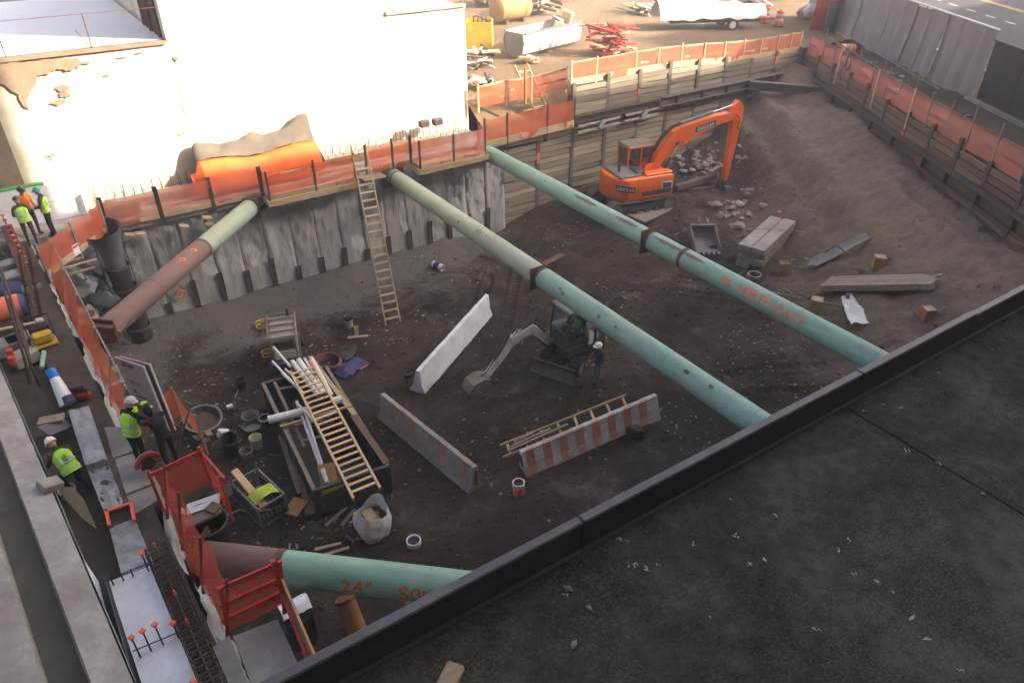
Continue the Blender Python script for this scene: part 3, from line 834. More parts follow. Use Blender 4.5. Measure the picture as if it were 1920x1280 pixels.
m = MB(); m.add([V((-12, 31.2, 10.33)), V((5.1, 31.2, 10.33)), V((5.1, 44, 10.33)), V((-12, 44, 10.33))], [[0, 1, 2, 3]]); m.build('white_roof', MT['white_sheet'], t, world=True)
for i, x in enumerate((-2.6, .05, 2.7, 14.1, 16.0, 17.8)):
    zb = 10.3 if x < 6 else 10.48
    m = MB(); m.cyl((x, 31.1, zb), (x, 31.1, zb + 1.15), .022, n=6); m.build('railing_post', MT['rust'], t, world=True)
m = MB(); m.cyl((2.7, 31.1, 10.3), (2.35, 31.1, 10.95), .018, n=6); m.build('brace', MT['rust'], t, world=True)
for z in (11.43,):
    m = MB(); m.cyl((-4, 31.1, z), (5.1, 31.1, z), .012, n=5); m.build('railing_wire', MT['rust'], t, world=True)
for z in (10.95, 11.5):
    m = MB(); m.cyl((14.1, 31.1, z), (17.8, 31.1, z), .02, n=5); m.build('railing_wire', MT['rust'], t, world=True)
for i, (y, r) in enumerate([(31.5, .07), (31.9, .05), (32.3, .05), (33.0, .10), (33.8, .05), (34.4, .07)]):
    m = MB(); m.cyl((5.1, y, 10.35), (5.1, y, 15.5), r, n=8); m.build('drain_pipe', MT['rust'] if i % 2 else MT['steel_dark'], t, world=True)
pa = [(-20, 122), (30, 118), (80, 112), (130, 108), (150, 113), (152, 122), (140, 130), (125, 135), (105, 128), (95, 138), (70, 142), (66, 160), (58, 172), (50, 188), (55, 206), (42, 198), (34, 178), (20, 168), (5, 158), (-20, 150)]
m = MB(); q0 = PY(60, 140, 30.93)
pp = []
for (a0_, b0_) in zip(pa, pa[1:] + pa[:1]):
    for k_ in range(5):
        x_, y_ = lerp(a0_[0], b0_[0], k_ / 5), lerp(a0_[1], b0_[1], k_ / 5)
        q_ = PY(x_ + 5 * NZ.noise(V((x_ * .2, y_ * .2, 1))), y_ + 5 * NZ.noise(V((x_ * .2, y_ * .2, 5))), 30.93); pp.append((q_.x - q0.x, q_.z - q0.z))
m.prism(pp, q0, (1, 0, 0), (0, 0, 1), (0, 1, 0), .03); m.build('fallen_render_patch', MT['brickish'], t, world=True)
for i, (x, y, w_, h_) in enumerate([(118, 165, .5, .25), (122, 178, .4, .22), (108, 192, .5, .2), (160, 118, .4, .1), (230, 108, .5, .07), (260, 100, .4, .06), (200, 142, .35, .07), (330, 110, .2, .2)]):
    q = PY(x, y, 30.94); m = MB(); rr = random.Random(i + 3)
    poly = [(w_ / 2 * math.cos(a_) * rr.uniform(.5, 1.2), h_ / 2 * math.sin(a_) * rr.uniform(.5, 1.2)) for a_ in [k_ * .3 for k_ in range(21)]]
    m.prism(poly, q, (1, 0, 0), (0, 0, 1), (0, 1, 0), .02); m.build('bare_brick_patch', MT['brickish'], t, world=True)
# ------------------------------------------------------------------ brush lettering: strokes swept as ribbons
GL = {
 'N': [[(0, 0), (0, 1), (.6, 0), (.6, 1)]], 'S': [[(.6, .85), (.35, 1), (.05, .85), (.08, .6), (.5, .45), (.6, .2), (.35, 0), (0, .12)]],
 'O': [[(.3, 1), (.05, .8), (0, .45), (.1, .1), (.32, 0), (.55, .15), (.62, .5), (.55, .85), (.3, 1)]], 'R': [[(0, 0), (0, 1), (.4, 1), (.58, .8), (.4, .55), (0, .5)], [(.25, .52), (.6, 0)]],
 'T': [[(0, 1), (.65, 1)], [(.32, 1), (.32, 0)]], 'H': [[(0, 0), (0, 1)], [(.6, 0), (.6, 1)], [(0, .5), (.6, .5)]],
 'E': [[(.6, 1), (0, 1), (0, 0), (.6, 0)], [(0, .52), (.45, .52)]], 'A': [[(0, 0), (.3, 1), (.62, 0)], [(.12, .38), (.5, .38)]],
 'U': [[(0, 1), (.02, .25), (.3, 0), (.55, .22), (.6, 1)]], 'D': [[(0, 0), (0, 1), (.35, 1), (.6, .75), (.6, .25), (.35, 0), (0, 0)]],
 '2': [[(.02, .8), (.3, 1), (.55, .8), (.45, .5), (0, .03), (.62, .03)]], '4': [[(.45, 0), (.5, 1), (0, .35), (.7, .38)]], '"': [[(.1, 1.05), (.06, .75)], [(.32, 1.05), (.28, .75)]],
 '-': [[(.05, .48), (.5, .5)]], 'W': [[(0, 1), (.15, 0), (.32, .7), (.5, 0), (.65, 1)]], '1': [[(.1, .8), (.3, 1), (.3, 0)]], '3': [[(0, .9), (.3, 1), (.55, .8), (.3, .55), (.58, .3), (.3, 0), (0, .1)]],
 'C': [[(.6, .85), (.3, 1), (.05, .75), (0, .4), (.15, .08), (.4, 0), (.6, .15)]], ' ': []}
def letters(mb, text, h, fn, wd=.12, jit=.0, gap=.28, slant=0.0, seed=1):
    rr = random.Random(seed); x = 0.0
    for ch in text:
        dy = rr.uniform(-jit, jit); sc = 1 + rr.uniform(-jit, jit)
        for st in GL[ch]:
            pts = []
            for (a, b) in zip(st, st[1:]):
                L = math.hypot(b[0] - a[0], b[1] - a[1]); n = max(1, int(L / .12))
                for k in range(n): pts.append((lerp(a[0], b[0], k / n), lerp(a[1], b[1], k / n)))
            pts.append(st[-1])
            L_, R_ = [], []
            for i, p in enumerate(pts):
                a = pts[max(0, i - 1)]; b = pts[min(len(pts) - 1, i + 1)]
                tx, ty = b[0] - a[0], b[1] - a[1]; l = math.hypot(tx, ty) or 1
                nx, ny = -ty / l * wd / 2, tx / l * wd / 2
                for arr, sg in ((L_, 1), (R_, -1)):
                    u, v = p[0] * sc + sg * nx, p[1] * sc + sg * ny + dy
                    arr.append(fn((x + u + slant * v) * h, v * h))
            n = len(pts)
            mb.add(L_ + R_, [[i, i + 1, n + i + 1, n + i] for i in range(n - 1)])
        x += (.62 if ch not in ' 1-' else .45) + gap
    return x * h
# ------------------------------------------------------------------ pipe struts
PR = .35
def pipe_piece(t, p, q, mat, name='pipe', r=PR):
    """pipe whose own x axis runs along it, so its streaks do too"""
    p, q = V(p), V(q); L = (q - p).length
    m = MB()
    n = max(1, int(L / 1.2))
    m.loft([m.ring((L * k / n, 0, 0), (1, 0, 0), r, 40) for k in range(n + 1)])
    o = m.build(name, mat, t, smooth=40)
    o.matrix_local = pmat(t).inverted() @ frame(p, q - p)
    k = 3.05
    while k < L - .5 and r == PR:
        mm = MB(); mm.tube([(k, (r + .001) * math.cos(a * .2618), (r + .001) * math.sin(a * .2618)) for a in range(25)], .010, 5); mm.build('weld_seam', mat, o, smooth=60); k += 3.05
    return o
def band(t, c, ax, mat, w_=.12, r=PR + .012, name='weld_band'):
    m = MB(); c, ax = V(c), V(ax).normalized()
    m.cyl(c - ax * w_ / 2, c + ax * w_ / 2, r, n=40); return m.build(name, mat, t, world=True, smooth=40)
def plate(t, c, ax, w_, h_, th, mat, name='end_plate', up=(0, 0, 1)):
    c, ax = V(c), V(ax).normalized(); m = MB()
    y = V(up).cross(ax).normalized()
    m.prism([(-w_ / 2, -h_ / 2), (w_ / 2, -h_ / 2), (w_ / 2, h_ / 2), (-w_ / 2, h_ / 2)], c, y, V(up), ax, th)
    return m.build(name, mat, t, world=True)
def on_pipe(a, d, side, th0, r=PR + .004):
    a, d, side = V(a), V(d).normalized(), V(side)
    def fn(tx, ty):
        th = th0 + ty / r
        return a + d * tx + (side * math.cos(th) + V((0, 0, 1)) * math.sin(th)) * r
    return fn
def axis_at(px, py, p, q):
    """parameter on the axis p-q nearest to a photograph pixel"""
    best = min(range(401), key=lambda k: (lambda w: (w[0] - px) ** 2 + (w[1] - py) ** 2)(project(V(p).lerp(V(q), k / 400))))
    return V(p).lerp(V(q), best / 400)
def project(wp):
    d = V(wp) - CAM; z = d.dot(c_fwd)
    return 960 + FPX * d.dot(c_right) / z, 640 - FPX * d.dot(c_up) / z
# strut 1: far one
A, B = V((17.5, 28.8, 4.42)), V((17.5, 3.5, 4.40))
t = thing('pipe_strut', 'far long sea green pipe strut with orange NORTH-EAST lettering', 'pipe strut', (17.5, 16, 4.4))
c1 = axis_at(1215, 455, A, B); c2 = axis_at(1283, 488, A, B); dY = (B - A).normalized()
pipe_piece(t, A, c1, MT['green_b']); pipe_piece(t, c1, B, MT['green_b'])
band(t, c2, dY, MT['rust'], .16); band(t, axis_at(925, 275, A, B), dY, MT['green_c'], .04)
plate(t, c1, dY, .92, .92, .04, MT['rust'], 'flange_plate'); band(t, c1 + dY * .1, dY, MT['rust'], .12, PR + .02)
plate(t, A, dY, 1.0, .95, .05, MT['steel_grey'])
m = MB(); letters(m, 'NS', .26, on_pipe(axis_at(1358, 538, A, B), dY, (-1, 0, 0), R(14)), .16, .06, seed=4); m.build('spray_lettering', MT['spray'], t, world=True)
m = MB(); letters(m, 'NORTH-EAST', .30, on_pipe(axis_at(1388, 556, A, B), dY, (-1, 0, 0), R(6)), .15, .06, gap=.25, seed=5); m.build('spray_lettering', MT['spray'], t, world=True)
for i, (px, py, L) in enumerate([(1100, 362, 1.5), (1180, 400, 1.2), (1255, 462, 2.6)]):
    m = MB(); a_ = axis_at(px, py + 8, A, B); rr = random.Random(i)
    m.grid(lambda u, v: on_pipe(a_, dY, (-1, 0, 0), R(62))((u - .3) * L, (v - .5) * .22 * (.45 + .9 * abs(NZ.noise(V((u * 6, i, v * 2))))) * (1 - (2 * u - 1) ** 4)), 24, 4)
    m.build('worn_patch', MT['steel_grey'], t, world=True, smooth=180)
# strut 2
A, B = V((12.75, 28.8, 4.2)), V((12.78, 3.5, 4.36))
t = thing('pipe_strut', 'long pipe strut, pale olive then sea green, crossing above the small excavator', 'pipe strut', (12.75, 16, 4.3))
c1 = axis_at(1018, 515, A, B); dY = (B - A).normalized()
pipe_piece(t, A, c1, MT['green_a']); pipe_piece(t, c1, B, MT['green_b'])
band(t, axis_at(745, 338, A, B), dY, MT['rust'], .10, PR + .006); band(t, axis_at(727, 320, A, B), dY, MT['steel_grey'], .08)
plate(t, c1, dY, .92, .80, .04, MT['rust'], 'flange_plate'); band(t, c1 + dY * .1, dY, MT['rust'], .14, PR + .02)
plate(t, A, dY, 1.0, .95, .05, MT['steel_grey'])
m = MB(); m.beam(c1 + V((.1, 0, PR + .06)), c1 + V((.95, .1, PR + .16)), .22, .03); m.build('bent_lug', MT['rust'], t, world=True)
for i, (px, py) in enumerate([(1065, 545), (1140, 592), (1172, 612), (1085, 530), (930, 440), (880, 410), (1295, 710), (1340, 740)]):
    m = MB(); a_ = axis_at(px, py, A, B); s_ = rnd.uniform(.05, .11)
    f_ = on_pipe(a_, dY, (-1, 0, 0), R(rnd.uniform(28, 62)))
    m.add([f_(s_ * math.cos(k * .7) * rnd.uniform(.6, 1.3), .7 * s_ * math.sin(k * .7) * rnd.uniform(.6, 1.2)) for k in range(9)], [list(range(9))]); m.build('paint_chip', MT['rust_pipe'] if i % 2 else MT['steel_dark'], t, world=True)
m = MB(); letters(m, 'N2', .2, on_pipe(axis_at(910, 432, A, B), dY, (-1, 0, 0), R(35)), .14, .06, seed=6); m.build('spray_lettering', MT['rust_pipe'], t, world=True)
# strut 3: corner brace, left back
A, B = V((6.35, 28.55, 4.3)), V((.0, 21.75, 4.35))
t = thing('pipe_strut', 'corner pipe strut, green at the wall end and brown below, left back corner', 'pipe strut', (3, 25, 4.3))
c1 = axis_at(383, 470, A, B); d3 = (B - A).normalized()
pipe_piece(t, A, c1, MT['green_a']); pipe_piece(t, c1, B, MT['rust_pipe']); band(t, c1, d3, MT['rust'], .10)
plate(t, B, d3, .85, .85, .05, MT['rust']); plate(t, A, d3, .8, .8, .05, MT['steel_grey'])
for sg in (-1, 1):
    m = MB(); s3 = V((0, 0, 1)).cross(d3) * sg
    m.prism([(0, .34), (.8, .34), (0, .5)], B - d3 * .03 , -d3, s3, (0, 0, 1), .03); m.build('gusset', MT['rust_pipe'], t, world=True)
s3 = V((0, 0, 1)).cross(d3)
m = MB(); ibeam(m, B + d3 * .14 - s3 * .5, B + d3 * .14 + s3 * .5, .6, .2); m.build('seat_beam', MT['rust'], t, world=True)
m = MB(); ibeam(m, A + V((-.2, -.15, -.35)), A + V((1.0, .25, .1)), .2, .16); m.build('seat_beam', MT['steel_dark'], t, world=True)
for px, py in ((360, 485), (345, 510)):
    m = MB(); f_ = on_pipe(axis_at(px, py, A, B), d3, s3 * (-1 if s3.y > 0 else 1), R(60)); m.add([f_(.14 * math.cos(k), .1 * math.sin(k * 1.1)) for k in range(6)], [list(range(6))]); m.build('spray_mark', MT['spray'], t, world=True)
# strut 4: corner brace, near
A, B = V((.30, 11.75, 4.15)), V((8.6, 4.4, 4.15))
t = thing('pipe_strut', 'near pipe strut, mauve brown end then bright green, with red numbers', 'pipe strut', (4, 8.5, 4.1))
c1 = axis_at(528, 1058, A, B); d4 = (B - A).normalized(); s4 = V((d4.y, -d4.x, 0))
if s4.dot(V((0, -1, 0))) < 0: s4 = -s4
pipe_piece(t, A, c1, MT['rust_pipe']); pipe_piece(t, c1, B, MT['green_c']); band(t, c1, d4, MT['rust'], .16)
plate(t, A - d4 * .06, d4, .9, .9, .05, MT['rust'])
for k_ in (1.1, 1.25):
    band(t, c1 + d4 * k_, d4, MT['green_b'], .012, PR + .003, 'score_line')
m = MB(); letters(m, '24"', .27, on_pipe(axis_at(652, 1088, A, B), d4, s4, R(-4)), .16, .05, seed=7); m.build('spray_lettering', MT['spray_red'], t, world=True)
m = MB(); letters(m, 'SOUTH-WEST', .27, on_pipe(axis_at(757, 1102, A, B), d4, s4, R(-8)), .16, .06, seed=8); m.build('spray_lettering', MT['spray_red'], t, world=True)
# rusty orange pipe below it
t = thing('pipe', 'rusty orange brown pipe slanting down under the near green strut', 'pipe', (2.6, 8.5, 2))
p_ = P(645, 1120, 3.3); q_ = P(690, 1230, 2.2)
m = MB(); m.pipe(p_, p_ + (q_ - p_) * 3.2, .20, .02, 24); m.build('pipe', MT['brown_pipe'], t, world=True, smooth=40)
m = MB(); m.cyl(p_ + (q_ - p_) * .02, p_ + (q_ - p_) * .06, .215, n=24); m.build('collar', MT['rust'], t, world=True)

# ------------------------------------------------------------------ fences with netting
LEAN = [V((0, 0, 0))]
def net(t, p, q, h, mat, sag=.06, lean=0.0, seed=0, nrm=None, top=0.0, nu=14, nv=8, name='net_panel'):
    p, q = V(p), V(q); m = MB()
    d = (q - p); nr = V((-d.y, d.x, 0)).normalized()
    def fn(u, v):
        k = math.sin(math.pi * u)
        w_ = p + d * u + V((0, 0, h * v - sag * k * v + top * (1 - v) * .0))
        w_ = w_ + LEAN[0] * v
        f1 = NZ.noise(V((u * d.length * 1.1, v * 1.5, seed * 3.3))); f2 = NZ.noise(V((u * d.length * 3.7, v * 2.5, seed * 1.7)))
        return w_ + nr * (.10 * f1 + .05 * f2) * (.35 + .65 * k)
    m.grid(fn, nu, nv)
    return m.build(name, mat, t, world=True, smooth=180)
def fence(name, label, pts, h, netmat, postmat, lean=(0, 0, 0), *, postw=.09, postd=.05, toe=None, rails=(), railmat=None, over=.08, skip=(), toeh=.2, lowdrop=.0, seed=0, sag=.06, nets=True):
    LEAN[0] = V(lean)
    pts = [V(q) for q in pts]
    t = thing(name, label, 'fence', pts[len(pts) // 2])
    for i, q in enumerate(pts):
        m = MB(); d = (pts[min(i + 1, len(pts) - 1)] - pts[max(0, i - 1)]).normalized()
        rr = random.Random(seed * 31 + i)
        nr = V((-d.y, d.x, 0)).normalized()
        tp = q + LEAN[0] + V((rr.uniform(-.03, .03), rr.uniform(-.03, .03), h + over * rr.uniform(.3, 1.6)))
        m.beam(q - V((0, 0, .25 + lowdrop)), tp, postw, postd, up=nr, bev=.006); m.build('post', postmat, t, world=True)
        if i == len(pts) - 1 or i in skip: continue
        p2 = pts[i + 1]
        if nets: net(t, q, p2, h, netmat, seed=seed * 17 + i, sag=sag, nu=max(6, int((p2 - q).length * 6)))
        if toe:
            m = MB(); off = nr * -.0
            m.beam(q + V((0, 0, toeh / 2)) + d * .02, p2 + V((0, 0, toeh / 2)) - d * .02, .045, toeh, bev=.005); m.build('toe_board', toe, t, world=True)
        for z in rails:
            m = MB(); rr2 = rr.uniform(-.02, .02)
            m.beam(q + V((0, 0, z + rr2)) + nr * .05 + LEAN[0] * (z / h) - d * .06, p2 + V((0, 0, z - rr2)) + nr * .05 + LEAN[0] * (z / h) + d * .06, .04, .09, bev=.005); m.build('rail', railmat or postmat, t, world=True)
    return t
D0 = DECK
fence('net_fence', 'orange net fence around the left back corner beside funnel chute', [(-.95, 25.85, D0), (.15, 27.2, D0), (1.2, 28.5, D0)], 1.1, MT['net'], MT['wood_old'], toe=MT['wood'], seed=1)
fence('net_fence', 'orange net fence with dark posts along the back deck left of first platform', [(1.25, 28.72, D0), (3.15, 28.72, D0), (5.05, 28.72, D0), (7.0, 28.72, D0)], 1.12, MT['net_pale'], MT['wood_dark'], postw=.16, toe=MT['wood'], seed=2)
fence('net_fence', 'orange net fence round the platform left of the standing ladder', [(7.05, 28.75, D0), (7.08, 28.1, D0), (9.0, 28.1, D0), (10.75, 28.1, D0)], 1.15, MT['net'], MT['wood_dark'], toe=MT['wood'], rails=(.98,), railmat=MT['wood'], seed=3)
fence('net_fence', 'orange net fence on the deck between standing ladder and second platform', [(11.5, 28.72, D0), (12.75, 28.72, D0), (13.62, 28.72, D0)], 1.2, MT['net'], MT['wood_dark'], toe=MT['wood'], seed=4)
fence('net_fence', 'orange net fence round the platform between the two long pipe struts', [(13.65, 28.7, D0 - .05), (13.7, 27.95, D0 - .05), (15.4, 28.0, D0 - .05), (17.05, 28.0, D0 - .05), (17.1, 28.7, D0)], 1.25, MT['net_pale'], MT['wood_dark'], toe=MT['wood'], seed=5)
t = fence('net_fence', 'orange net fence on the deck right of the far pipe strut', [(17.4, 28.6, D0 + .02), (18.65, 28.6, D0 + .05), (20.95, 28.6, D0 + .1), (22.6, 28.6, D0 + .15)], 1.35, MT['net'], MT['steel_dark'], toe=MT['wood'], seed=6, lowdrop=.15, toeh=.34)
m = MB(); c_ = PY(985, 247, 28.55); m.prism([(-.28, -.1), (.28, -.1), (.28, .1), (-.28, .1)], (c_.x, 28.56, D0 + .28), (1, 0, 0), (0, 0, 1), (0, 1, 0), .012); m.build('painted_patch', MT['salmon'], t, world=True)
m = MB(); letters(m, 'N21', .13, lambda x, y: V((c_.x - .16 + x, 28.548, D0 + .21 + y)), .15); m.build('painted_number', MT['white_plastic'], t, world=True)
# platforms
def platform(label, x0, x1, y0, y1):
    t = thing('platform', label, 'platform', ((x0 + x1) / 2, (y0 + y1) / 2, D0))
    n = int((y1 - y0) / .2)
    for i in range(n):
        m = MB(); m.box(((x0 + x1) / 2, y0 + .1 + i * .2, D0 - .05), (x1 - x0, .19, .045), bev=.004); m.build('plank', MT['wood'], t, world=True)
    m = MB(); m.box(((x0 + x1) / 2, y0 - .03, D0 - .10), (x1 - x0 + .1, .05, .24), bev=.005); m.build('fascia_board', MT['wood'], t, world=True)
    for x in (x0 - .03, x1 + .03):
        m = MB(); m.box((x, (y0 + y1) / 2, D0 - .10), (.05, y1 - y0, .24), bev=.005); m.build('fascia_board', MT['wood'], t, world=True)
    for x in (x0 + .25, (x0 + x1) / 2, x1 - .3):
        m = MB(); m.box((x, (y0 + y1) / 2 + .05, D0 - .32), (.14, .8, .2), bev=.01); m.build('joist', MT['wood_old'], t, world=True)
platform('timber platform jutting from the deck left of standing ladder', 7.0, 10.8, 28.0, 28.95)
platform('timber platform jutting from the deck between the long struts', 13.6, 17.1, 27.85, 28.95)
t = thing('platform', 'small timber landing at the head of standing ladder', 'platform', (11.4, 28.4, D0))
for i in range(4):
    m = MB(); m.box((11.6, 28.1 + i * .21, D0 - .05), (1.0, .2, .05), bev=.004); m.build('plank', MT['wood_old'], t, world=True)
# deck edge boards and small wedges under them
for i, (x0, x1) in enumerate([(1.4, 3.1), (3.2, 5.0), (5.1, 6.95), (11.2, 12.3), (18.7, 20.9), (21.0, 22.6)]):
    m = MB(); m.box(((x0 + x1) / 2, 28.9, D0 - .12), (x1 - x0, .14, .25), bev=.01)
    tag(m.build('edge_beam', MT['conc'] if i < 4 else MT['wood_old']), ['concrete edge beam under the net at far left of the back deck', 'concrete edge beam under net, second from the left corner', 'concrete edge beam ending at the first platform', 'short edge beam behind the top of middle strut', 'timber edge beam right of the far strut', 'timber edge beam below the right end of the deck net'][i], 'edge beam')
for i, (px, py) in enumerate([(243, 440), (262, 438), (388, 408), (392, 420), (345, 424)]):
    q = PY(px, py, 28.6); m = MB(); m.box((0, 0, 0), (.34, .3, .07), M.Rotation(.25, 3, 'Y'), bev=.01); o = m.build('wedge_board', MT['wood']); o.location = q
    tag(o, 'short board end poking out below the back deck at left', 'board', 'board ends below the back deck')
# left fences
fence('net_fence', 'orange net fence along the left walkway behind brown strut end', [(xL(25.6) , 25.7, D0), (xL(23.6), 23.6, D0), (xL(21.6), 21.6, D0), (xL(19.5), 19.5, D0), (xL(17.8), 17.8, D0), (xL(16.2), 16.25, D0)], 1.1, MT['net'], MT['wood'], (.34, 0, 0), postw=.05, seed=8, rails=(1.05,), railmat=MT['wood_old'], sag=.12)
fence('net_fence', 'bright red net fence along the near left walkway', [(-.08, 13.05, D0), (-.02, 12.0, D0), (.06, 10.7, D0), (.16, 9.45, D0)], 1.1, MT['net_red'], MT['rust'], (.28, 0, 0), postw=.06, seed=9, sag=.05)
fence('net_fence', 'red net barrier with three rails across the end of near walkway', [(.2, 9.42, D0), (1.2, 9.42, D0)], 1.08, MT['net_red'], MT['red'], (.12, 0, 0), postw=.07, seed=10, rails=(.25, .62, 1.02), railmat=MT['red'])
fence('net_fence', 'red net scraps on rails beside worker in black', [(-.10, 13.15, D0), (.95, 13.3, D0), (1.05, 12.2, D0)], .95, MT['net_red'], MT['red'], postw=.06, seed=12, rails=(.9,), railmat=MT['red'])
fence('net_fence', 'orange net flap hanging behind the tall pink board', [(-.02, 15.9, D0), (.95, 16.1, D0), (1.15, 14.6, D0)], .85, MT['net'], MT['wood'], postw=.04, seed=13)
t = thing('edge_board', 'plywood edge board with red painted rail by the near strut', 'board', (1.3, 8.6, D0))
m = MB(); m.beam((1.30, 9.35, D0 + .35), (1.22, 7.0, D0 + .35), .04, .75); m.build('board', MT['ply'], t, world=True)
m = MB(); m.beam((1.22, 9.3, D0 + .4), (1.12, 7.0, D0 + .22), .05, .09); m.build('rail', MT['red'], t, world=True)
m = MB(); m.box((1.24, 9.4, D0 + .55), (.08, .08, 1.3)); m.build('post', MT['red'], t, world=True)
# upper fence on top of the back timber wall
def uz(x): return lerp(6.62, 6.2, smooth((x - 28) / 9))
ux_ = [22.75, 24.3, 26.9, 28.4, 30.1, 31.8, 33.4, 35.0, 36.4, 37.8, 39.0, 39.9]
fence('net_fence', 'sunlit orange net fence with pale timber rails along the back wall top', [(x, 29.15, uz(x)) for x in ux_], 1.1, MT['net'], MT['wood_new'], toe=MT['wood_new'], rails=(.5, 1.05), railmat=MT['wood_new'], seed=14, toeh=.3)
fence('net_fence', 'sunlit orange net rail fence behind the deck right of white building', [(18.3, 30.6, 5.9), (19.9, 30.6, 5.95), (21.2, 30.3, 6.0), (22.7, 29.5, 6.4)], 1.0, MT['net'], MT['wood_new'], rails=(.5, .95), railmat=MT['wood_new'], seed=15)
# street side fence
ss = [.4, 2.5, 4.0, 5.6, 7.0, 8.7, 10.2, 11.5, 12.8, 14.3, 15.8, 17.4, 19.2, 21.0]
t = fence('net_fence', 'faded orange net fence with timber posts on top of street side wall', [rw(s, -.08, 6.22) for s in ss], 1.05, MT['net_pale'], MT['wood_old'], rails=(.5, 1.0), railmat=MT['board_brown'], seed=16, over=.5, lowdrop=.35)
for s in (5.0, 9.5, 13.0):
    m = MB(); m.beam(rw(s, .05, 5.6), rw(s, .05, 7.4), .1, .05, up=RN, bev=.005); m.build('post', MT['wood_new'], t, world=True)
t = thing('cable_coil', 'dark cable coil hanging on street side fence post', 'cable coil', rw(6.1, .05, 7.0))
m = MB(); m.tube([rw(6.1 + .28 * math.cos(a * .5), .06, 6.95 + .38 * math.sin(a * .5)) for a in range(26)], .035, 6); m.build('coil', MT['black_plastic'], t, world=True, smooth=60)
m = MB(); m.tube([rw(5.9 - .35 * math.sin(k * .35), .08, 6.9 - k * .12) for k in range(9)], .02, 5); m.build('loose_end', MT['black_plastic'], t, world=True)
for i, (s, z) in enumerate([(7.3, 6.95), (7.5, 6.35)]):
    m = MB(); m.lathe((0, 0, 0), [(.02, .28), (.05, .26), (.15, 0), (.2, -.02), (.2, -.05)], 14)
    o = m.build('traffic_cone', MT['salmon']); o.location = rw(s, -.5, YARD + .06 + .3 * (1 - i)); tag(o, ['orange cone tip behind street side net, upper', 'orange cone tip behind street side net, lower'][i], 'cone')
for i, (z, off) in enumerate([(.75, -1.3), (.9, -2.2)]):
    m = MB(); m.cyl(rw(-.5, off, YARD + z), rw(12, off + .6, YARD + z - .1), .03, n=6)
    t = thing('guard_rail', ['thin grey pipe rail behind street side net, nearer one', 'thin grey pipe rail in front of grey tarps'][i], 'rail', rw(5, off, YARD))
    m.build('rail', MT['wood_old'], t, world=True)
    for s in (0, 3.1, 6.2, 9.3):
        m = MB(); m.cyl(rw(s, off + .05 * s, YARD), rw(s, off + .05 * s, YARD + z), .03, n=6); m.build('post', MT['wood_old'], t, world=True)
# ------------------------------------------------------------------ ladders
def ladder(name, label, a, b, wid, xdir, nr, mat, ext=0.0, railw=.09, raild=.04, cleat=True):
    """site built timber ladder: rails from a to b, rungs nailed across"""
    a, b, xdir = V(a), V(b), V(xdir).normalized()
    t = thing(name, label, 'ladder', a)
    ax = (b - a).normalized(); nrm = ax.cross(xdir).normalized()
    L = (b - a).length
    for sg in (-1, 1):
        m = MB(); m.beam(a + xdir * (sg * wid / 2), b + xdir * (sg * wid / 2), raild, railw, up=nrm, bev=.004); m.build('side_rail', mat, t, world=True)
    m = MB(); m.box((0, 0, 0), (wid - raild - .004, .085, .036), bev=.004)
    src = m.build('rung', mat, t)
    for i in range(nr):
        c = a + ax * (.25 + (L - .4 - ext) * i / (nr - 1)) - nrm * .012
        mw = pmat(t).inverted() @ frame(c, xdir, nrm)
        if i == 0: src.matrix_local = mw
        else: link_copy(src, 'rung', t, mw)
    return t
ladder('ladder', 'tall timber ladder standing against the concrete wall', (9.95, 23.85, gz(9.95, 23.85)), (11.12, 28.35, 6.05), .62, (1, -.12, 0), 20, MT['wood'], ext=.9, railw=.12)
# ------------------------------------------------------------------ debris chute
t = thing('debris_chute', 'grey funnel and chain of dark tubes hanging down the back wall', 'debris chute', (1.15, 28.3, 0))
m = MB(); c0 = V((1.02, 28.05, 4.85))
m.loft([m.ring((1.0, 28.0, 5.0), (.1, .2, -1), .66, 28), m.ring((1.1, 28.2, 4.1), (.1, .1, -1), .42, 28), m.ring((1.1, 28.2, 4.1), (.1, .1, -1), .39, 28), m.ring((1.0, 28.0, 4.98), (.1, .2, -1), .62, 28)], False, loop=True)
m.build('funnel', MT['grey_plastic'], t, world=True, smooth=50)
for i in range(5):
    zt = 4.25 - i * .86
    m = MB(); x = 1.12 + .02 * i; y = 28.25 - .03 * i
    m.loft([m.ring((x, y, zt), (0, 0, 1), .42, 26), m.ring((x, y, zt - .95), (0, 0, 1), .34, 26), m.ring((x, y, zt - .95), (0, 0, 1), .32, 26), m.ring((x, y, zt), (0, 0, 1), .40, 26)], False, loop=True)
    o = m.build('tube', MT['rubber'] if i else MT['grey_plastic'], t, world=True, smooth=50)
    m = MB(); m.pipe((x, y, zt - .02), (x, y, zt - .07), .435, .02, 26); m.build('rim', MT['grey_plastic'], o, world=True, smooth=50)
for sg in (-1, 1):
    m = MB(); m.tube([(1.1 + sg * .47, 28.1, 4.9 - k * .5) for k in range(10)], .018, 5); m.build('chain', MT['steel_dark'], t, world=True)
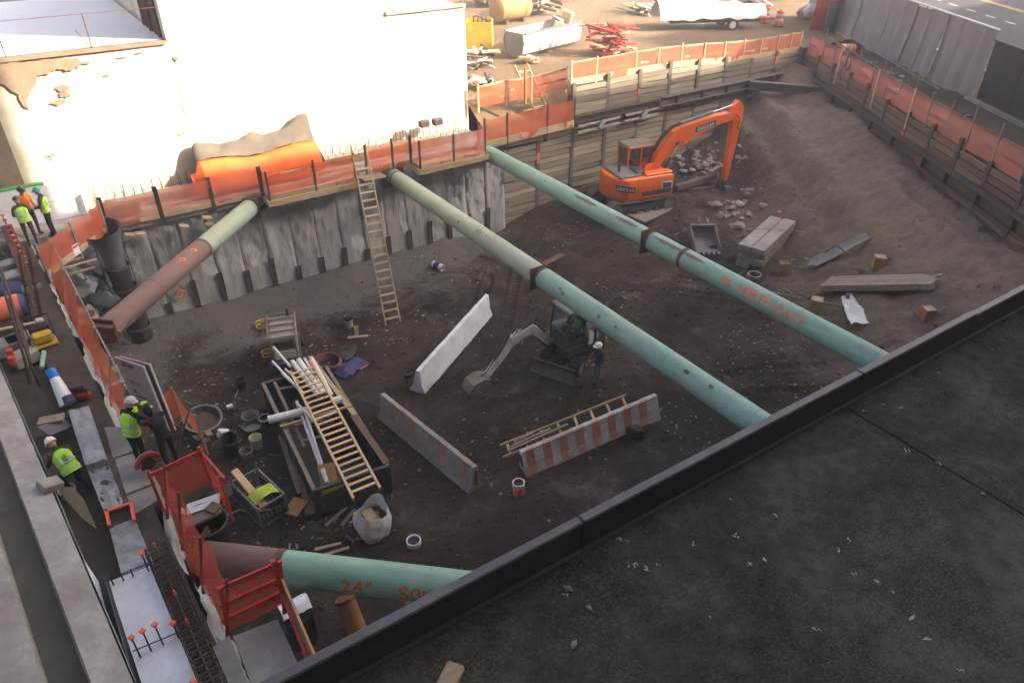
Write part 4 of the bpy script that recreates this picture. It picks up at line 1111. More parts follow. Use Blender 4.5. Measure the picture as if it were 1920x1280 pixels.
# wedge blocks and scraps on the ledge of the left wall
for i, (px, py, z, lab, sz, mt) in enumerate([(152, 588, 4.45, 'pale topped wooden block on the ledge behind the left net', (.42, .32, .22), 'wood_old'), (206, 702, 4.45, 'pale topped wooden block on ledge below the brown strut end', (.45, .35, .26), 'wood_old'), (157, 600, 4.3, 'flat board under the upper wooden block on left ledge', (.55, .3, .06), 'wood'), (205, 718, 4.3, 'flat board under the lower wooden block on left ledge', (.5, .35, .06), 'conc_light')]):
    q = P(px, py, z); m = MB(); m.box((0, 0, 0), sz, M.Rotation(.15, 3, 'Z'), bev=.015); o = m.build('wood_block', MT[mt]); o.location = (q.x + .12, q.y, z); tag(o, lab, 'wood block')
for i, (px, py) in enumerate([(150, 497), (148, 512), (120, 495)]):
    q = PY(px, py, 27.2 - .4 * (i == 2)); m = MB(); m.beam((-.45, .05, 0), (.55, .12, .03), .12, .05, bev=.005); o = m.build('plank_end', MT['wood'] if i < 2 else MT['wood_old']); o.location = q
    tag(o, ['upper pale plank end sticking out at the left back corner', 'lower pale plank end sticking out at left back corner', 'old plank end under the corner net at left'][i], 'plank')
t = thing('notice', 'small white notice hung on the corner net at left', 'sign', P(143, 468, 5.2))
m = MB(); c = V(t.location); m.prism([(-.14, -.18), (.14, -.18), (.14, .18), (-.14, .18)], c, (.7, .7, 0), (0, 0, 1), (.7, -.7, 0), .012); m.build('sheet', MT['white_plastic'], t, world=True)
m = MB(); m.prism([(-.12, .08), (.12, .08), (.12, .15), (-.12, .15)], c + V((.006, -.006, 0)), (.7, .7, 0), (0, 0, 1), (.7, -.7, 0), .012); m.build('red_bar', MT['red'], t, world=True)
# ------------------------------------------------------------------ excavators
def stadium(L, r, n=8):
    pts = []
    for k in range(n + 1):
        a = -math.pi / 2 + math.pi * k / n; pts.append((L / 2 - r + r * math.cos(a), r + r * math.sin(a)))
    for k in range(n + 1):
        a = math.pi / 2 + math.pi * k / n; pts.append((-L / 2 + r + r * math.cos(a), r + r * math.sin(a)))
    return pts
def resample(pts, step):
    out = []; n = len(pts); acc = 0
    for i in range(n):
        a, b = V((*pts[i], 0)), V((*pts[(i + 1) % n], 0)); L = (b - a).length
        while acc <= L and L > 0:
            q = a.lerp(b, acc / L); out.append((q.x, q.y, math.atan2(b.y - a.y, b.x - a.x))); acc += step
        acc -= L
    return out
def track(t, y, L, H, wd, pad, mat=None, rm=None):
    rm = rm or M.Identity(4)
    root = MB()
    prof = stadium(L, H / 2)
    m = MB()
    out = [[V((x, y - wd / 2, z)) for x, z in prof], [V((x, y + wd / 2, z)) for x, z in prof]]
    inn = stadium(L - .12, H / 2 - .06); inn = [(x, z + .06) for x, z in inn]
    o2 = [[V((x, y + wd / 2, z)) for x, z in inn], [V((x, y - wd / 2, z)) for x, z in inn]]
    m.loft(out + o2, False, loop=True)
    for (x, z, a) in resample(prof, pad):
        c = V((x, y, z)) + V((math.sin(a), 0, -math.cos(a))) * .012
        m.box(c, (pad * .55, wd + .01, .045), M.Rotation(-a, 3, 'Y'))
    m.v = [rm @ q for q in m.v]
    belt = m.build('track', mat or MT['rubber'], t)
    m = MB(); m.box((0, y, H / 2), (L - H * 1.05, wd * .55, H * .42), bev=.03); m.v = [rm @ q for q in m.v]; m.build('track_frame', MT['machine_dark'], belt)
    for sx in (-1, 1):
        m = MB(); m.cyl((sx * (L / 2 - H / 2), y - wd * .42, H / 2), (sx * (L / 2 - H / 2), y + wd * .42, H / 2), H / 2 - .07, n=18); m.v = [rm @ q for q in m.v]; m.build('idler', MT['mud_steel'], belt, smooth=40)
    for k in range(4):
        x = lerp(-L / 2 + H, L / 2 - H, (k + .5) / 4)
        m = MB(); m.cyl((x, y - wd * .45, .14), (x, y + wd * .45, .14), .10, n=12); m.v = [rm @ q for q in m.v]; m.build('roller', MT['mud_steel'], belt, smooth=40)
    return belt
def arm_box(m, prof_top, prof_bot, wd, mi=0):
    """box section arm: matching upper and lower profile points (x, z) and a width"""
    rings = []
    for (a, b) in zip(prof_top, prof_bot):
        rings.append([V((a[0], -wd / 2, a[1])), V((a[0], wd / 2, a[1])), V((b[0], wd / 2, b[1])), V((b[0], -wd / 2, b[1]))])
    m.loft(rings, mi=mi)
    return m
def cylinder(t, p, q, r, body, rod, y=0.0, frac=.6):
    p, q = V((p[0], y, p[1])), V((q[0], y, q[1]))
    m = MB(); m.cyl(p, p.lerp(q, frac), r, n=12); o = m.build('hydraulic_cylinder', body, t, smooth=40)
    m = MB(); m.cyl(p.lerp(q, frac), q, r * .55, n=10); m.build('rod', rod, o, smooth=40)
    return o
B0 = P(1183, 376, 1.3)
EZ = gz0(B0.x, B0.y) + .05
t = thing('excavator', 'large orange crawler excavator with raised boom by the timber wall', 'excavator', (B0.x, B0.y, EZ), R(-11.6))
for y in (-1.0, 1.0): track(t, y, 3.75, .78, .60, .17, MT['mud_steel'])
m = MB(); m.box((0, 0, .55), (1.8, 1.5, .4), bev=.05); m.cyl((0, 0, .7), (0, 0, 1.0), .62, n=24); m.build('undercarriage', MT['machine_dark'], t)
# house: plan outline with a round tail
def outline(k=1.0, front=1.55, hw=1.27, rad=1.62):
    pts = [(front, -hw * k)]
    pts.append((front - .25, -hw * k))
    a0 = math.acos(max(-1, min(1, hw / rad)))
    for i in range(15):
        a = -(math.pi / 2 + (math.pi) * i / 14 - 0) ; 
    for i in range(17):
        a = -math.pi / 2 - .35 - (math.pi - .7) * i / 16
        pts.append((rad * k * math.cos(a) * 1.0 - .05, max(-hw, min(hw, rad * k * math.sin(a)))))
    pts.append((front - .25, hw * k)); pts.append((front, hw * k))
    return pts
def slab(m, pts, z0, z1, inset=.0, bev=.12):
    cx = sum(p[0] for p in pts) / len(pts)
    def lay(z, k): return [V((cx + (x - cx) * k, y * k, z)) for x, y in pts]
    m.loft([lay(z0, .97), lay(z0 + bev * .5, 1.0), lay(z1 - bev, 1.0), lay(z1 - bev * .3, .975), lay(z1, .93)])
m = MB(); slab(m, [p for p in outline()], .84, 1.95); m.v = [v for v in m.v]
m.build('house', MT['orange_paint'], t, smooth=38)
m = MB(); m.loft([[V((x * .99, y * 1.003, z)) for x, y in [(-.2, -1.275), (1.5, -1.275)]] for z in (1.0, 1.22)], False, closed=False); m.build('lower_stripe', MT['machine_dark'], t)
m = MB(); m.box((-.75, -.1, 2.0), (1.25, 1.9, .14), bev=.05); m.build('engine_hood', MT['machine_mid'], t)
m = MB(); m.box((-.15, -.55, 2.06), (.5, .8, .18), bev=.04); m.build('grille', MT['machine_dark'], t)
m = MB(); m.box((.75, -.95, 2.0), (1.5, .5, .12), bev=.04); m.build('tool_cover', MT['orange_paint'], t)
m = MB(); m.cyl((-1.05, -.35, 2.05), (-1.05, -.35, 2.4), .06, n=10); m.build('exhaust', MT['steel_dark'], t)
for y in (-.12, -.46):
    m = MB(); m.prism([(.1, 1.6), (1.05, 1.6), (.85, 2.3), (.4, 2.3)], (0, y, 0), (1, 0, 0), (0, 0, 1), (0, 1, 0), .05); m.build('boom_bracket', MT['orange_paint'], t)
# cab
ca = thing('cab', None, None); ca.parent = t
for k in ('label', 'category'):
    if k in ca: del ca[k]
cx0, cx1, cy0, cy1, cz0, cz1 = -.25, 1.45, .20, 1.22, 1.0, 2.95
cp = [(cx0, cz0), (cx1, cz0), (cx1, 1.7), (cx1 - .22, cz1), (cx0, cz1)]
bpy.data.objects.remove(ca)
m = MB()
for y in (cy0, cy1):
    for (a, b) in zip(cp, cp[1:] + cp[:1]):
        m.beam((a[0], y, a[1]), (b[0], y, b[1]), .09, .09, up=(0, 1, 0), bev=.02)
    m.beam((.45, y, cz0), (.45, y, cz1), .08, .08, up=(0, 1, 0))
for (x, z) in cp: m.beam((x, cy0, z), (x, cy1, z), .09, .09, bev=.02)
m.prism([(cx0 - .03, cz0), (cx0 + .03, cz0), (cx0 + .03, 1.75), (cx0 - .03, 1.75)], (0, (cy0 + cy1) / 2, 0), (1, 0, 0), (0, 0, 1), (0, 1, 0), cy1 - cy0)
for y in (cy0, cy1): m.prism([(cx0, cz0), (cx1, cz0), (cx1, 1.35), (cx0, 1.35)], (0, y, 0), (1, 0, 0), (0, 0, 1), (0, 1, 0), .05)
cab = m.build('cab', MT['orange_paint'], t)
m = MB(); m.box((.47, .71, 2.99), (1.55, 1.08, .10), bev=.04); m.build('roof', MT['machine_mid'], cab)
m = MB(); m.box((.75, .71, 3.045), (.6, .7, .03)); m.build('roof_hatch', MT['board_brown'], cab)
for nm, vs in (('side_window', [(cx0 + .05, cy0 - .01, 1.35), (.42, cy0 - .01, 1.35), (.42, cy0 - .01, 2.9), (cx0 + .05, cy0 - .01, 2.9)]), ('side_window', [(.48, cy0 - .01, 1.35), (cx1, cy0 - .01, 1.35), (cx1, cy0 - .01, 1.7), (cx1 - .22, cy0 - .01, 2.9), (.48, cy0 - .01, 2.9)]),
               ('side_window', [(cx0 + .05, cy1 + .01, 1.35), (.42, cy1 + .01, 1.35), (.42, cy1 + .01, 2.9), (cx0 + .05, cy1 + .01, 2.9)]), ('side_window', [(.48, cy1 + .01, 1.35), (cx1, cy1 + .01, 1.35), (cx1, cy1 + .01, 1.7), (cx1 - .22, cy1 + .01, 2.9), (.48, cy1 + .01, 2.9)]),
               ('windscreen', [(cx1 + .02, cy0, 1.05), (cx1 + .02, cy1, 1.05), (cx1 + .02, cy1, 1.7), (cx1 - .2, cy1, 2.92), (cx1 - .2, cy0, 2.92), (cx1 + .02, cy0, 1.7)]), ('rear_window', [(cx0 - .02, cy0 + .1, 1.78), (cx0 - .02, cy1 - .1, 1.78), (cx0 - .02, cy1 - .1, 2.85), (cx0 - .02, cy0 + .1, 2.85)])):
    m = MB(); m.add([V(q) for q in vs], [list(range(len(vs)))]); m.build(nm, MT['glass'], cab)
m = MB(); m.box((.45, .72, 1.35), (.5, .5, .15), bev=.04); m.box((.2, .72, 1.75), (.14, .5, .75), bev=.05); m.build('seat', MT['black_plastic'], cab)
# boom, stick, cylinders
by = -.29
m = MB(); arm_box(m, [(.45, 1.55), (1.0, 2.75), (1.72, 3.72), (2.3, 3.95), (4.0, 4.25), (5.45, 4.32)], [(.75, 1.35), (1.35, 2.35), (2.1, 2.85), (2.7, 3.15), (4.1, 3.75), (5.50, 4.02)], .42)
m.v = [v + V((0, by, 0)) for v in m.v]; boom = m.build('boom', MT['orange_paint'], t)
m = MB(); m.prism([(3.0, 3.56), (4.15, 3.80), (4.15, 4.07), (3.0, 3.83)], (0, by - .216, 0), (1, 0, 0), (0, 0, 1), (0, 1, 0), .006); m.build('name_plate', MT['navy'], boom)
m = MB(); letters(m, 'DOOSAN', .165, lambda x, y: V((3.12 + x, by - .2215, 3.625 + .21 * x + y)), .22, gap=.34, slant=.2); m.build('name_lettering', MT['white_plastic'], boom)
m = MB(); m.cyl((2.05, by - .26, 3.12), (2.05, by + .26, 3.12), .11, n=14); m.cyl((2.35, by - .23, 3.15), (2.35, by + .23, 3.15), .05, n=10); m.build('pivot_pin', MT['steel_dark'], boom, smooth=40)
m = MB(); arm_box(m, [(5.05, 4.55), (5.42, 4.85), (5.75, 4.55), (5.78, 3.9), (5.62, 2.2), (5.50, .75)], [(5.0, 4.40), (5.15, 4.05), (5.22, 3.7), (5.25, 3.0), (5.28, 1.9), (5.30, .70)], .32)
m.v = [v + V((0, by, 0)) for v in m.v]; stick = m.build('stick', MT['orange_paint'], t)
m = MB(); m.box((5.39, by, .55), (.2, .2, .5), bev=.03); m.prism([(5.25, .15), (5.75, .2), (5.7, .75), (5.45, .7)], (0, by, 0), (1, 0, 0), (0, 0, 1), (0, 1, 0), .16); m.build('linkage', MT['mud_steel'], stick)
bk = MB()
for y in (by - .38, by + .38): bk.prism([(5.3, .45), (5.75, .35), (5.9, -.25), (5.45, -.55), (5.0, -.35)], (0, y, 0), (1, 0, 0), (0, 0, 1), (0, 1, 0), .04)
bk.loft([[V((x, by - .38, z)), V((x, by + .38, z))] for x, z in [(5.3, .45), (5.75, .35), (5.9, -.25), (5.45, -.55), (5.0, -.35)]], False, closed=False); bk.build('bucket', MT['mud_steel'], t)
for y in (by - .33, by + .33): cylinder(t, (1.05, 1.45), (2.05, 3.12), .07, MT['machine_dark'], MT['chrome'], y, .62)
cylinder(boom, (2.2, 4.05), (5.15, 4.62), .085, MT['machine_mid'], MT['chrome'], by, .62)
cylinder(stick, (5.88, 3.7), (5.68, .7), .06, MT['machine_dark'], MT['steel_grey'], by, .72)
for i, off in enumerate((-.1, 0, .1)):
    m = MB(); m.tube([(.55, by + off, 2.0), (.75, by + off, 2.75), (1.25, by + off, 3.5), (1.75, by + off, 3.92), (2.3, by + off, 4.08)], .028, 6); m.build('hose', MT['black_plastic'], boom, smooth=60)
m = MB(); m.tube([(5.3, by - .2, 4.2), (5.55, by - .25, 4.0), (5.5, by - .27, 3.5), (5.75, by - .25, 3.35), (5.9, by - .2, 3.5)], .03, 6); m.build('hose', MT['black_plastic'], stick, smooth=60)
# counterweight lettering on the tail and decal on the flank
def tail(a0, z0):
    return lambda x, y: V(((1.636) * math.cos(a0 + x / 1.62) - .05, (1.636) * math.sin(a0 + x / 1.62), z0 + y))
m = MB(); m.grid(lambda u, v: tail(R(212), 1.32)(u * .95, v * .30), 12, 2); m.build('tail_plate', MT['membrane'], t)
m = MB(); letters(m, 'DOOSAN', .16, lambda x, y: V((1.642 * math.cos(R(214) + x / 1.62) - .05, 1.642 * math.sin(R(214) + x / 1.62), 1.39 + y)), .2, gap=.3, slant=.15); m.build('tail_lettering', MT['white_plastic'], t)
m = MB(); m.prism([(.95, 1.25), (1.45, 1.25), (1.45, 1.5), (.95, 1.55)], (0, -1.276, 0), (1, 0, 0), (0, 0, 1), (0, 1, 0), .006); m.build('decal', MT['navy'], t)
m = MB(); m.prism([(.9, 1.24), (1.5, 1.24), (1.5, 1.60), (.9, 1.62)], (0, -1.273, 0), (1, 0, 0), (0, 0, 1), (0, 1, 0), .005); m.build('decal_border', MT['white_plastic'], t)
for x in (-.45, .42):
    m = MB(); m.box((x, -1.262, 1.45), (.012, .02, .82)); m.build('panel_gap', MT['steel_dark'], t)

# ------------------------------------------------------------------ small excavator
MC = P(1072, 686, 0); MC.z = gz(MC.x, MC.y)
t = thing('mini_excavator', 'small white and dark excavator with glazed cab digging in pit', 'excavator', MC, R(177))
tr = M.Rotation(R(28), 4, 'Z')
for y in (-.62, .62): track(t, y, 2.15, .56, .36, .11, MT['rubber'], tr)
m = MB(); m.box((0, 0, .42), (1.0, .9, .26), bev=.04); m.v = [tr @ v for v in m.v]; m.build('undercarriage', MT['machine_dark'], t)
m = MB()
def bl(u, v):
    a = lerp(-.5, .7, v); return tr @ V((1.55 + .28 * (1 - math.cos(a)), lerp(-.85, .85, u), .30 + .30 * math.sin(a) / .64))
m.grid(bl, 8, 6); m.grid(lambda u, v: bl(1 - u, v) + (tr @ V((.05, 0, 0))), 8, 6); m.v = [V(q) for q in m.v]
bld = m.build('dozer_blade', MT['mud_steel'], t, smooth=50)
m = MB()
for y in (-.32, .32): m.beam(tr @ V((.3, y, .35)), tr @ V((1.5, y, .30)), .1, .14)
m.beam(tr @ V((1.53, -.85, .62)), tr @ V((1.53, .85, .62)), .06, .06); m.build('blade_arm', MT['machine_dark'], bld)
m = MB()
pts = [(.75, -.72), (.75, .72)] + [(-.15 + .85 * math.cos(a), .85 * math.sin(a) * .9) for a in [R(110 + 140 * k / 12) for k in range(13)]]
slab(m, [(p[0], p[1]) for p in pts], .62, 1.02, bev=.06); m.build('house', MT['machine_dark'], t, smooth=40)
m = MB(); m.loft([[V((-.05 + .72 * k * math.cos(R(95 + 170 * j / 12)), .2 * 0 + (.78 * k) * math.sin(R(95 + 170 * j / 12)), z)) for j in range(13)] for z, k in ((1.0, 1.05), (1.35, 1.05), (1.62, .92), (1.68, .7))]); m.build('engine_cover', MT['machine_white'], t, smooth=50)
m = MB(); m.box((.2, -.52, 1.2), (.7, .42, .42), bev=.1); m.build('side_cover', MT['machine_white'], t, smooth=40)
x0, x1, y0, y1, z0, z1 = -.45, .82, -.30, .72, 1.0, 2.42
m = MB()
cp = [(x0, z0), (x1, z0), (x1 - .02, 1.6), (x1 - .14, z1), (x0, z1)]
for y in (y0, y1):
    for a, b in zip(cp, cp[1:] + cp[:1]): m.beam((a[0], y, a[1]), (b[0], y, b[1]), .08, .08, up=(0, 1, 0), bev=.015)
    m.beam((.05, y, z0), (.05, y, z1), .07, .07, up=(0, 1, 0))
for x, z in cp: m.beam((x, y0, z), (x, y1, z), .08, .08, bev=.015)
cab = m.build('cab', MT['machine_dark'], t)
m = MB(); m.box(((x0 + x1) / 2 - .05, (y0 + y1) / 2, z1 + .05), (x1 - x0 + .05, y1 - y0 + .1, .11), bev=.05); m.build('roof', MT['machine_mid'], cab, smooth=40)
for y in (y0, y1):
    m = MB(); m.prism([(x0, z0), (x1, z0), (x1, 1.28), (x0, 1.28)], (0, y, 0), (1, 0, 0), (0, 0, 1), (0, 1, 0), .04); m.build('door_panel', MT['machine_dark'], cab)
for nm, vs in (('windscreen', [(x1 + .01, y0, z0), (x1 + .01, y1, z0), (x1 - .01, y1, 1.6), (x1 - .13, y1, z1), (x1 - .13, y0, z1), (x1 - .01, y0, 1.6)]), ('side_window', [(.08, y1 + .005, 1.28), (x1, y1 + .005, 1.28), (x1 - .02, y1 + .005, 1.6), (x1 - .14, y1 + .005, z1), (.08, y1 + .005, z1)]), ('side_window', [(x0, y1 + .005, 1.28), (.02, y1 + .005, 1.28), (.02, y1 + .005, z1), (x0, y1 + .005, z1)]),
               ('side_window', [(.08, y0 - .005, 1.28), (x1, y0 - .005, 1.28), (x1 - .14, y0 - .005, z1), (.08, y0 - .005, z1)]), ('rear_window', [(x0 - .01, y0, 1.4), (x0 - .01, y1, 1.4), (x0 - .01, y1, z1), (x0 - .01, y0, z1)])):
    m = MB(); m.add([V(q) for q in vs], [list(range(len(vs)))]); m.build(nm, MT['glass_green'], cab)
m = MB(); m.box((-.1, .2, 1.2), (.5, .5, .14), bev=.04); m.box((-.35, .2, 1.55), (.12, .48, .65), bev=.05); m.build('seat', MT['black_plastic'], cab)
for y in (-.05, .45):
    m = MB(); m.cyl((.35, y, 1.0), (.38, y, 1.55), .025, n=6); m.build('control_lever', MT['black_plastic'], cab)
by = -.12
m = MB(); m.box((.9, by, .8), (.4, .3, .4), bev=.05); m.build('swing_post', MT['machine_dark'], t)
m = MB(); arm_box(m, [(.85, 1.05), (1.45, 1.75), (1.78, 1.98), (2.15, 1.85), (2.62, 1.55)], [(1.05, .85), (1.6, 1.45), (1.8, 1.62), (2.1, 1.58), (2.55, 1.35)], .2); m.v = [v + V((0, by, 0)) for v in m.v]; boom = m.build('boom', MT['machine_white'], t)
m = MB(); arm_box(m, [(2.35, 1.78), (2.62, 1.75), (3.0, 1.25), (3.75, .35)], [(2.3, 1.62), (2.5, 1.42), (2.82, 1.02), (3.62, .26)], .17); m.v = [v + V((0, by, 0)) for v in m.v]; stick = m.build('stick', MT['machine_white'], t)
cylinder(boom, (1.75, 2.02), (2.4, 1.78), .05, MT['machine_dark'], MT['chrome'], by, .6)
cylinder(t, (1.0, .75), (1.78, 1.6), .055, MT['machine_dark'], MT['chrome'], by, .6)
cylinder(stick, (2.62, 1.85), (3.6, .52), .045, MT['machine_dark'], MT['mud_steel'], by, .65)
for off in (-.05, .05):
    m = MB(); m.tube([(1.2, by + off, 1.5), (1.75, by + off, 2.1), (2.3, by + off, 1.95), (2.8, by + off, 1.5), (3.3, by + off, .85)], .02, 5); m.build('hose', MT['black_plastic'], boom)
m = MB()
cur = [(3.55, .45), (3.9, .52), (4.25, .40), (4.42, .12), (4.35, -.08)]
for y in (by - .3, by + .3): m.prism([(3.6, .45), (3.9, .52), (4.25, .40), (4.42, .12), (4.35, -.06), (3.85, -.04)], (0, y, 0), (1, 0, 0), (0, 0, 1), (0, 1, 0), .03)
m.loft([[V((x, by - .3, z)), V((x, by + .3, z)), V((x, by + .3, z - .03)), V((x, by - .3, z - .03))] for x, z in cur])
for k in range(4): m.beam((4.34, by - .25 + k * .165, -.05), (4.30, by - .25 + k * .165, -.2), .06, .03)
m.build('bucket', MT['mud_steel'], t)
m = MB(); m.beam((3.62, by, .6), (3.95, by, .48), .14, .05); m.build('linkage', MT['mud_steel'], stick)
# ------------------------------------------------------------------ loose bucket lying face up
q = G(1320, 462); t = thing('excavator_bucket', 'spare grey digging bucket lying open on the ground beside timber stack', 'bucket', q + V((0, 0, .05)), R(-122))
t.rotation_euler = (0, R(8), R(-122))
m = MB(); 
cur = [(-.72, .55), (-.78, .25), (-.6, .03), (.2, .0), (.72, .12)]
m.loft([[V((x, -.55, z)), V((x, .55, z)), V((x, .55, z - .04)), V((x, -.55, z - .04))] for x, z in cur])
for y in (-.56, .56): m.prism([(-.72, .58), (-.78, .25), (-.6, .0), (.2, -.03), (.72, .1), (.6, .3)], (0, y, 0), (1, 0, 0), (0, 0, 1), (0, 1, 0), .04)
m.build('shell', MT['machine_mid'], t)
m = MB(); m.box((-.78, 0, .58), (.18, 1.15, .1), bev=.02); m.build('top_bar', MT['machine_mid'], t)
for y in (-.18, .18):
    m = MB(); m.prism([(-.75, .55), (-1.15, .62), (-1.1, .85), (-.75, .72)], (0, y, 0), (1, 0, 0), (0, 0, 1), (0, 1, 0), .05); m.build('hanger', MT['machine_mid'], t)
for k in range(5):
    m = MB(); m.box((.80, -.46 + k * .23, .13), (.22, .11, .05), bev=.01); m.build('tooth', MT['mud_steel'], t)
# ------------------------------------------------------------------ concrete barriers
def barrier(label, a, b, mats, h=.82, stripes=(), tilt=0.0, stripe_side=-1, conn=True, group='concrete barriers in the pit'):
    a, b = V(a), V(b); d = (b - a); L = d.length; d.normalize()
    t = thing('concrete_barrier', label, 'barrier', (a + b) / 2, math.atan2(d.y, d.x), group=group)
    t.rotation_euler = (tilt, -math.asin(max(-1, min(1, d.z))), math.atan2(d.y, d.x))
    prof = [(-.30, 0), (-.30, .075), (-.175, .30), (-.085, h - .03), (-.07, h), (.07, h), (.085, h - .03), (.175, .30), (.30, .075), (.30, 0)]
    m = MB(); n = 40
    def rg(k):
        x = -L / 2 + L * k / n
        e = .02 * fbm(V((x * 2.2, L, 0)), 3)
        return [V((x + .03 * NZ.noise(V((y * 5, z * 5, k * .01 + L))) * (k in (0, n)), y + .016 * NZ.noise(V((x * 3, y * 9, z * 6 + L))), z - .03 * max(0, NZ.noise(V((x * 1.7, 0, L)))) * (z > h - .1))) for y, z in prof]
    m.loft([rg(k) for k in range(n + 1)])
    o = m.build('barrier_body', mats[0], t, smooth=30)
    for (x0, w_, lean) in stripes:
        if abs(x0) + w_ / 2 + abs(lean) > L - .04: continue
        for sd in ((stripe_side,) if stripe_side else (-1, 1)):
            m = MB()
            pr = [(.178, .31), (.13, .56), (.088, h - .03), (.072, h + .003), (.0, h + .006)]
            pr = [(.295, .085), (.235, .2)] + pr if x0 >= 0 else pr
            m.grid(lambda u, v: (lambda k: V((-L / 2 + (abs(x0) + (u - .5) * w_ + lean * k / (len(pr) - 1) + .025 * NZ.noise(V((k * 1.7, u * 3, abs(x0))))) , sd * (pr[k][0] + .012), pr[k][1])))(min(len(pr) - 1, int(round(v * (len(pr) - 1))))), 4, len(pr) - 1)
            m.build('painted_stripe', mats[1], o)
    if conn:
        for x in (-L / 2, L / 2):
            m = MB(); m.box((x, 0, h * .55), (.07, .05, h * .55)); m.build('end_key', MT['steel_dark'], t)
    return t
g_ = lambda x, y: G(x, y)
a_, b_ = g_(990, 893), g_(1240, 785)
barrier('concrete barrier with orange stripes facing camera, timber ladder behind it', a_ + V((0, .25, 0)), b_ + V((0, .25, 0)), (MT['barrier_white'], MT['stripe']), .9, [(.22 + k * .575, .27, .08) for k in range(9)], stripe_side=-1)
a_, b_ = g_(722, 778), g_(893, 918)
barrier('grey concrete barrier with rusty stripes standing left of the striped one', a_, b_, (MT['barrier_conc'], MT['stripe']), .95, [(-.75, .26, .15), (-1.75, .26, .15), (-3.3, .22, .1), (-4.35, .24, .1), (-5.0, .2, .1)], stripe_side=-1)
a_, b_ = g_(783, 735), g_(911, 588)
barrier('white concrete barrier without stripes, beside the small excavator arm', a_, b_, (MT['barrier_blue'], MT['stripe']), .95, (), tilt=R(4), conn=False)
# timber ladder lying behind the striped barrier
a_, b_ = g_(945, 868), g_(1180, 772)
ladder('ladder', 'short timber ladder lying behind the striped concrete barrier', a_ + V((0, .15, .38)), b_ + V((0, .1, .42)), .5, (.35, .9, .12), 8, MT['wood'])
t = thing('lumber', 'loose timber offcuts on ladder behind the striped barrier', 'lumber', a_)
for i in range(3):
    m = MB(); m.beam(a_ + V((.1 + .2 * i, -.05 + .12 * i, .5)), a_ + (b_ - a_) * (.5 - .12 * i) + V((0, .05 + .1 * i, .5)), .08, .05); m.build('offcut', MT['wood_old'], t, world=True)
# ------------------------------------------------------------------ open container with the big ladder lying over it
sk = [G(518, 965), G(735, 920), G(665, 740), G(497, 735)]
c0 = P(520, 968, .05); c1 = P(735, 925, .05)
ux = (c1 - c0).normalized(); uy = V((-ux.y, ux.x, 0))
if uy.y < 0: uy = -uy
Ls, Ws = 6.2, (c1 - c0).length
uy = (P(494, 722, 1.0) - P(590, 922, 1.0)); Ls = uy.length; uy.normalize()
c0 = P(590, 922, 1.0); c0.z = .02; c1 = P(727, 876, 1.0); c1.z = .02; ux = (c1 - c0).normalized(); Ws = (c1 - c0).length
t = thing('open_skip', 'dark green open steel skip holding timber and pipes under the long ladder', 'skip', c0 + ux * Ws / 2 + uy * Ls / 2)
H_ = .98
def skp(x, y, z): return c0 + ux * x + uy * y + V((0, 0, z))
def wallp(a, b, name='side_panel', h=H_, z0=.05, mat='green_paint', th=.06):
    m = MB(); p_, q_ = skp(*a, 0), skp(*b, 0)
    m.beam(p_ + V((0, 0, z0 + h / 2)), q_ + V((0, 0, z0 + h / 2)), th, h)
    L = (q_ - p_).length; n = max(2, int(L / .9)); d = (q_ - p_).normalized(); nr = V((-d.y, d.x, 0))
    o = m.build(name, MT[mat], t, world=True)
    m = MB(); m.beam(p_ + V((0, 0, z0 + h)), q_ + V((0, 0, z0 + h)), .12, .09, bev=.01); m.build('rim', MT['wood_old'] if name == 'side_panel' else MT['green_paint'], o, world=True)
    for k in range(n + 1):
        m = MB(); c = p_.lerp(q_, k / n); m.beam(c + V((0, 0, z0)) , c + V((0, 0, z0 + h)), .08, .12, up=nr); m.build('rib', MT['green_paint'], o, world=True)
wallp((0, 0), (Ws, 0), 'end_panel'); wallp((0, 0), (0, Ls)); wallp((Ws, 0), (Ws, Ls)); wallp((0, Ls), (Ws, Ls), 'end_panel')
m = MB(); m.add([skp(0, 0, .12), skp(Ws, 0, .12), skp(Ws, Ls, .12), skp(0, Ls, .12)], [[0, 1, 2, 3]]); m.build('floor', MT['membrane'], t, world=True)
m = MB(); m.add([skp(.15 + .12 * math.cos(k * .6) + .55 * k / 12, -.04, H_ + .02 - .16 * (k % 2) * .4 - .02 * k) for k in range(12)] , [list(range(12))])
m = MB(); m.prism([(.15, -.02), (1.15, .0), (1.05, -.1), (.6, -.2), (.2, -.22)], skp(0, -.045, H_ + .06), ux, (0, 0, 1), uy, .012); m.build('yellow_tape', MT['lime'], t, world=True)
for z in (.3, .72):
    m = MB(); letters(m, 'S', .16, lambda x, y: skp(.12 + x, -.05, z + y), .15); m.build('sprayed_mark', MT['machine_mid'], t, world=True)
# timber inside the skip
def stick(name, label, p, q, w_, h_, mat, cat='plank', group=None):
    m = MB(); m.beam(p, q, w_, h_, bev=.004); return tag(m.build(name, MT[mat]), label, cat, group)
L3 = lambda x0, y0, z0, x1, y1, z1: (skp(x0, y0, z0), skp(x1, y1, z1))
t = thing('crate_frame', 'timber frame with crosspieces leaning inside the open skip', 'crate', skp(1, 3, .6))
for i, (a, b) in enumerate([((.35, 2.3, .75), (.35, 5.6, 1.1)), ((1.0, 2.3, .6), (1.0, 5.4, .95)), ((.3, 2.6, .78), (1.1, 2.6, .68)), ((.3, 4.0, .92), (1.15, 4.0, .8)), ((.3, 5.2, 1.08), (1.15, 5.2, .95)), ((.3, 3.3, .9), (1.2, 3.25, .8))]):
    m = MB(); m.beam(skp(*a), skp(*b), .10, .05, bev=.004); m.build('member', MT['wood_old'], t, world=True)
stick('plank', 'brown plywood offcut standing inside skip near its front', *L3(.5, .35, .25, .65, 1.1, .9), .5, .03, 'ply')
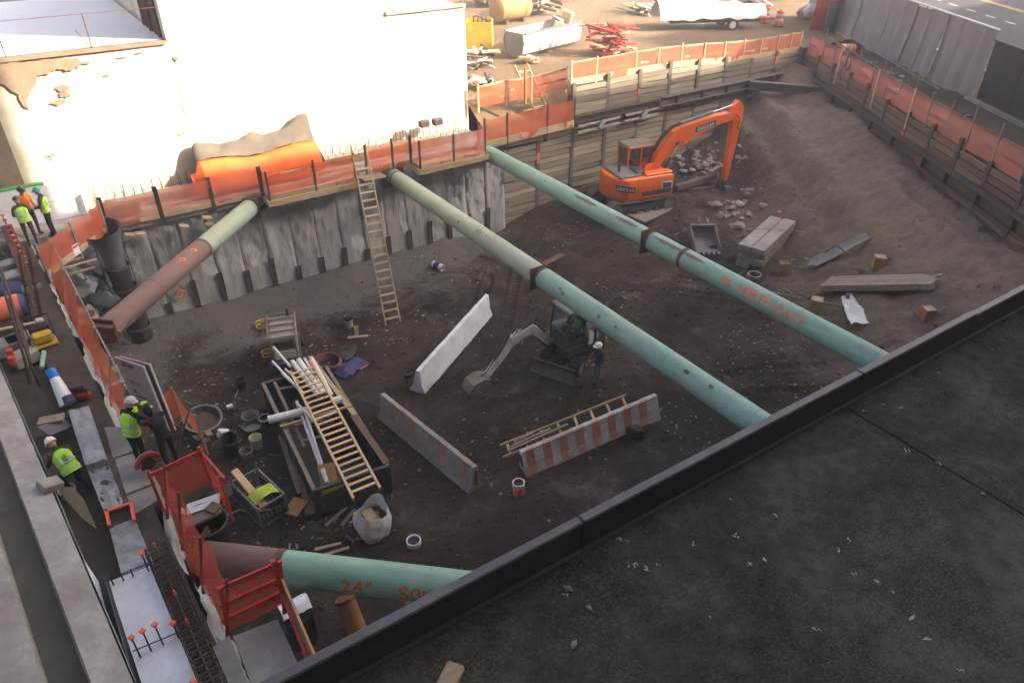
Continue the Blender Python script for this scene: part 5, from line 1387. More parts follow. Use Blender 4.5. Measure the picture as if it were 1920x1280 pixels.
# lumps of dark sacks in the skip
for i, (x, y, s) in enumerate([(1.3, 3.6, .6), (.9, 4.8, .5), (1.5, 2.2, .55)]):
    m = MB(); m.rock((0, 0, 0), (s, s * .9, s * .55), 20 + i, 3); o = m.build('rubbish_sack', MT['black_plastic'], smooth=60); o.location = skp(x, y, .42)
    tag(o, ['black rubbish sack inside skip under the white pipe', 'black rubbish sack at the far end of skip', 'black rubbish sack in skip beneath ladder foot'][i], 'sack')
# PVC pipes
pv = [(G(655, 0 + 700), .0)]
def pvc(label, pa, za, pb, zb, r, th=.012, group=None, mat='white_plastic'):
    a, b = P(*pa, za), P(*pb, zb); m = MB(); m.pipe(a, b, r, min(th, r * .3), 16)
    return tag(m.build('plastic_pipe', MT[mat], smooth=40), label, 'pipe', group)
for i, (xa, ya, xb, yb, r) in enumerate([(548, 678, 597, 742, .085), (560, 675, 606, 740, .095), (571, 672, 612, 738, .05), (584, 672, 622, 742, .075)]):
    pvc(['fat white plastic pipe, leftmost of four under ladder top', 'fat white plastic pipe, second of four under ladder top', 'thin white plastic pipe among the four under ladder top', 'white plastic pipe, rightmost of four under ladder top'][i], (xa, ya), 1.45, (xb, yb), 1.2, r)
pvc('orange plastic pipe beside the white pipes under ladder top', (581, 677), 1.45, (594, 703), 1.4, .06, mat='salmon')
for i, (xa, ya, xb, yb, r) in enumerate([(513, 651, 545, 688, .05), (511, 678, 566, 735, .045), (530, 700, 570, 738, .05), (535, 692, 560, 715, .04)]):
    pvc(['white plastic pipe nearest the generator with socket end', 'thin white plastic pipe sticking out left of the skip head', 'white plastic pipe pair lying left of ladder top, longer one', 'white plastic pipe pair lying left of ladder top, shorter one'][i], (xa, ya), 1.3, (xb, yb), 1.25, r)
pvc('wide white plastic pipe lying across the skip rims with open end', (503, 787), 1.28, (580, 768), 1.32, .13)
pvc('white plastic pipe end showing right of the ladder', (625, 752), 1.3, (640, 748), 1.3, .13)
for i, (xa, ya, xb, yb, za, zb) in enumerate([(556, 752, 612, 905, 1.35, .7), (573, 775, 614, 905, 1.3, .7), (560, 760, 590, 790, 1.4, 1.3)]):
    pvc(['long white pipe leaning into the skip, left of two', 'long white pipe leaning into the skip, right of two', 'short white elbow pipe resting on the wide pipe'][i], (xa, ya), za, (xb, yb), zb, .05)
stick('plank', 'pale batten lying across the skip under the wide white pipe', P(525, 800, 1.2), P(660, 760, 1.2), .09, .06, 'wood')
stick('plank', 'long pale plank lying right of the ladder from generator towards the grey barrier', P(581, 668, 1.3), P(665, 778, 1.15), .16, .05, 'wood')
stick('plank', 'brown scaffold plank leaning along the right rim of the skip', P(662, 778, 1.15), P(725, 868, 1.1), .2, .05, 'board_brown')
# big ladder over the skip: far end rests on the pipes, near end overhangs
a_, b_ = P(688, 925, 1.35), P(566, 690, 1.75)
xd = (P(706, 918, 1.35) - P(672, 932, 1.35)).normalized()
ladder('ladder', 'long timber ladder lying across the open skip', a_, b_, .78, xd, 22, MT['wood_new'], railw=.11, raild=.07)
# boards beside the skip
for i, (xa, ya, xb, yb, w_, mt, lab) in enumerate([(525, 815, 562, 925, .14, 'wood_old', 'long weathered plank on the ground along the skip, left of two'), (533, 790, 580, 960, .18, 'wood_old', 'long weathered plank on ground along the skip, right of two'), (543, 965, 565, 935, .5, 'ply', 'orange plywood sheet lying at the foot of the skip'), (572, 905, 582, 965, .3, 'board_brown', 'dark brown board leaning at the skip corner')]):
    p_, q_ = G(xa, ya, .12), G(xb, yb, .12); stick('plank', lab, p_, q_, w_, .05, mt)
for i, (xa, ya, xb, yb) in enumerate([(590, 1030, 640, 1018), (608, 1040, 655, 1026), (610, 985, 650, 950), (640, 985, 665, 955)]):
    stick('plank', ['pale offcut on the ground beside the near green strut, upper', 'pale offcut on the ground beside near green strut, lower', 'dark offcut below the skip front, left', 'dark offcut below the skip front, right'][i], G(xa, ya, .04), G(xb, yb, .04), .1, .05, 'wood' if i < 2 else 'wood_old')
# two scraps by the standing ladder
stick('plank', 'short pale plank lying left of the standing ladder foot', G(652, 633, .05), G(690, 630, .05), .16, .06, 'wood')
stick('plank', 'small upright timber block left of standing ladder foot', G(669, 628, .02), G(667, 612, .35), .16, .16, 'wood')
# ------------------------------------------------------------------ generator on a cart
q = G(540, 672); t = thing('generator', 'beige boxy generator on a cart behind the pipes', 'generator', q, R(-17))
for (x, y) in ((-.55, -.85), (.55, -.85), (-.55, .85), (.55, .85)):
    m = MB(); m.cyl((x - .08, y, .24), (x + .08, y, .24), .24, n=16); o = m.build('wheel', MT['rubber'], t, smooth=40)
    m = MB(); m.cyl((x - .09, y, .24), (x + .09, y, .24), .10, n=10); m.build('rim', MT['machine_mid'], o)
m = MB(); m.box((0, 0, .42), (1.1, 2.1, .14), bev=.02); m.build('chassis', MT['machine_dark'], t)
m = MB(); m.box((0, .05, .95), (.95, 1.7, .9), bev=.04); m.build('housing', MT['tarp_grey'], t)
m = MB(); m.box((0, -.82, 1.15), (.7, .04, .28), bev=.01); m.build('control_panel', MT['steel_dark'], t)
m = MB(); m.box((0, -.815, .72), (.75, .03, .35), bev=.01); m.build('front_panel', MT['machine_white'], t)
for y in (-.8, -.35, .1, .55, .88):
    m = MB(); m.beam((-.5, y, 1.48), (.5, y, 1.48), .06, .05); m.build('top_bar', MT['wood_old'], t)
for x in (-.5, .5):
    m = MB(); m.beam((x, -.85, 1.45), (x, .92, 1.45), .06, .06); m.build('top_rail', MT['wood_old'], t)
m = MB(); m.tube([(-.4, -1.0, .4), (-.15, -1.5, .42), (.15, -1.5, .42), (.4, -1.0, .4)], .03, 6); m.build('tow_bar', MT['steel_dark'], t)
m = MB(); m.cyl((.25, .75, 1.4), (.25, .75, 1.75), .06, n=10); m.build('exhaust', MT['steel_dark'], t)
for i, (px, py, mt, s) in enumerate([(497, 605, 'yellow_paint', .3), (505, 660, 'yellow_paint', .22)]):
    m = MB(); m.tube([(s * math.cos(a) * (1 + .2 * math.sin(a * 2.3)), s * math.sin(a), .05 + .02 * a) for a in [k * .5 for k in range(28)]], .03, 5); o = m.build('cable_coil', MT[mt]); o.location = G(px, py + 8); tag(o, ['yellow cable coil hanging behind the generator', 'yellow cable coil on the ground left of generator'][i], 'cable coil')
# hoses, tarp, tub
t = thing('hose', 'coil of dark red hose right of the white pipes', 'hose', G(617, 690))
m = MB(); c = G(617, 688); m.tube([c + V((.55 * math.cos(a) * (1 - .01 * a), .45 * math.sin(a) * (1 + .012 * a), .05 + .012 * a)) for a in [k * .42 for k in range(60)]], .035, 6); m.build('coil', MT['hose_red'], t, world=True, smooth=60)
m = MB(); m.tube([c + V((.5, -.2, .05)), c + V((.75, -.7, .05)), c + V((.5, -1.0, .05)), c + V((.3, -.8, .06)), c + V((.55, -.55, .07))], .05, 6); m.build('loose_end', MT['hose_red'], t, world=True, smooth=60)
c = G(657, 690); m = MB(); m.grid(lambda u, v: V(((u - .5) * 1.25, (v - .5) * .85, .10 + .14 * abs(NZ.noise(V((u * 3, v * 3, 1)))) - .05 * (abs(u - .5) > .42))), 14, 10); m.grid(lambda u, v: V(((.5 - u) * 1.25, (v - .5) * .85, .03)), 2, 2)
o = m.build('folded_tarp', MT['navy'], smooth=60); o.location = c; o.rotation_euler = (0, 0, R(20)); tag(o, 'folded dark blue tarp with red edge right of hose', 'tarp')
m = MB(); m.box((.3, -.43, .06), (.4, .05, .06)); e_ = m.build('red_edge', MT['salmon'], o)
c = G(648, 672); m = MB(); m.rock((0, 0, .12), (.6, .5, .3), 55, 3); o = m.build('rubbish_sack', MT['black_plastic'], smooth=60); o.location = c; tag(o, 'black sack behind the folded blue tarp', 'sack')
# buckets, tubs, standpipes
def bucket(name, label, pos, r, h, mat, rim=None, inner=None, tilt=0.0, cat='bucket', az=0.0, taper=.82, handle=True):
    t = thing(name, label, cat, pos, az); t.rotation_euler = (tilt, 0, az)
    m = MB(); n = 22
    m.loft([m.ring((0, 0, 0), (0, 0, 1), r * taper, n), m.ring((0, 0, h), (0, 0, 1), r, n), m.ring((0, 0, h), (0, 0, 1), r * .93, n), m.ring((0, 0, h * .12), (0, 0, 1), r * taper * .92, n)], True)
    o = m.build('shell', MT[mat], t, smooth=40)
    m = MB(); m.pipe((0, 0, h - .03), (0, 0, h + .012), r * 1.05, .02, n); m.build('rim', MT[rim or mat], t, smooth=40)
    if inner:
        m = MB(); m.cyl((0, 0, h * .55), (0, 0, h * .6), r * .84, n=n); m.build('contents', MT[inner], t)
    if handle:
        m = MB(); m.tube([(r * 1.03 * math.cos(k * math.pi / 10), -.02 - .55 * r * math.sin(k * math.pi / 10), h - .03 + .25 * r * math.sin(k * math.pi / 10)) for k in range(11)], .008, 5); m.build('handle', MT['steel_grey'], t)
    return t
bucket('bucket', 'white pail with lime green inside beside the dark drums', G(483, 838), .20, .42, 'white_plastic', 'lime', 'lime')
bucket('bucket', 'pale lidless pail standing right of the lime pail', G(500, 800), .19, .40, 'grey_plastic', 'white_plastic', 'black_plastic')
bucket('drum', 'low round grey tub with lid left of the skip', G(476, 812), .30, .34, 'grey_plastic', 'machine_mid', 'stone', cat='tub', handle=False)
bucket('drum', 'grey round tub behind the one with lid', G(473, 795), .28, .4, 'conc', 'machine_mid', 'walk', cat='tub', handle=False)
bucket('tub', 'large round black tub with pale rim on a stand near the worker in black', G(385, 800), .58, .45, 'grey_plastic', 'conc_light', 'walk', cat='tub', tilt=R(12), handle=False, taper=.9)
bucket('barrel', 'black barrel lying with a white tag near the tubs', G(434, 845), .26, .75, 'black_plastic', 'black_plastic', cat='barrel', tilt=R(20), handle=False, taper=.95)
bucket('bucket', 'small black bucket on the ground near the back left', G(455, 728), .2, .36, 'black_plastic')
bucket('bucket', 'brown round tin behind the wooden-handled crate', G(464, 855), .2, .25, 'wood_old', handle=False)
c = G(418, 812, .55); m = MB(); m.box((0, 0, .0), (.34, .2, .26), M.Rotation(.5, 3, 'Y'), bev=.03); o = m.build('canister', MT['white_plastic']); o.location = c; tag(o, 'white canister tilted against the black barrel', 'canister')
def standpipe(label, px, py, h, r, mat, cap='white_plastic'):
    q = G(px, py); t = thing('standpipe', label, 'standpipe', q)
    m = MB(); m.pipe((0, 0, -.1), (0, 0, h), r, .02, 20); m.build('pipe', MT[mat], t, smooth=40)
    m = MB(); m.pipe((0, 0, h - .14), (0, 0, h + .02), r + .02, .03, 20); m.build('socket', MT[cap], t, smooth=40)
    m = MB(); m.cyl((0, 0, h - .08), (0, 0, h - .05), r - .01, n=16); m.build('plug', MT['black_plastic'], t)
standpipe('white and brown pipe stub beside the small excavator arm', 973, 644, .55, .16, 'conc', 'white_plastic')
standpipe('brown pipe stub with dark cap at the end of the white barrier', 767, 722, .55, .15, 'brown_pipe', 'black_plastic')
standpipe('pink pipe stub with white socket in front of striped barrier', 972, 925, .45, .17, 'salmon', 'white_plastic')
standpipe('low white ringed pipe stub in the dirt right of the white bag', 776, 1018, .12, .19, 'white_plastic')
standpipe('pale pipe stub with cap standing left of the standing ladder', 655, 612, .5, .16, 'conc_light', 'black_plastic')
q = G(1190, 812, .2); m = MB(); m.box((0, 0, .1), (.55, .4, .28), M.Rotation(.4, 3, 'Y'), bev=.05); o = m.build('black_crate', MT['black_plastic']); o.location = q; tag(o, 'black plastic crate tipped in front of the striped barrier', 'crate')
q = PY(823, 497, 26.6); q = G(823, 500, .15); t = thing('pipe_end', 'blue banded white pipe end sticking out at the back wall foot', 'pipe', q, R(20))
m = MB(); m.pipe((0, -.25, 0), (0, .35, .05), .16, .02, 20); m.build('pipe', MT['white_plastic'], t, smooth=40)
m = MB(); m.pipe((0, -.05, .01), (0, .2, .03), .168, .01, 20); m.build('band', MT['navy'], t, smooth=40)
# white bag of rubble
q = G(702, 1000); t = thing('rubble_bag', 'big white open bag of rubble standing below the long ladder', 'bag', q, R(10))
m = MB(); nu, nv = 36, 14
def bagf(u, v, k=1.0):
    a = u * 2 * math.pi; z = v * .95
    sq = 1 / max(abs(math.cos(a)), abs(math.sin(a))) ** .55
    r = (.36 + .10 * math.sin(v * 2.4) + .05 * NZ.noise(V((math.cos(a) * 2.2, math.sin(a) * 2.2, v * 2.5))) + .03 * NZ.noise(V((math.cos(a) * 6, math.sin(a) * 6, v * 3)))) * sq * k
    return V((r * math.cos(a) * 1.02, r * math.sin(a) * .92, z * (1 + .16 * math.sin(a * 2 + .6) * v) + .02))
m.grid(lambda u, v: bagf(u, v), nu, nv); m.grid(lambda u, v: bagf(1 - u, 1 - v * .45, .95), nu, 6); m.build('bag_skin', MT['bag'], t, smooth=70)
m = MB(); m.add([bagf(k / 20, .6, .9) for k in range(20)], [list(range(20))]); m.build('bag_base', MT['walk'], t)
for i in range(5):
    m = MB(); m.rock((0, 0, 0), (.16, .12, .1), 100 + i, 2); o = m.build('rubble_piece', [MT['ply'], MT['wood'], MT['board_brown'], MT['stone'], MT['wood_old']][i], t); o.location = (rnd.uniform(-.15, .15), rnd.uniform(-.15, .15), .64)
m = MB(); m.box((-.02, .08, .72), (.3, .34, .03), M.Rotation(.35, 3, 'X')); m.build('wood_scrap', MT['wood'], t)
# crate with timber handle in front of the skip
q = P(490, 960, .1); t = thing('tool_crate', 'grey open steel crate with a timber post and lime sack', 'crate', G(492, 950), R(12))
fr = []
for (a, b) in [((-.42, -.75), (.42, -.75)), ((-.42, .75), (.42, .75)), ((-.42, -.75), (-.42, .75)), ((.42, -.75), (.42, .75))]:
    for z in (.08, .75):
        m = MB(); m.beam((*a, z), (*b, z), .05, .05); m.build('frame_bar', MT['machine_mid'], t)
for x in (-.42, .42):
    for y in (-.75, .75):
        m = MB(); m.beam((x, y, 0), (x, y, 1.0 if y > 0 else .8), .05, .05); m.build('frame_post', MT['machine_mid'], t)
for x in (-.41, .41):
    m = MB(); m.box((x, 0, .32), (.02, 1.45, .5)); m.build('side_panel', MT['machine_dark'], t)
m = MB(); m.box((0, -.76, .3), (.82, .02, .42)); m.build('end_panel', MT['machine_dark'], t)
for k in range(6):
    m = MB(); m.tube([(-.34 + k * .13, -.78, .30), (-.32 + k * .13, -.83, .42), (-.34 + k * .13, -.80, .5)], .022, 6); m.build('shackle', MT['machine_mid'], t)
m = MB(); m.beam((-.15, -.55, .55), (-.22, .85, 1.05), .22, .09, bev=.01); m.build('timber_post', MT['wood_new'], t)
m = MB(); m.grid(lambda u, v: V(((u - .5) * .75, -.6 + v * .5, .78 + .14 * math.sin(u * 3.1) * (1 - v * .4) + .03 * NZ.noise(V((u * 5, v * 5, 2))))), 12, 8); m.build('lime_sack', MT['lime'], t, smooth=60)
m = MB(); m.tube([G(420, 968, .03), G(450, 955, .06), G(470, 960, .04), G(540, 950, .05), G(560, 935, .06)], .03, 6); tag(m.build('cable', MT['lime'], smooth=60), 'yellow cable on the ground past the steel crate', 'cable')
# long rusty shovel-like bar and scraps near the tubs
for i, (pa, za, pb, zb, lab, mt) in enumerate([((359, 757), 5.9, (325, 858), 4.7, 'thin steel bar with bent tip leaning by worker in black', 'steel_grey'), ((340, 800), 5.5, (330, 860), 4.7, 'second steel bar leaning by worker in black', 'rust')]):
    m = MB(); a_, b_ = P(*pa, za), P(*pb, zb); m.tube([a_ + V((-.12, 0, .12)), a_, b_], .02, 6); tag(m.build('steel_bar', MT[mt]), lab, 'steel bar')
q = G(390, 838); t = thing('machine_scrap', 'heap of metal scrap and a coil beside the black tub', 'scrap', q)
for i in range(7):
    m = MB(); m.box((rnd.uniform(-.3, .3), rnd.uniform(-.3, .3), .12 + .06 * i), (rnd.uniform(.2, .5), rnd.uniform(.1, .3), .08), M.Rotation(rnd.uniform(0, 3), 3, 'Z') @ M.Rotation(rnd.uniform(-.5, .5), 3, 'X'), bev=.01); m.build('piece', MT['steel_dark'] if i % 2 else MT['board_brown'], t)
m = MB(); m.tube([(.35 + .25 * math.cos(a), -.3 + .25 * math.sin(a), .1 + .01 * a) for a in [k * .5 for k in range(26)]], .03, 5); m.build('coil', MT['grey_plastic'], t)
q = G(440, 770); t = thing('machine_scrap', 'small tangle of grey wire and fittings behind the tubs', 'scrap', q)
for i in range(5):
    m = MB(); m.tube([(rnd.uniform(-.4, .4), rnd.uniform(-.4, .4), .05 + .1 * rnd.random()) for k in range(4)], .02, 5); m.build('wire', MT['grey_plastic'], t)
m = MB(); m.box((-.1, .1, .15), (.22, .16, .16), bev=.02); m.build('fitting', MT['machine_white'], t)
# ------------------------------------------------------------------ timber and steel lying on the right
q0, q1, q2 = G(1408, 505), G(1390, 500), G(1478, 412)
u_ = (P(1445, 398, q0.z + 1.0) - P(1375, 458, q0.z + 1.0)).normalized(); v_ = V((u_.y, -u_.x, 0))
t = thing('timber_stack', 'stack of heavy old crane mat timbers beside spare bucket', 'timber stack', G(1415, 500))
base = P(1412, 462, q0.z + 1.0); base.z = q0.z
for lay in range(4):
    for k in range(2):
        w_ = .56; m = MB(); off = rnd.uniform(-.1, .1)
        c = base + v_ * ((k - .5) * (w_ + .03) + rnd.uniform(-.03, .03) - .05 * lay * 0) + u_ * (1.75 + off) + V((0, 0, .13 + lay * .255))
        n = 8
        rm = M((u_, -v_, V((0, 0, 1)))).transposed()
        m.box(c, (3.6 + rnd.uniform(-.2, .2), w_, .24), rm, bev=.025); m.build('timber', MT['wood_old'] if lay < 3 else MT['conc'], t, world=True)
m = MB(); c = P(1462, 398, q0.z + 1.03); m.beam(c + V((-.12, 0, .03)), c + V((.12, .05, .03)), .05, .02); m.beam(c + V((0, -.12, .035)), c + V((.03, .12, .035)), .05, .02); m.build('spray_cross', MT['cap'], t, world=True)
m = MB(); m.tube([P(1395, 430, q0.z + 1.06), P(1440, 428, q0.z + 1.08), P(1510, 435, q0.z + 1.0)], .015, 5); m.build('loose_rod', MT['conc_light'], t, world=True)
t = thing('timber_stack', 'pair of long grey timbers lying flat near the roof edge', 'timber stack', G(1640, 540))
a0, a1 = G(1536, 548, .14), G(1744, 546, .14); d_ = (a1 - a0).normalized(); n_ = V((-d_.y, d_.x, 0))
for k in range(4):
    m = MB(); m.beam(a0 + n_ * (.12 + .29 * k) + V((0, 0, .18)), a1 + n_ * (.12 + .29 * k) + V((0, 0, .18)) + d_ * rnd.uniform(-.1, .1), .28, .26, bev=.02); m.build('timber', MT['wood_old'], t, world=True)
a0, a1 = G(1520, 505), G(1625, 452)
t = thing('steel_piece', 'bent grey steel channel lying on the slope', 'steel channel', (a0 + a1) / 2)
d_ = (a1 - a0).normalized(); n_ = V((-d_.y, d_.x, 0)).normalized()
m = MB(); m.grid(lambda u, v: a0 + (a1 - a0) * u + n_ * ((v - .5) * .62 * (1 - .35 * u)) + V((0, 0, .22 + .14 * abs(v - .5) + (.06 * NZ.noise(V((u * 5, v * 3, 0)))))) - d_ * (.25 * (u < .02) * (v > .4) * (v < .8)), 12, 5); m.build('plate', MT['machine_mid'], t, world=True, smooth=40)
m = MB(); m.tube([a0.lerp(a1, .25) + n_ * .3 + V((0, 0, .2)), a0.lerp(a1, .4) + V((0, 0, .6)), a0.lerp(a1, .55) + n_ * -.4 + V((0, 0, .15))], .03, 5); m.build('wire_rope', MT['steel_dark'], t, world=True)
for i, (px, py, s, h, lab) in enumerate([(1527, 583, .42, .55, 'tan square steel tube standing left of white cloth'), (1646, 498, .42, .42, 'tan square steel tube standing above the long timbers'), (1466, 512, .36, .52, 'tan square steel tube beside the timber stack'), (1737, 592, .4, .32, 'rust orange tube stub near the dark parapet end')]):
    q = G(px, py); t = thing('steel_tube', lab, 'steel tube', q, R(30 + 11 * i)); m = MB()
    hs = s / 2
    ring = lambda r, z: [V((-r, -r, z)), V((r, -r, z)), V((r, r, z)), V((-r, r, z))]
    m.loft([ring(hs, -.1), ring(hs, h), ring(hs - .03, h), ring(hs - .03, .0)], False, loop=True); m.build('tube', MT['tube_tan'] if i < 3 else MT['brown_pipe'], t)
    m = MB(); m.box((0, 0, h - .03), (s - .07, s - .07, .03)); m.build('plug', MT['conc_light'] if i != 2 else MT['steel_dark'], t)
q = G(1412, 528); t = thing('steel_tube', 'short round pipe stub behind the far strut', 'steel tube', q); m = MB(); m.pipe((0, 0, 0), (0, 0, .35), .28, .03, 20); m.build('tube', MT['rust_pipe'], t, smooth=40); m = MB(); m.pipe((0, 0, .33), (0, 0, .37), .285, .04, 20); m.build('lip', MT['conc_light'], t, smooth=40)
q = G(1600, 592, .05); t = thing('white_cloth', 'crumpled white sheet draped over a stub near the far strut', 'sheet', q, R(-20))
m = MB(); m.grid(lambda u, v: V(((u - .5) * (1.15 - .75 * v), (v - .5) * 1.3, .10 + .42 * v * v + .10 * NZ.noise(V((u * 4, v * 4, 3))) + .10 * math.sin(u * 9) * (1 - v) * .5)), 18, 16); m.build('sheet', MT['white_plastic'], t, smooth=70)
m = MB(); m.cyl((0, .5, 0), (.05, .62, .6), .07, n=10); m.build('stub', MT['mud_steel'], t)
for i, (pa, pb) in enumerate([((1430, 545), (1505, 558)), ((1540, 565), (1590, 575)), ((1470, 540), (1500, 560))]):
    stick('steel_rod', ['thin pale rod on the ground behind far strut, upper', 'thin pale rod beside the white sheet', 'thin pale rod on the ground behind far strut, lower'][i], G(*pa, .04), G(*pb, .04), .03, .03, 'conc_light', 'rod')
# timber props beside the excavator stick
a0, a1 = G(1268, 352, .2), G(1342, 330, .5)
stick('plank', 'thick old timber propped beside the orange excavator stick', a0, a1, .3, .28, 'wood_old')
stick('plank', 'thin plank lying under the propped timber by excavator', G(1290, 354, .08), G(1340, 350, .1), .25, .06, 'wood_old')
q = G(1352, 350); m = MB(); m.box((0, 0, .55), (.35, .3, 1.2), bev=.03); o = m.build('timber_post', MT['wood_old']); o.location = q; tag(o, 'short square timber post at the foot of excavator stick', 'post')
m = MB(); m.box((0, 0, 0), (1.1, .2, .14), M.Rotation(.3, 3, 'Z'), bev=.02); o = m.build('plank', MT['conc']); o.location = q + V((-.5, .2, 1.0)); tag(o, 'grey slab end resting on the short timber post', 'plank')
stick('mat_board', 'wide timber mat under the excavator tracks at right', P(1195, 412, EZ + .06), P(1290, 372, EZ + .06), .9, .1, 'wood_old')
q = G(1003, 383, .1); m = MB(); m.box((0, 0, .05), (.42, .2, .16), bev=.03); o = m.build('white_box', MT['white_plastic']); o.location = q; tag(o, 'small white box at the foot of the back wall', 'box')
t = thing('wall_marker', 'orange framed square hole marker on the concrete wall', 'marker', PY(338, 551, 28.75))
c = V(t.location)
for a in range(4):
    a0_ = a * math.pi / 2 + .2; m = MB(); p_ = c + V((math.cos(a0_), 0, math.sin(a0_))) * .22; q_ = c + V((math.cos(a0_ + math.pi / 2), 0, math.sin(a0_ + math.pi / 2))) * .22
    m.beam(p_, q_, .03, .09, up=(0, 1, 0)); m.build('painted_edge', MT['cap'], t, world=True)

# litter of chips, sticks and wire round the skip and tubs
m = MB(); rr = random.Random(31)
for i in range(120):
    px, py = (rr.gauss(480, 75), rr.gauss(850, 90)) if i < 70 else (rr.gauss(640, 40), rr.gauss(660, 25)) if i < 95 else (rr.gauss(620, 60), rr.gauss(1010, 22))
    q = G(px, py, .015)
    if q.x < .4 or q.y < 5 or q.z > 1.2: continue
    a = rr.uniform(0, 6.3); L = rr.uniform(.03, .10) * (2.5 if rr.random() < .15 else 1)
    m.beam(q - V((math.cos(a), math.sin(a), -.1)) * L, q + V((math.cos(a), math.sin(a), .15)) * L, rr.uniform(.02, .07), rr.uniform(.01, .04))
tag(m.build('litter', surf('pale_litter', (.24, .215, .185), (.11, .095, .08), scale=.9, rough=.9, bump=0)), 'small chips and sticks littering the ground round the skip', None, None, 'stuff')
# ------------------------------------------------------------------ people
def seg_d(p, a, b):
    ab = b - a; t = max(0, min(1, (p - a).dot(ab) / max(ab.length_squared, 1e-9))); return (p - (a + ab * t)).length
STAND = dict(pel=(0, 0, .95), che=(.0, 0, 1.30), nek=(.0, 0, 1.48), hed=(.03, 0, 1.64),
             shL=(0, .19, 1.42), elL=(-.02, .26, 1.14), haL=(.08, .26, .92), shR=(0, -.19, 1.42), elR=(-.02, -.26, 1.14), haR=(.08, -.26, .92),
             hiL=(0, .10, .92), knL=(.03, .12, .50), anL=(0, .12, .09), hiR=(0, -.10, .92), knR=(.03, -.12, .50), anR=(0, -.12, .09))
def person(label, loc, rz, pose, mats, hat=None, vest=None, logo=False, glove=None, hood=False):
    """mats: top, trousers. body is one mesh fused from tapered lofts, then remeshed"""
    J = {k: V(v) for k, v in STAND.items()}
    J.update({k: V(v) for k, v in pose.items()})
    t = thing('person', label, 'person', loc, rz)
    ML = [MT[mats[0]], MT[mats[1]], MT['skin'], MT['boot'], MT[glove or 'skin'], MT['ink'], MT['cloth_black']]
    S = []                                    # material segments
    m = MB()
    def limb(a, b, ra, rb, mi, n=12):
        m.tube([a, a.lerp(b, .35), b], [ra, lerp(ra, rb, .3), rb], n); S.append((a, b, (ra + rb) / 2, mi))
    fw = (J['shL'] - J['shR']).cross(V((0, 0, 1)))
    side = (J['shL'] - J['shR']).normalized()
    tor = [(J['pel'] + (J['pel'] - J['che']) * .22, .155, .105, 1), (J['pel'], .165, .12, 1), (J['pel'].lerp(J['che'], .45), .15, .11, 0), (J['che'], .185, .125, 0), (J['che'].lerp(J['nek'], .7), .165, .095, 0), (J['nek'] + (J['nek'] - J['che']).normalized() * .01, .075, .07, 0)]
    rings = []
    for i, (c, rx, ry, mi) in enumerate(tor):
        ax = (tor[min(i + 1, len(tor) - 1)][0] - tor[max(i - 1, 0)][0]).normalized()
        rings.append(m.ring(c, ax, rx, 18, ry, xdir=side))
    m.loft(rings)
    S.append((tor[0][0], J['pel'], .13, 1)); S.append((J['pel'].lerp(J['che'], .25), J['che'], .15, 0)); S.append((J['che'], J['nek'], .13, 0))
    hd = (J['hed'] - J['nek']).normalized(); fwd = side.cross(hd).normalized()
    if fwd.dot(V((1, 0, 0))) < 0: fwd = -fwd
    H = J['hed']
    hr = [(-.17, .052, .05), (-.13, .056, .056), (-.105, .05, .065), (-.06, .066, .09), (0, .075, .10), (.06, .074, .098), (.10, .055, .075), (.125, .02, .03)]
    m.loft([m.ring(H + hd * z + fwd * (.012 if z > -.1 else -.01), hd, rx, 16, ry, xdir=side) for z, rx, ry in hr])
    m.tube([H + fwd * .09 + hd * .01, H + fwd * .118 - hd * .025, H + fwd * .095 - hd * .035], [.012, .016, .012], 6)
    for sg in (-1, 1): m.tube([H + side * (sg * .07), H + side * (sg * .088) - fwd * .01], [.02, .022], 8)
    S.append((H - hd * .1, H + hd * .1, .085, 6 if hood else 2)); S.append((J['nek'], H - hd * .12, .05, 6 if hood else 2))
    for s_ in 'LR':
        limb(J['sh' + s_], J['el' + s_], .062, .047, 0); limb(J['el' + s_], J['ha' + s_], .047, .034, 0)
        m.tube([J['sh' + s_], J['nek'].lerp(J['sh' + s_], .4)], [.065, .06], 10)
        limb(J['hi' + s_], J['kn' + s_], .092, .064, 1); limb(J['kn' + s_], J['an' + s_], .062, .045, 1)
        a = J['an' + s_]; d = V((1, 0, 0)) if ('to' + s_) not in J else (J['to' + s_] - a).normalized()
        m.tube([a - d * .05 + V((0, 0, -.04)), a + d * .04 + V((0, 0, -.045)), a + d * .18 + V((0, 0, -.055))], [.042, .05, .036], 10)
        S.append((a - d * .04 + V((0, 0, -.04)), a + d * .18 + V((0, 0, -.05)), .045, 3))
        hdv = (J['ha' + s_] - J['el' + s_]).normalized(); hc = J['ha' + s_] + hdv * .05
        m.tube([J['ha' + s_], hc, hc + hdv * .04], [.03, .042, .036], 8); S.append((J['ha' + s_] + hdv * .02, hc + hdv * .06, .04, 4))
    tmp = m.build('person_source', ML[0])
    md = tmp.modifiers.new('fuse', 'REMESH'); md.mode = 'VOXEL'; md.voxel_size = .017
    md2 = tmp.modifiers.new('soft', 'SMOOTH'); md2.iterations = 3; md2.factor = .5
    dg = bpy.context.evaluated_depsgraph_get()
    me = bpy.data.meshes.new_from_object(tmp.evaluated_get(dg))
    bpy.data.objects.remove(tmp)
    vs = [v.co.copy() for v in me.vertices]; fs = [list(p.vertices) for p in me.polygons]
    bpy.data.meshes.remove(me)
    fb = MB(); fb.v = vs; fb.f = fs
    for f in fs:
        c = (vs[f[0]] + vs[f[2 % len(f)]]) / 2
        fb.mi.append(min(S, key=lambda s: seg_d(c, s[0], s[1]) - s[2])[3])
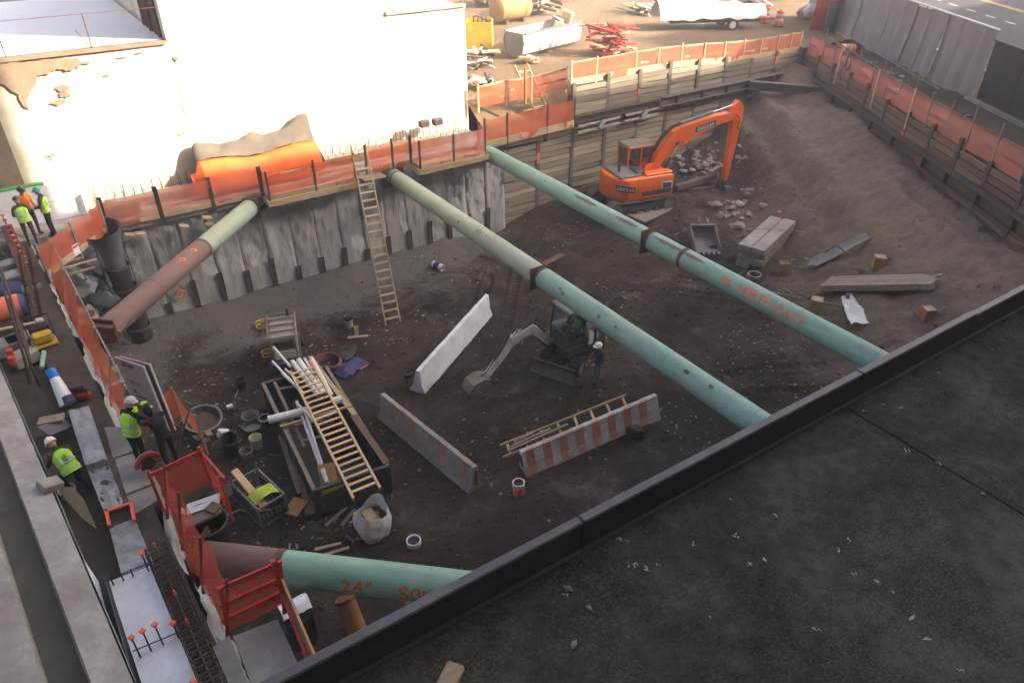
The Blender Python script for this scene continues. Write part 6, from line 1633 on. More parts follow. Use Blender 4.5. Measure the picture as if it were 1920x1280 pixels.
    # fingers and eyes
    for s_ in 'LR':
        hdv = (J['ha' + s_] - J['el' + s_]).normalized(); hc = J['ha' + s_] + hdv * .085
        sd = hdv.cross(V((0, 0, 1)));
        if sd.length < .2: sd = V((1, 0, 0))
        sd.normalize(); nn = sd.cross(hdv)
        for k in range(4):
            b0 = hc + sd * (-.03 + .02 * k); L = (.062, .075, .07, .055)[k]
            fb.tube([b0 - hdv * .02, b0 + hdv * L * .5 - nn * .006, b0 + hdv * L * .85 - nn * .03], [.011, .0105, .008], 6, mi=4)
        b0 = hc - hdv * .05 - sd * .032
        fb.tube([b0, b0 - sd * .028 + hdv * .025, b0 - sd * .03 + hdv * .055], [.013, .012, .009], 6, mi=4)
    for sg in (-1, 1):
        e = H + side * (sg * .032) + fwd * .098 + hd * .012; fb.tube([e - fwd * .01, e + fwd * .006], [.012, .009], 6, mi=5)
    fb.tube([H - hd * .062 + fwd * .088 - side * .025, H - hd * .066 + fwd * .096, H - hd * .062 + fwd * .088 + side * .025], .006, 5, mi=5)
    fb.build('body', ML, t, smooth=180)
    if hood:
        m = MB(); m.loft([m.ring(H + hd * z - fwd * .015, hd, rx * 1.16, 16, ry * 1.16, xdir=side) for z, rx, ry in hr[2:]]); m.build('hood', MT['cloth_black'], t, smooth=180)
    if hat:
        c = H + hd * .055
        m = MB(); m.loft([m.ring(c + hd * z - fwd * .0, hd, rx, 20, ry, xdir=side) for z, rx, ry in [(0, .108, .132), (.03, .107, .13), (.07, .095, .115), (.10, .07, .085), (.118, .03, .035)]])
        ho = m.build('hard_hat', MT[hat], t, smooth=60)
        m = MB(); m.loft([m.ring(c + hd * z + fwd * .025, hd, rx, 20, ry, xdir=side) for z, rx, ry in [(-.012, .125, .165), (.006, .12, .16)]]); m.build('brim', MT[hat], ho, smooth=40)
        m = MB(); m.tube([c + fwd * (.11 * math.cos(a)) + hd * (.125 * math.sin(a) + .002) for a in [k * math.pi / 10 for k in range(11)]], .009, 5); m.build('ridge', MT[hat], ho, smooth=60)
    if vest:
        m = MB(); cs = []
        path = [J['pel'].lerp(J['che'], -.12), J['pel'].lerp(J['che'], .2), J['pel'].lerp(J['che'], .6), J['che'], J['che'].lerp(J['nek'], .45), J['che'].lerp(J['nek'], .8)]
        rr = [(.20, .155), (.193, .150), (.186, .145), (.205, .152), (.185, .13), (.12, .10)]
        for i, (c, (rx, ry)) in enumerate(zip(path, rr)):
            ax = (path[min(i + 1, 5)] - path[max(i - 1, 0)]).normalized()
            cs.append([q + (q - c).normalized() * .012 * NZ.noise(q * 9) for q in m.ring(c, ax, rx, 24, ry, xdir=side)])
        m.loft(cs, False); vo = m.build('vest', MT[vest], t, smooth=180)
        for f_ in (.12, .62):
            c = J['pel'].lerp(J['che'], f_); ax = (J['che'] - J['pel']).normalized(); m = MB()
            m.loft([m.ring(c + ax * z, ax, .207, 24, .163, xdir=side) for z in (-.025, .025)], False); m.build('reflective_band', MT['reflect'], vo, smooth=180)
        for sg in (-1, 1):
            for fb_ in (-1, 1):
                ax = (J['che'] - J['pel']).normalized(); fd = side.cross(ax).normalized()
                if fd.dot(V((1, 0, 0))) < 0: fd = -fd
                m = MB(); p0 = J['pel'].lerp(J['che'], .62) + side * (sg * .10) + fd * (fb_ * .150); p1 = J['che'].lerp(J['nek'], .6) + side * (sg * .095) + fd * (fb_ * .12)
                m.beam(p0, p1, .045, .012, up=fd); m.build('reflective_strap', MT['reflect'], vo)
        if logo:
            ax = (J['che'] - J['pel']).normalized(); fd = side.cross(ax).normalized()
            if fd.dot(V((1, 0, 0))) < 0: fd = -fd
            o_ = J['pel'].lerp(J['che'], .82) - fd * .168
            rt = -side if (fd.cross(ax)).dot(side) < 0 else side
            rt = fd.cross(ax)
            m = MB()
            for st in ([(-.05, .06), (-.05, -.02), (-.02, -.05), (.0, -.05)], [(0, .08), (0, -.07)], [(.05, .06), (.0, .06)], [(.05, .02), (.0, .02)], [(.055, -.03), (.0, -.045)]):
                m.tube([o_ + rt * x + ax * y for x, y in st], .009, 4)
            for k in range(7): m.tube([o_ + rt * (-.075 + k * .024) - ax * .105, o_ + rt * (-.06 + k * .024) - ax * .105], .006, 4)
            m.build('back_print', MT['ink'], vo)
    return t
q = G(1118, 723)
person('person in dark jacket, khaki trousers and white hard hat beside small excavator', q + V((0, 0, .02)), R(168), dict(haL=(.22, .20, 1.08), elL=(.0, .28, 1.12), haR=(.2, -.18, 1.02), elR=(.0, -.28, 1.12), knL=(.05, .13, .5), anL=(.06, .14, .09), anR=(-.1, -.12, .09)), ('cloth_navy', 'cloth_khaki'), hat='hat_white')
mrot = M.Rotation(R(177), 4, 'Z')
person('person in lime vest seated inside the small excavator cab', MC + (mrot @ V((-.12, .2, .52))), R(177), dict(pel=(0, 0, .80), che=(.02, 0, 1.14), nek=(.05, 0, 1.32), hed=(.09, 0, 1.48), shL=(.03, .18, 1.26), shR=(.03, -.18, 1.26), elL=(.18, .24, 1.02), haL=(.40, .22, 1.03), elR=(.18, -.24, 1.02), haR=(.40, -.22, 1.03), hiL=(.02, .10, .79), hiR=(.02, -.10, .79), knL=(.44, .12, .82), knR=(.44, -.12, .82), anL=(.52, .12, .44), anR=(.52, -.12, .44)), ('cloth_brown', 'cloth_brown'), hat='hat_grey', vest='hivis')
wl = P(152, 924, 4.2)
person('person in lime vest and white hard hat kneeling with back to camera at left', (wl.x, wl.y, 4.3), R(112), dict(pel=(-.05, 0, .62), che=(.16, 0, .90), nek=(.30, 0, 1.02), hed=(.42, 0, 1.13), shL=(.22, .19, .98), shR=(.22, -.19, .98), elL=(.36, .26, .72), elR=(.36, -.24, .72), haL=(.55, .16, .60), haR=(.55, -.14, .60), hiL=(-.05, .10, .60), hiR=(-.05, -.10, .60), knL=(.25, .16, .35), knR=(.22, -.14, .12), anL=(-.05, .15, .09), anR=(-.20, -.13, .12)), ('cloth_brown', 'cloth_black'), hat='hat_white', vest='hivis', logo=True)
wb = P(270, 872, DECK)
person('person in lime vest, black hoodie and grey hard hat holding the pink boards', (wb.x, wb.y, DECK + .01), R(38), dict(che=(.06, 0, 1.29), nek=(.13, 0, 1.45), hed=(.20, 0, 1.59), shL=(.09, .19, 1.40), shR=(.09, -.19, 1.40), elL=(.28, .22, 1.20), haL=(.52, .12, 1.28), elR=(.30, -.20, 1.16), haR=(.56, -.06, 1.18), anR=(-.12, -.12, .09), knR=(.0, -.12, .5)), ('cloth_black', 'cloth_black'), hat='hat_grey', vest='hivis', glove='hivis')
wc = P(322, 876, DECK)
person('person all in black with hood and one lime glove steadying the pink boards', (wc.x + .05, wc.y - .05, DECK + .01), R(118), dict(che=(.08, 0, 1.26), nek=(.18, 0, 1.40), hed=(.27, 0, 1.51), shL=(.12, .2, 1.36), shR=(.12, -.2, 1.36), elL=(.34, .22, 1.30), haL=(.46, .14, 1.48), elR=(.3, -.2, 1.12), haR=(.52, -.1, 1.15)), ('cloth_black', 'cloth_black'), hood=True, glove='hivis')
w1 = P(62, 466, DECK)
person('person in lime vest with pink bands and dark hard hat, back to camera, top left', (-1.12, 28.75, DECK), R(95), dict(hed=(.06, 0, 1.62), elL=(.05, .26, 1.15), haL=(.22, .18, 1.05), elR=(.05, -.26, 1.15), haR=(.22, -.18, 1.05)), ('cloth_brown', 'cloth_brown'), hat='hat_dark', vest='hivis')
person('person in orange hoodie and dark hard hat behind the other two, top left', (-.95, 29.65, DECK + .02), R(-60), dict(haL=(.25, .15, 1.1), haR=(.25, -.15, 1.1)), ('cloth_orange', 'cloth_brown'), hat='hat_dark')
person('person in lime vest and teal hard hat facing left, top left', (-.42, 29.25, DECK + .01), R(165), dict(haL=(.25, .1, 1.1), elL=(.06, .26, 1.15), haR=(.25, -.1, 1.05), elR=(.06, -.26, 1.15)), ('cloth_brown', 'cloth_black'), hat='hat_teal', vest='hivis')
# ------------------------------------------------------------------ pink insulation boards
b0 = P(293, 800, DECK + .15)
wdir = (P(325, 668, 6.6) - P(272, 651, 6.6)); wdir.z = 0; W2 = wdir.length; wdir.normalize()
nrm = V((wdir.y, -wdir.x, 0))
upv = (V((0, 0, 1)) - nrm * -.05).normalized()
for i in range(2):
    t = thing('insulation_board', ['tall pink insulation board with dark print held upright, the front one', 'tall pink insulation board behind the printed one'][i], 'board', b0)
    o_ = b0 - nrm * (.09 * i) + wdir * (.06 * i); rot_ = .06 * i
    wd = (wdir * math.cos(rot_) - nrm * math.sin(rot_)); nn = V((wd.y, -wd.x, 0))
    m = MB(); m.prism([(-W2 / 2, 0), (W2 / 2, 0), (W2 / 2, 1.95), (-W2 / 2, 1.95)], o_, wd, upv, nn, .05); m.build('board', MT['pink'], t, world=True)
    m = MB(); m.prism([(W2 / 2 + .004, .0), (W2 / 2 + .012, 0), (W2 / 2 + .012, 1.95), (W2 / 2 + .004, 1.95)], o_, wd, upv, nn, .048); m.build('cut_edge', MT['white_plastic'], t, world=True)
    if i == 0:
        for (x, y, w_, h_) in [(-.18, 1.05, .08, .12), (-.18, .75, .08, .10), (-.05, .92, .34, .05), (-.08, 1.35, .34, .03), (-.06, 1.30, .36, .015), (.02, .72, .22, .05)]:
            m = MB(); m.prism([(x - w_ / 2, y - h_ / 2), (x + w_ / 2, y - h_ / 2), (x + w_ / 2, y + h_ / 2), (x - w_ / 2, y + h_ / 2)], o_ + nn * .0265, wd, upv, nn, .003); m.build('print', MT['ink'], t, world=True)
        for y in (1.83, .52):
            for k in range(3):
                m = MB(); cx = -.2 + k * .12 + (.02 if y < 1 else 0); m.tube([o_ + nn * .027 + wd * (cx + .035 * math.cos(a)) + upv * (y + .05 * math.sin(a)) for a in [j * .7 for j in range(10)]], .012, 4); m.build('print', MT['ink'], t, world=True)
# ------------------------------------------------------------------ left building wall, stepped concrete, turned a few degrees
t = thing('concrete_ledge_wall', 'stepped pale concrete wall running down the left edge of the picture', 'wall', (-2.2, 12, 5))
def lw(px, py, z): return P(px, py, z)
dL = (P(250, 1280, 5.2) - P(0, 690, 5.2)).normalized()
# cross section: offsets to the left of the right edge line, and heights
e0 = P(250, 1280, 5.2)
nl = V((dL.y, -dL.x, 0));
if nl.x > 0: nl = -nl
sec = [(.0, 3.8), (.0, 5.2), (.22, 5.26), (.50, 5.29), (.54, 4.98), (1.05, 4.93), (1.09, 5.38), (1.9, 5.42), (1.94, 6.2), (4.5, 6.25)]
m = MB()
def secr(k, n=60):
    c = e0 + dL * lerp(4, -22, k / n)
    return [V((*(c + nl * (o_ + .012 * NZ.noise(V((k * .8, o_ * 4, 0))))).xy, z_ + .015 * NZ.noise(V((k * .6, o_ * 5, 3))))) for o_, z_ in sec]
m.loft([secr(k) for k in range(61)], False, closed=False); m.build('wall_body', MT['conc_light'], t, world=True, smooth=25)
m = MB(); m.grid(lambda u, v: (lambda c: V((c.x + .03 + .02 * NZ.noise(V((u * 30, v, 0))), c.y, lerp(4.3, 5.1, v))))(e0 + dL * lerp(3, -20, u)), 60, 4); m.build('green_membrane', MT['cyan_paint'], t, world=True, smooth=180)
m = MB(); m.grid(lambda u, v: (lambda c: V((c.x, c.y, 4.99 + .012 * fbm(V((u * 40, v * 2, 0)), 3))))(e0 + dL * lerp(4, -22, u) + nl * lerp(.56, 1.06, v)), 80, 4); m.build('dirty_recess', surf('olive_dirt', (.125, .115, .09), (.085, .078, .06), scale=2, rough=.95, bump=.5), t, world=True, smooth=180)
# white sheeting, membrane strip, footing and cage near the bottom
t = thing('white_sheeting', 'white plastic sheet laid along the foot of stepped wall', 'sheeting', P(190, 1160, 4.8))
pa = [(150, 1045), (165, 1090), (185, 1150), (212, 1220), (240, 1290)]; pb = [(160, 1052), (185, 1090), (200, 1150), (224, 1220), (250, 1290)]
m = MB(); m.loft([[P(*a_, 5.0) + V((-.05, 0, .1)), P(*a_, 4.85), P(*b_, 4.7)] for a_, b_ in zip(pa, pb)], False, closed=False); m.build('sheet', MT['white_sheet'], t, world=True, smooth=60)
t = thing('membrane_strip', 'black membrane strip between white sheet and concrete footing', 'membrane', P(215, 1180, 4.75))
m = MB(); m.loft([[P(x - 11, y, 4.72), P(x, y, 4.83), P(x + 12, y, 4.70)] for x, y in [(192, 1072), (212, 1140), (232, 1210), (254, 1290)]], False, closed=False); m.build('strip', MT['membrane'], t, world=True, smooth=60)
m = MB(); m.tube([P(x - 2, y, 4.84) for x, y in [(200, 1090), (220, 1160), (248, 1260)]], .008, 4); m.build('stitch_line', MT['machine_mid'], t, world=True)
t = thing('footing', 'pale grey concrete footing strip with dowels at bottom left', 'footing', P(280, 1170, 4.7))
poly = [P(203, 1090, 4.75), P(280, 1060, 4.75), P(392, 1310, 4.75), P(275, 1310, 4.75)]
m = MB(); lo = [V((q.x, q.y, 4.2)) for q in poly]; m.add(poly + lo, [[0, 1, 2, 3], [4, 7, 6, 5], [0, 4, 5, 1], [1, 5, 6, 2], [2, 6, 7, 3], [3, 7, 4, 0]]); m.build('block', MT['barrier_blue'], t, world=True)
def dowel(t, px, py, h=.55, z=4.75, cap=True, lean=(0, 0)):
    q = P(px, py, z); m = MB(); e = q + V((lean[0], lean[1], h)); m.cyl(q, e, .014, n=6); o = m.build('dowel', MT['rebar'], t, world=True)
    if cap:
        m = MB(); m.box(e + V((0, 0, .01)), (.09, .09, .035), M.Rotation(.5, 3, 'Z'), bev=.008); m.cyl(e - V((0, 0, .06)), e, .025, n=8); m.build('dowel_cap', MT['cap'], o, world=True)
for (x, y) in [(264, 1232), (284, 1220), (306, 1208)]: dowel(t, x, y)
dowel(t, 279, 1070, .5); dowel(t, 335, 1195, .4); dowel(t, 374, 1305, .4)
for (x, y) in [(213, 1096), (232, 1088), (250, 1080)]: dowel(t, x, y, .2, cap=False)
m = MB(); m.cyl(P(205, 1085, 4.85), P(278, 1055, 4.85), .012, n=6); m.build('cross_bar', MT['rebar'], t, world=True)
m = MB(); m.cyl(P(249, 1220, 4.85), P(345, 1180, 4.85), .012, n=6); m.build('cross_bar', MT['rebar'], t, world=True)
t = thing('rebar_cage', 'long dark rebar cage lying beside the concrete footing', 'rebar cage', P(340, 1150, 4.6))
p0, p1 = P(296, 1040, 4.62), P(412, 1310, 4.62); d_ = (p1 - p0).normalized(); n_ = V((-d_.y, d_.x, 0))
for (a, z) in [(-.16, .02), (0, .02), (.16, .02), (-.16, .28), (0, .30), (.16, .28)]:
    m = MB(); m.cyl(p0 + n_ * a + V((0, 0, z)), p1 + n_ * a + V((0, 0, z)), .018, n=6); m.build('long_bar', MT['rebar'], t, world=True)
L = (p1 - p0).length
m = MB(); n = 8
m.tube([V((0, a, z)) for a, z in [(-.19, 0), (.19, 0), (.19, .32), (-.19, .32), (-.19, 0)]], .014, 5); src = m.build('stirrup', MT['rebar'], t)
for k in range(int(L / .17)):
    mw = pmat(t).inverted() @ frame(p0 + d_ * (.08 + k * .17), d_)
    if k == 0: src.matrix_local = mw
    else: link_copy(src, 'stirrup', t, mw)
for s in (.1, 1.45, 2.2):
    q = p0 + d_ * s + V((0, 0, .32)); m = MB(); m.cyl(q, q + V((0, 0, .12)), .03, .02, n=8); m.build('bar_cap', MT['cap'], t, world=True)
# walkway slab at the bottom
t = thing('slab', 'pale concrete slab with a dark joint at the end of near walkway', 'slab', P(480, 1230, DECK))
for (pl) in ([(395, 1215), (430, 1190), (470, 1300), (425, 1310)], [(437, 1192), (520, 1160), (585, 1300), (478, 1300)]):
    m = MB(); q4 = [P(x, y, DECK + .03) for x, y in pl]; m.add(q4 + [V((q.x, q.y, DECK - .6)) for q in q4], [[0, 1, 2, 3], [0, 4, 5, 1], [1, 5, 6, 2], [2, 6, 7, 3], [3, 7, 4, 0]]); m.build('slab_piece', MT['conc'], t, world=True)
for i, pl in enumerate([[(215, 860), (262, 845), (288, 905), (236, 925)], [(238, 930), (290, 908), (300, 935), (250, 965)], [(195, 800), (240, 800), (258, 842), (212, 858)]]):
    m = MB(); q4 = [P(x, y, DECK + .02) for x, y in pl]; m.add(q4 + [V((q.x, q.y, DECK - .3)) for q in q4], [[0, 1, 2, 3], [0, 4, 5, 1], [1, 5, 6, 2], [2, 6, 7, 3], [3, 7, 4, 0]])
    tag(m.build('paving_slab', MT['conc']), ['tan concrete slab of left walkway beside the worker with boards', 'tan concrete slab of left walkway next to orange painted form', 'tan concrete slab of left walkway by the net end'][i], 'slab')
# concrete strip along the trench
t = thing('grade_beam', 'wet grey concrete strip with rough top beside kneeling worker', 'footing', P(190, 900, 4.5))
for i, (pl, z) in enumerate([([(128, 770), (166, 760), (200, 860), (160, 872)], 4.78), ([(162, 876), (202, 864), (235, 950), (196, 962)], 4.62), ([(205, 990), (252, 970), (288, 1056), (228, 1078)], 4.66)]):
    q4 = [P(x, y, z) for x, y in pl]
    m = MB(); m.grid(lambda u, v: q4[0].lerp(q4[1], u).lerp(q4[3].lerp(q4[2], u), v) + V((0, 0, .05 * fbm(V((u * 3, v * 6, i)), 4))), 10, 20)
    m.add(q4 + [V((q.x, q.y, 3.8)) for q in q4], [[0, 4, 5, 1], [1, 5, 6, 2], [2, 6, 7, 3], [3, 7, 4, 0]]); m.build('strip', MT['wall_conc'], t, world=True, smooth=40)
m = MB(); m.loft([[P(x, y, 4.75), P(x, y, 4.2)] for x, y in [(203, 985), (200, 955), (245, 940), (255, 978)]], False, closed=False); m.build('painted_form', MT['conc'], t, world=True)
for a_, b_ in (((202, 958), (245, 943)), ((245, 943), (252, 975)), ((200, 960), (205, 985))):
    m = MB(); m.beam(P(*a_, 4.77), P(*b_, 4.77), .06, .05); m.build('orange_edge', MT['cap'], t, world=True)
# plywood disc, bucket, board near the kneeling worker
q = P(148, 952, 4.4); t = thing('yellow_board', 'pale yellow pointed board lying at the foot of stepped wall', 'board', q)
m = MB(); m.prism([(-.75, .1), (-.4, .26), (.1, .2), (.75, -.12), (.2, -.14), (-.5, -.05)], P(147, 950, 4.6), (P(186, 980, 4.6) - P(108, 918, 4.6)).normalized(), V((.5, .5, .7)).normalized(), V((.5, -.6, .6)).normalized(), .03); m.build('board', MT['wood'], t, world=True)
bucket('bucket', 'white pail of dark mortar beside the kneeling worker', P(126, 920, 4.45) + V((0, 0, -.3)), .17, .36, 'white_plastic', 'white_plastic', 'rubber')
m = MB(); m.box((0, 0, 0), (.4, .3, .16), M.Rotation(.4, 3, 'Y') @ M.Rotation(.4, 3, 'Z'), bev=.01); o = m.build('concrete_block', MT['conc_light']); o.location = P(94, 908, 5.3); tag(o, 'loose pale block on top of stepped wall', 'block')
m = MB(); m.box((0, 0, 0), (.62, .48, .05), M.Rotation(.3, 3, 'Y') @ M.Rotation(.5, 3, 'Z'), bev=.01); o = m.build('grey_panel', MT['grey_plastic']); o.location = P(104, 800, 4.7); tag(o, 'grey panel lying in trench above the kneeling worker', 'panel')
m = MB(); m.box((0, 0, 0), (.55, .3, .10), M.Rotation(-.25, 3, 'Z'), bev=.01); o = m.build('brick_edge', MT['brickish']); o.location = P(96, 787, 4.75); tag(o, 'brick coloured slab edge behind grey panel', 'block')
# white tube with blue cap
t = thing('formwork_tube', 'white tapering tube with bright blue end on left walkway', 'tube', P(118, 727, 4.9))
a_, b_ = P(98, 700, 5.35), P(128, 758, 4.72)
m = MB(); m.tube([a_, a_.lerp(b_, .5), b_], [.10, .15, .19], 18); m.build('tube', MT['white_sheet'], t, world=True, smooth=50)
m = MB(); m.tube([a_ + (a_ - b_).normalized() * .12, a_ + (b_ - a_).normalized() * .12], [.115, .12], 18); m.build('blue_end', MT['blue'], t, world=True, smooth=50)
m = MB(); m.tube([a_.lerp(b_, .78) + V((.02, 0, .012)), b_ + V((.02, 0, .012))], [.172, .193], 18); m.build('label_band', MT['navy'], t, world=True, smooth=50)
# cut-off saw
q = P(155, 745, DECK); t = thing('cut_off_saw', 'red and black cut-off saw lying on left walkway', 'saw', q, R(-20))
m = MB(); m.box((0, -.05, .12), (.45, .28, .2), bev=.05); m.build('body', MT['red'], t)
m = MB(); m.cyl((0, .02, .2), (0, .06, .24), .24, n=24); m.build('guard', MT['grey_plastic'], t, smooth=40)
m = MB(); m.cyl((0, .03, .24), (0, .07, .27), .12, n=18); m.build('disc', MT['black_plastic'], t, smooth=40)
m = MB(); m.tube([(-.2, -.15, .2), (-.2, -.15, .4), (.15, -.15, .4), (.2, -.15, .2)], .02, 6); m.build('handle', MT['black_plastic'], t)
q = P(285, 885, DECK); t = thing('cut_off_saw', 'red wheel guard saw standing by the feet of boards worker', 'saw', q, R(10))
m = MB(); m.tube([(.24 * math.cos(a), 0, .26 + .24 * math.sin(a)) for a in [k * .3 - .2 for k in range(12)]], .06, 8); m.build('guard', MT['red'], t, smooth=60)
m = MB(); m.tube([(.24 * math.cos(a), .08, .26 + .24 * math.sin(a)) for a in [k * .3 - .2 for k in range(12)]], .03, 6); m.build('guard_lining', MT['cyan_paint'], t, smooth=60)
m = MB(); m.cyl((0, -.03, .26), (0, .03, .26), .14, n=18); m.build('hub', MT['steel_dark'], t, smooth=40)
# plate compactor
q = P(85, 645, 4.6); t = thing('plate_compactor', 'yellow and black plate compactor on left walkway', 'compactor', q, R(5))
m = MB(); m.box((0, 0, .06), (.62, .55, .10), bev=.03); m.build('plate', MT['yellow_paint'], t)
m = MB(); m.box((0, -.08, .28), (.5, .28, .3), bev=.06); m.build('cover', MT['yellow_paint'], t)
m = MB(); m.box((0, .22, .34), (.5, .3, .42), bev=.06); m.build('engine', MT['rubber'], t)
m = MB(); m.tube([(-.3, -.2, .3), (-.32, .3, .75), (.32, .3, .75), (.3, -.2, .3)], .025, 6); m.build('handle', MT['black_plastic'], t)
m = MB(); m.box((.1, .3, .6), (.2, .15, .12), bev=.03); m.build('tank', MT['machine_white'], t)
# salmon roll with blue end, blue sheet, vertical bars, batten
t = thing('wrapped_roll', 'salmon pink wrapped roll with blue end at left edge', 'roll', P(20, 585, 4.9))
a_, b_ = P(-40, 590, 5.0), P(40, 572, 5.0)
m = MB(); m.tube([a_, b_], .36, 24); m.build('wrap', MT['salmon'], t, world=True, smooth=50)
m = MB(); m.tube([b_, b_ + (b_ - a_).normalized() * .12], [.36, .30], 24); m.build('blue_end', MT['navy'], t, world=True, smooth=50)
t = thing('blue_sheet', 'dark blue sheet folded on pale blocks at left edge', 'sheet', P(10, 540, 5))
m = MB(); m.grid(lambda u, v: P(lerp(-20, 40, u), lerp(528, 560, v), 5.1 - .3 * v * v + .03 * NZ.noise(V((u * 5, v * 5, 0)))), 8, 6); m.build('sheet', MT['navy'], t, world=True, smooth=60)
for i, (pts_) in enumerate([[(0, 500), (25, 575), (50, 645), (62, 715)], [(18, 560), (38, 625), (60, 690), (75, 725)], [(8, 545), (30, 620), (48, 680), (55, 720)]]):
    m = MB(); zz = [6.6, 6.0, 5.4, 4.7]
    m.tube([P(x, y, z) for (x, y), z in zip(pts_, zz)], .035, 6); tag(m.build('rebar_bundle', MT['rebar'], smooth=60), ['leftmost dark rebar bundle standing at left edge', 'right dark rebar bundle standing at left edge', 'middle dark rebar bundle standing at left edge'][i], 'rebar')
stick('plank', 'pale batten laid across blocks at the left edge', P(-15, 621, 5.2), P(66, 605, 5.2), .09, .06, 'wood_new')
t = thing('red_cans', 'two red cans beside the rebar at left edge', 'cans', P(22, 668, 4.9))
for k in range(2):
    m = MB(); c = P(18 + 4 * k, 660 + 14 * k, 4.95); m.cyl(c - V((0, 0, .15)), c + V((0, 0, .08)), .09, n=14); m.build('can', MT['red'], t, world=True, smooth=40)
m = MB(); m.tube([P(82, 660 + 0, 4.9), P(78, 690, 4.9)], .06, 10); tag(m.build('teal_bottle', MT['cyan_paint'], smooth=60), 'teal bottle among rubbish below the rebar ends', 'bottle')
# white blocks / insulation near the left edge, with capped dowels
t = thing('insulated_wall', 'white insulation panels with green tape behind the three workers', 'panels', (-2, 30.6, 5))
for i, (x0, x1, z0, z1) in enumerate([(-6.5, -3.2, 4.6, 5.3), (-3.19, .85, 4.6, 5.3), (-6.5, -2.4, 5.31, 6.0), (-2.39, .85, 5.31, 6.0)]):
    m = MB(); m.box(((x0 + x1) / 2, 30.75, (z0 + z1) / 2), (x1 - x0 - .012, .2, z1 - z0 - .01), bev=.008); m.build('panel', MT['white_sheet'], t, world=True)
m = MB(); m.box((-3.3, 30.75, 6.04), (6.2, .21, .07)); m.build('green_tape', surf('green_tape', (.10, .42, .10), rough=.6, bump=0), t, world=True)
t = thing('rubbish_heap', 'heap of pale blocks and scrap at the left edge', 'blocks', P(20, 480, 4.6))
for i, (x, y, s) in enumerate([(15, 500, .5), (30, 520, .6), (40, 640, .55), (12, 650, .6), (45, 670, .5), (20, 455, .4), (55, 545, .5)]):
    m = MB(); q = P(x, y, 4.55); m.box(q, (s * 1.3, s, .34), M.Rotation(.1 * i, 3, 'Z'), bev=.03); m.build('block', MT['conc_light'] if i % 3 else MT['tarp_grey'], t, world=True)
t = thing('dowel_row', 'row of rebar dowels with orange caps along a low wall at left', 'rebar', P(30, 450, 4.7))
p0, p1 = P(0, 395, 5.3), P(50, 492, 5.0)
m = MB(); m.beam(V((p0.x, p0.y, 4.55)), V((p1.x - .05, p1.y - 1.2, 4.55)), .35, .5); m.build('low_wall', MT['rust'], t, world=True)
for k in range(11):
    q = p0.lerp(p1, k / 10); b_ = V((q.x, q.y, 4.7)); m = MB(); m.cyl(b_, q, .014, n=5); o = m.build('dowel', MT['rebar'], t, world=True)
    m = MB(); m.box(q, (.12, .12, .04), M.Rotation(.4, 3, 'Z'), bev=.01); m.build('dowel_cap', MT['cap'], o, world=True)
t = thing('rebar_mat', 'rusty rebar mat standing in the trench at left', 'rebar', P(55, 540, 4.6))
p0, p1 = P(48, 480, 4.7), P(75, 620, 4.7)
for k in range(3):
    m = MB(); m.cyl(p0 + V((0, 0, .1 + .16 * k)), p1 + V((0, 0, .1 + .16 * k)), .02, n=6); m.build('long_bar', MT['rebar'], t, world=True)
for k in range(22):
    q = p0.lerp(p1, k / 21); m = MB(); m.tube([q + V((-.14, 0, 0)), q + V((-.12, 0, .5)), q + V((.12, 0, .5)), q + V((.14, 0, 0))], .012, 5); m.build('stirrup', MT['rebar'], t, world=True)
# table of papers and tub by the red net
t = thing('paper_table', 'plank shelf with white papers beside the red net', 'table', P(370, 955, 4.6))
m = MB(); a_, b_ = P(342, 975, 4.95), P(408, 945, 4.95); m.beam(a_, b_, .55, .06); m.build('shelf', MT['wood_old'], t, world=True)
m = MB(); m.grid(lambda u, v: P(lerp(350, 412, u), lerp(945, 965, v) - 22 * u, 5.02 + .03 * NZ.noise(V((u * 5, v * 5, 1))) - .12 * (u > .93)), 12, 6); m.build('paper', MT['white_plastic'], t, world=True, smooth=60)
m = MB(); m.box(P(340, 960, 5.02), (.12, .2, .1), bev=.02); m.build('foam_block', MT['wood_new'], t, world=True)
m = MB(); m.beam(P(392, 960, 5.0), P(408, 945, 5.0), .25, .08); m.build('timber_end', MT['board_brown'], t, world=True)
bucket('barrel', 'dark plastic barrel under the paper shelf', P(390, 990, 4.3) + V((0, 0, -.5)), .42, .7, 'black_plastic', 'grey_plastic', cat='barrel', handle=False, taper=.92)
m = MB(); m.rock((0, 0, .1), (.5, .4, .14), 61, 3); o = m.build('rubbish_sack', MT['black_plastic'], smooth=60); o.location = G(418, 925); tag(o, 'flat black sack on the pit floor right of the red net', 'sack')
m = MB(); m.grid(lambda u, v: V(((u - .5) * .55, (v - .5) * .5, .25 - .7 * (v - .4) ** 2 + .05 * NZ.noise(V((u * 4, v * 4, 0))))), 10, 10); o = m.build('white_paper', MT['white_sheet'], smooth=60); o.location = P(553, 1142, 4.0); tag(o, 'folded white sheet by the plywood edge board', 'sheet')
m = MB(); m.cyl((0, 0, -.6), (0, 0, .2), .3, n=20); o = m.build('barrel', MT['black_plastic'], smooth=40); o.location = P(558, 1160, 3.8); tag(o, 'black barrel under the folded white sheet', 'barrel')
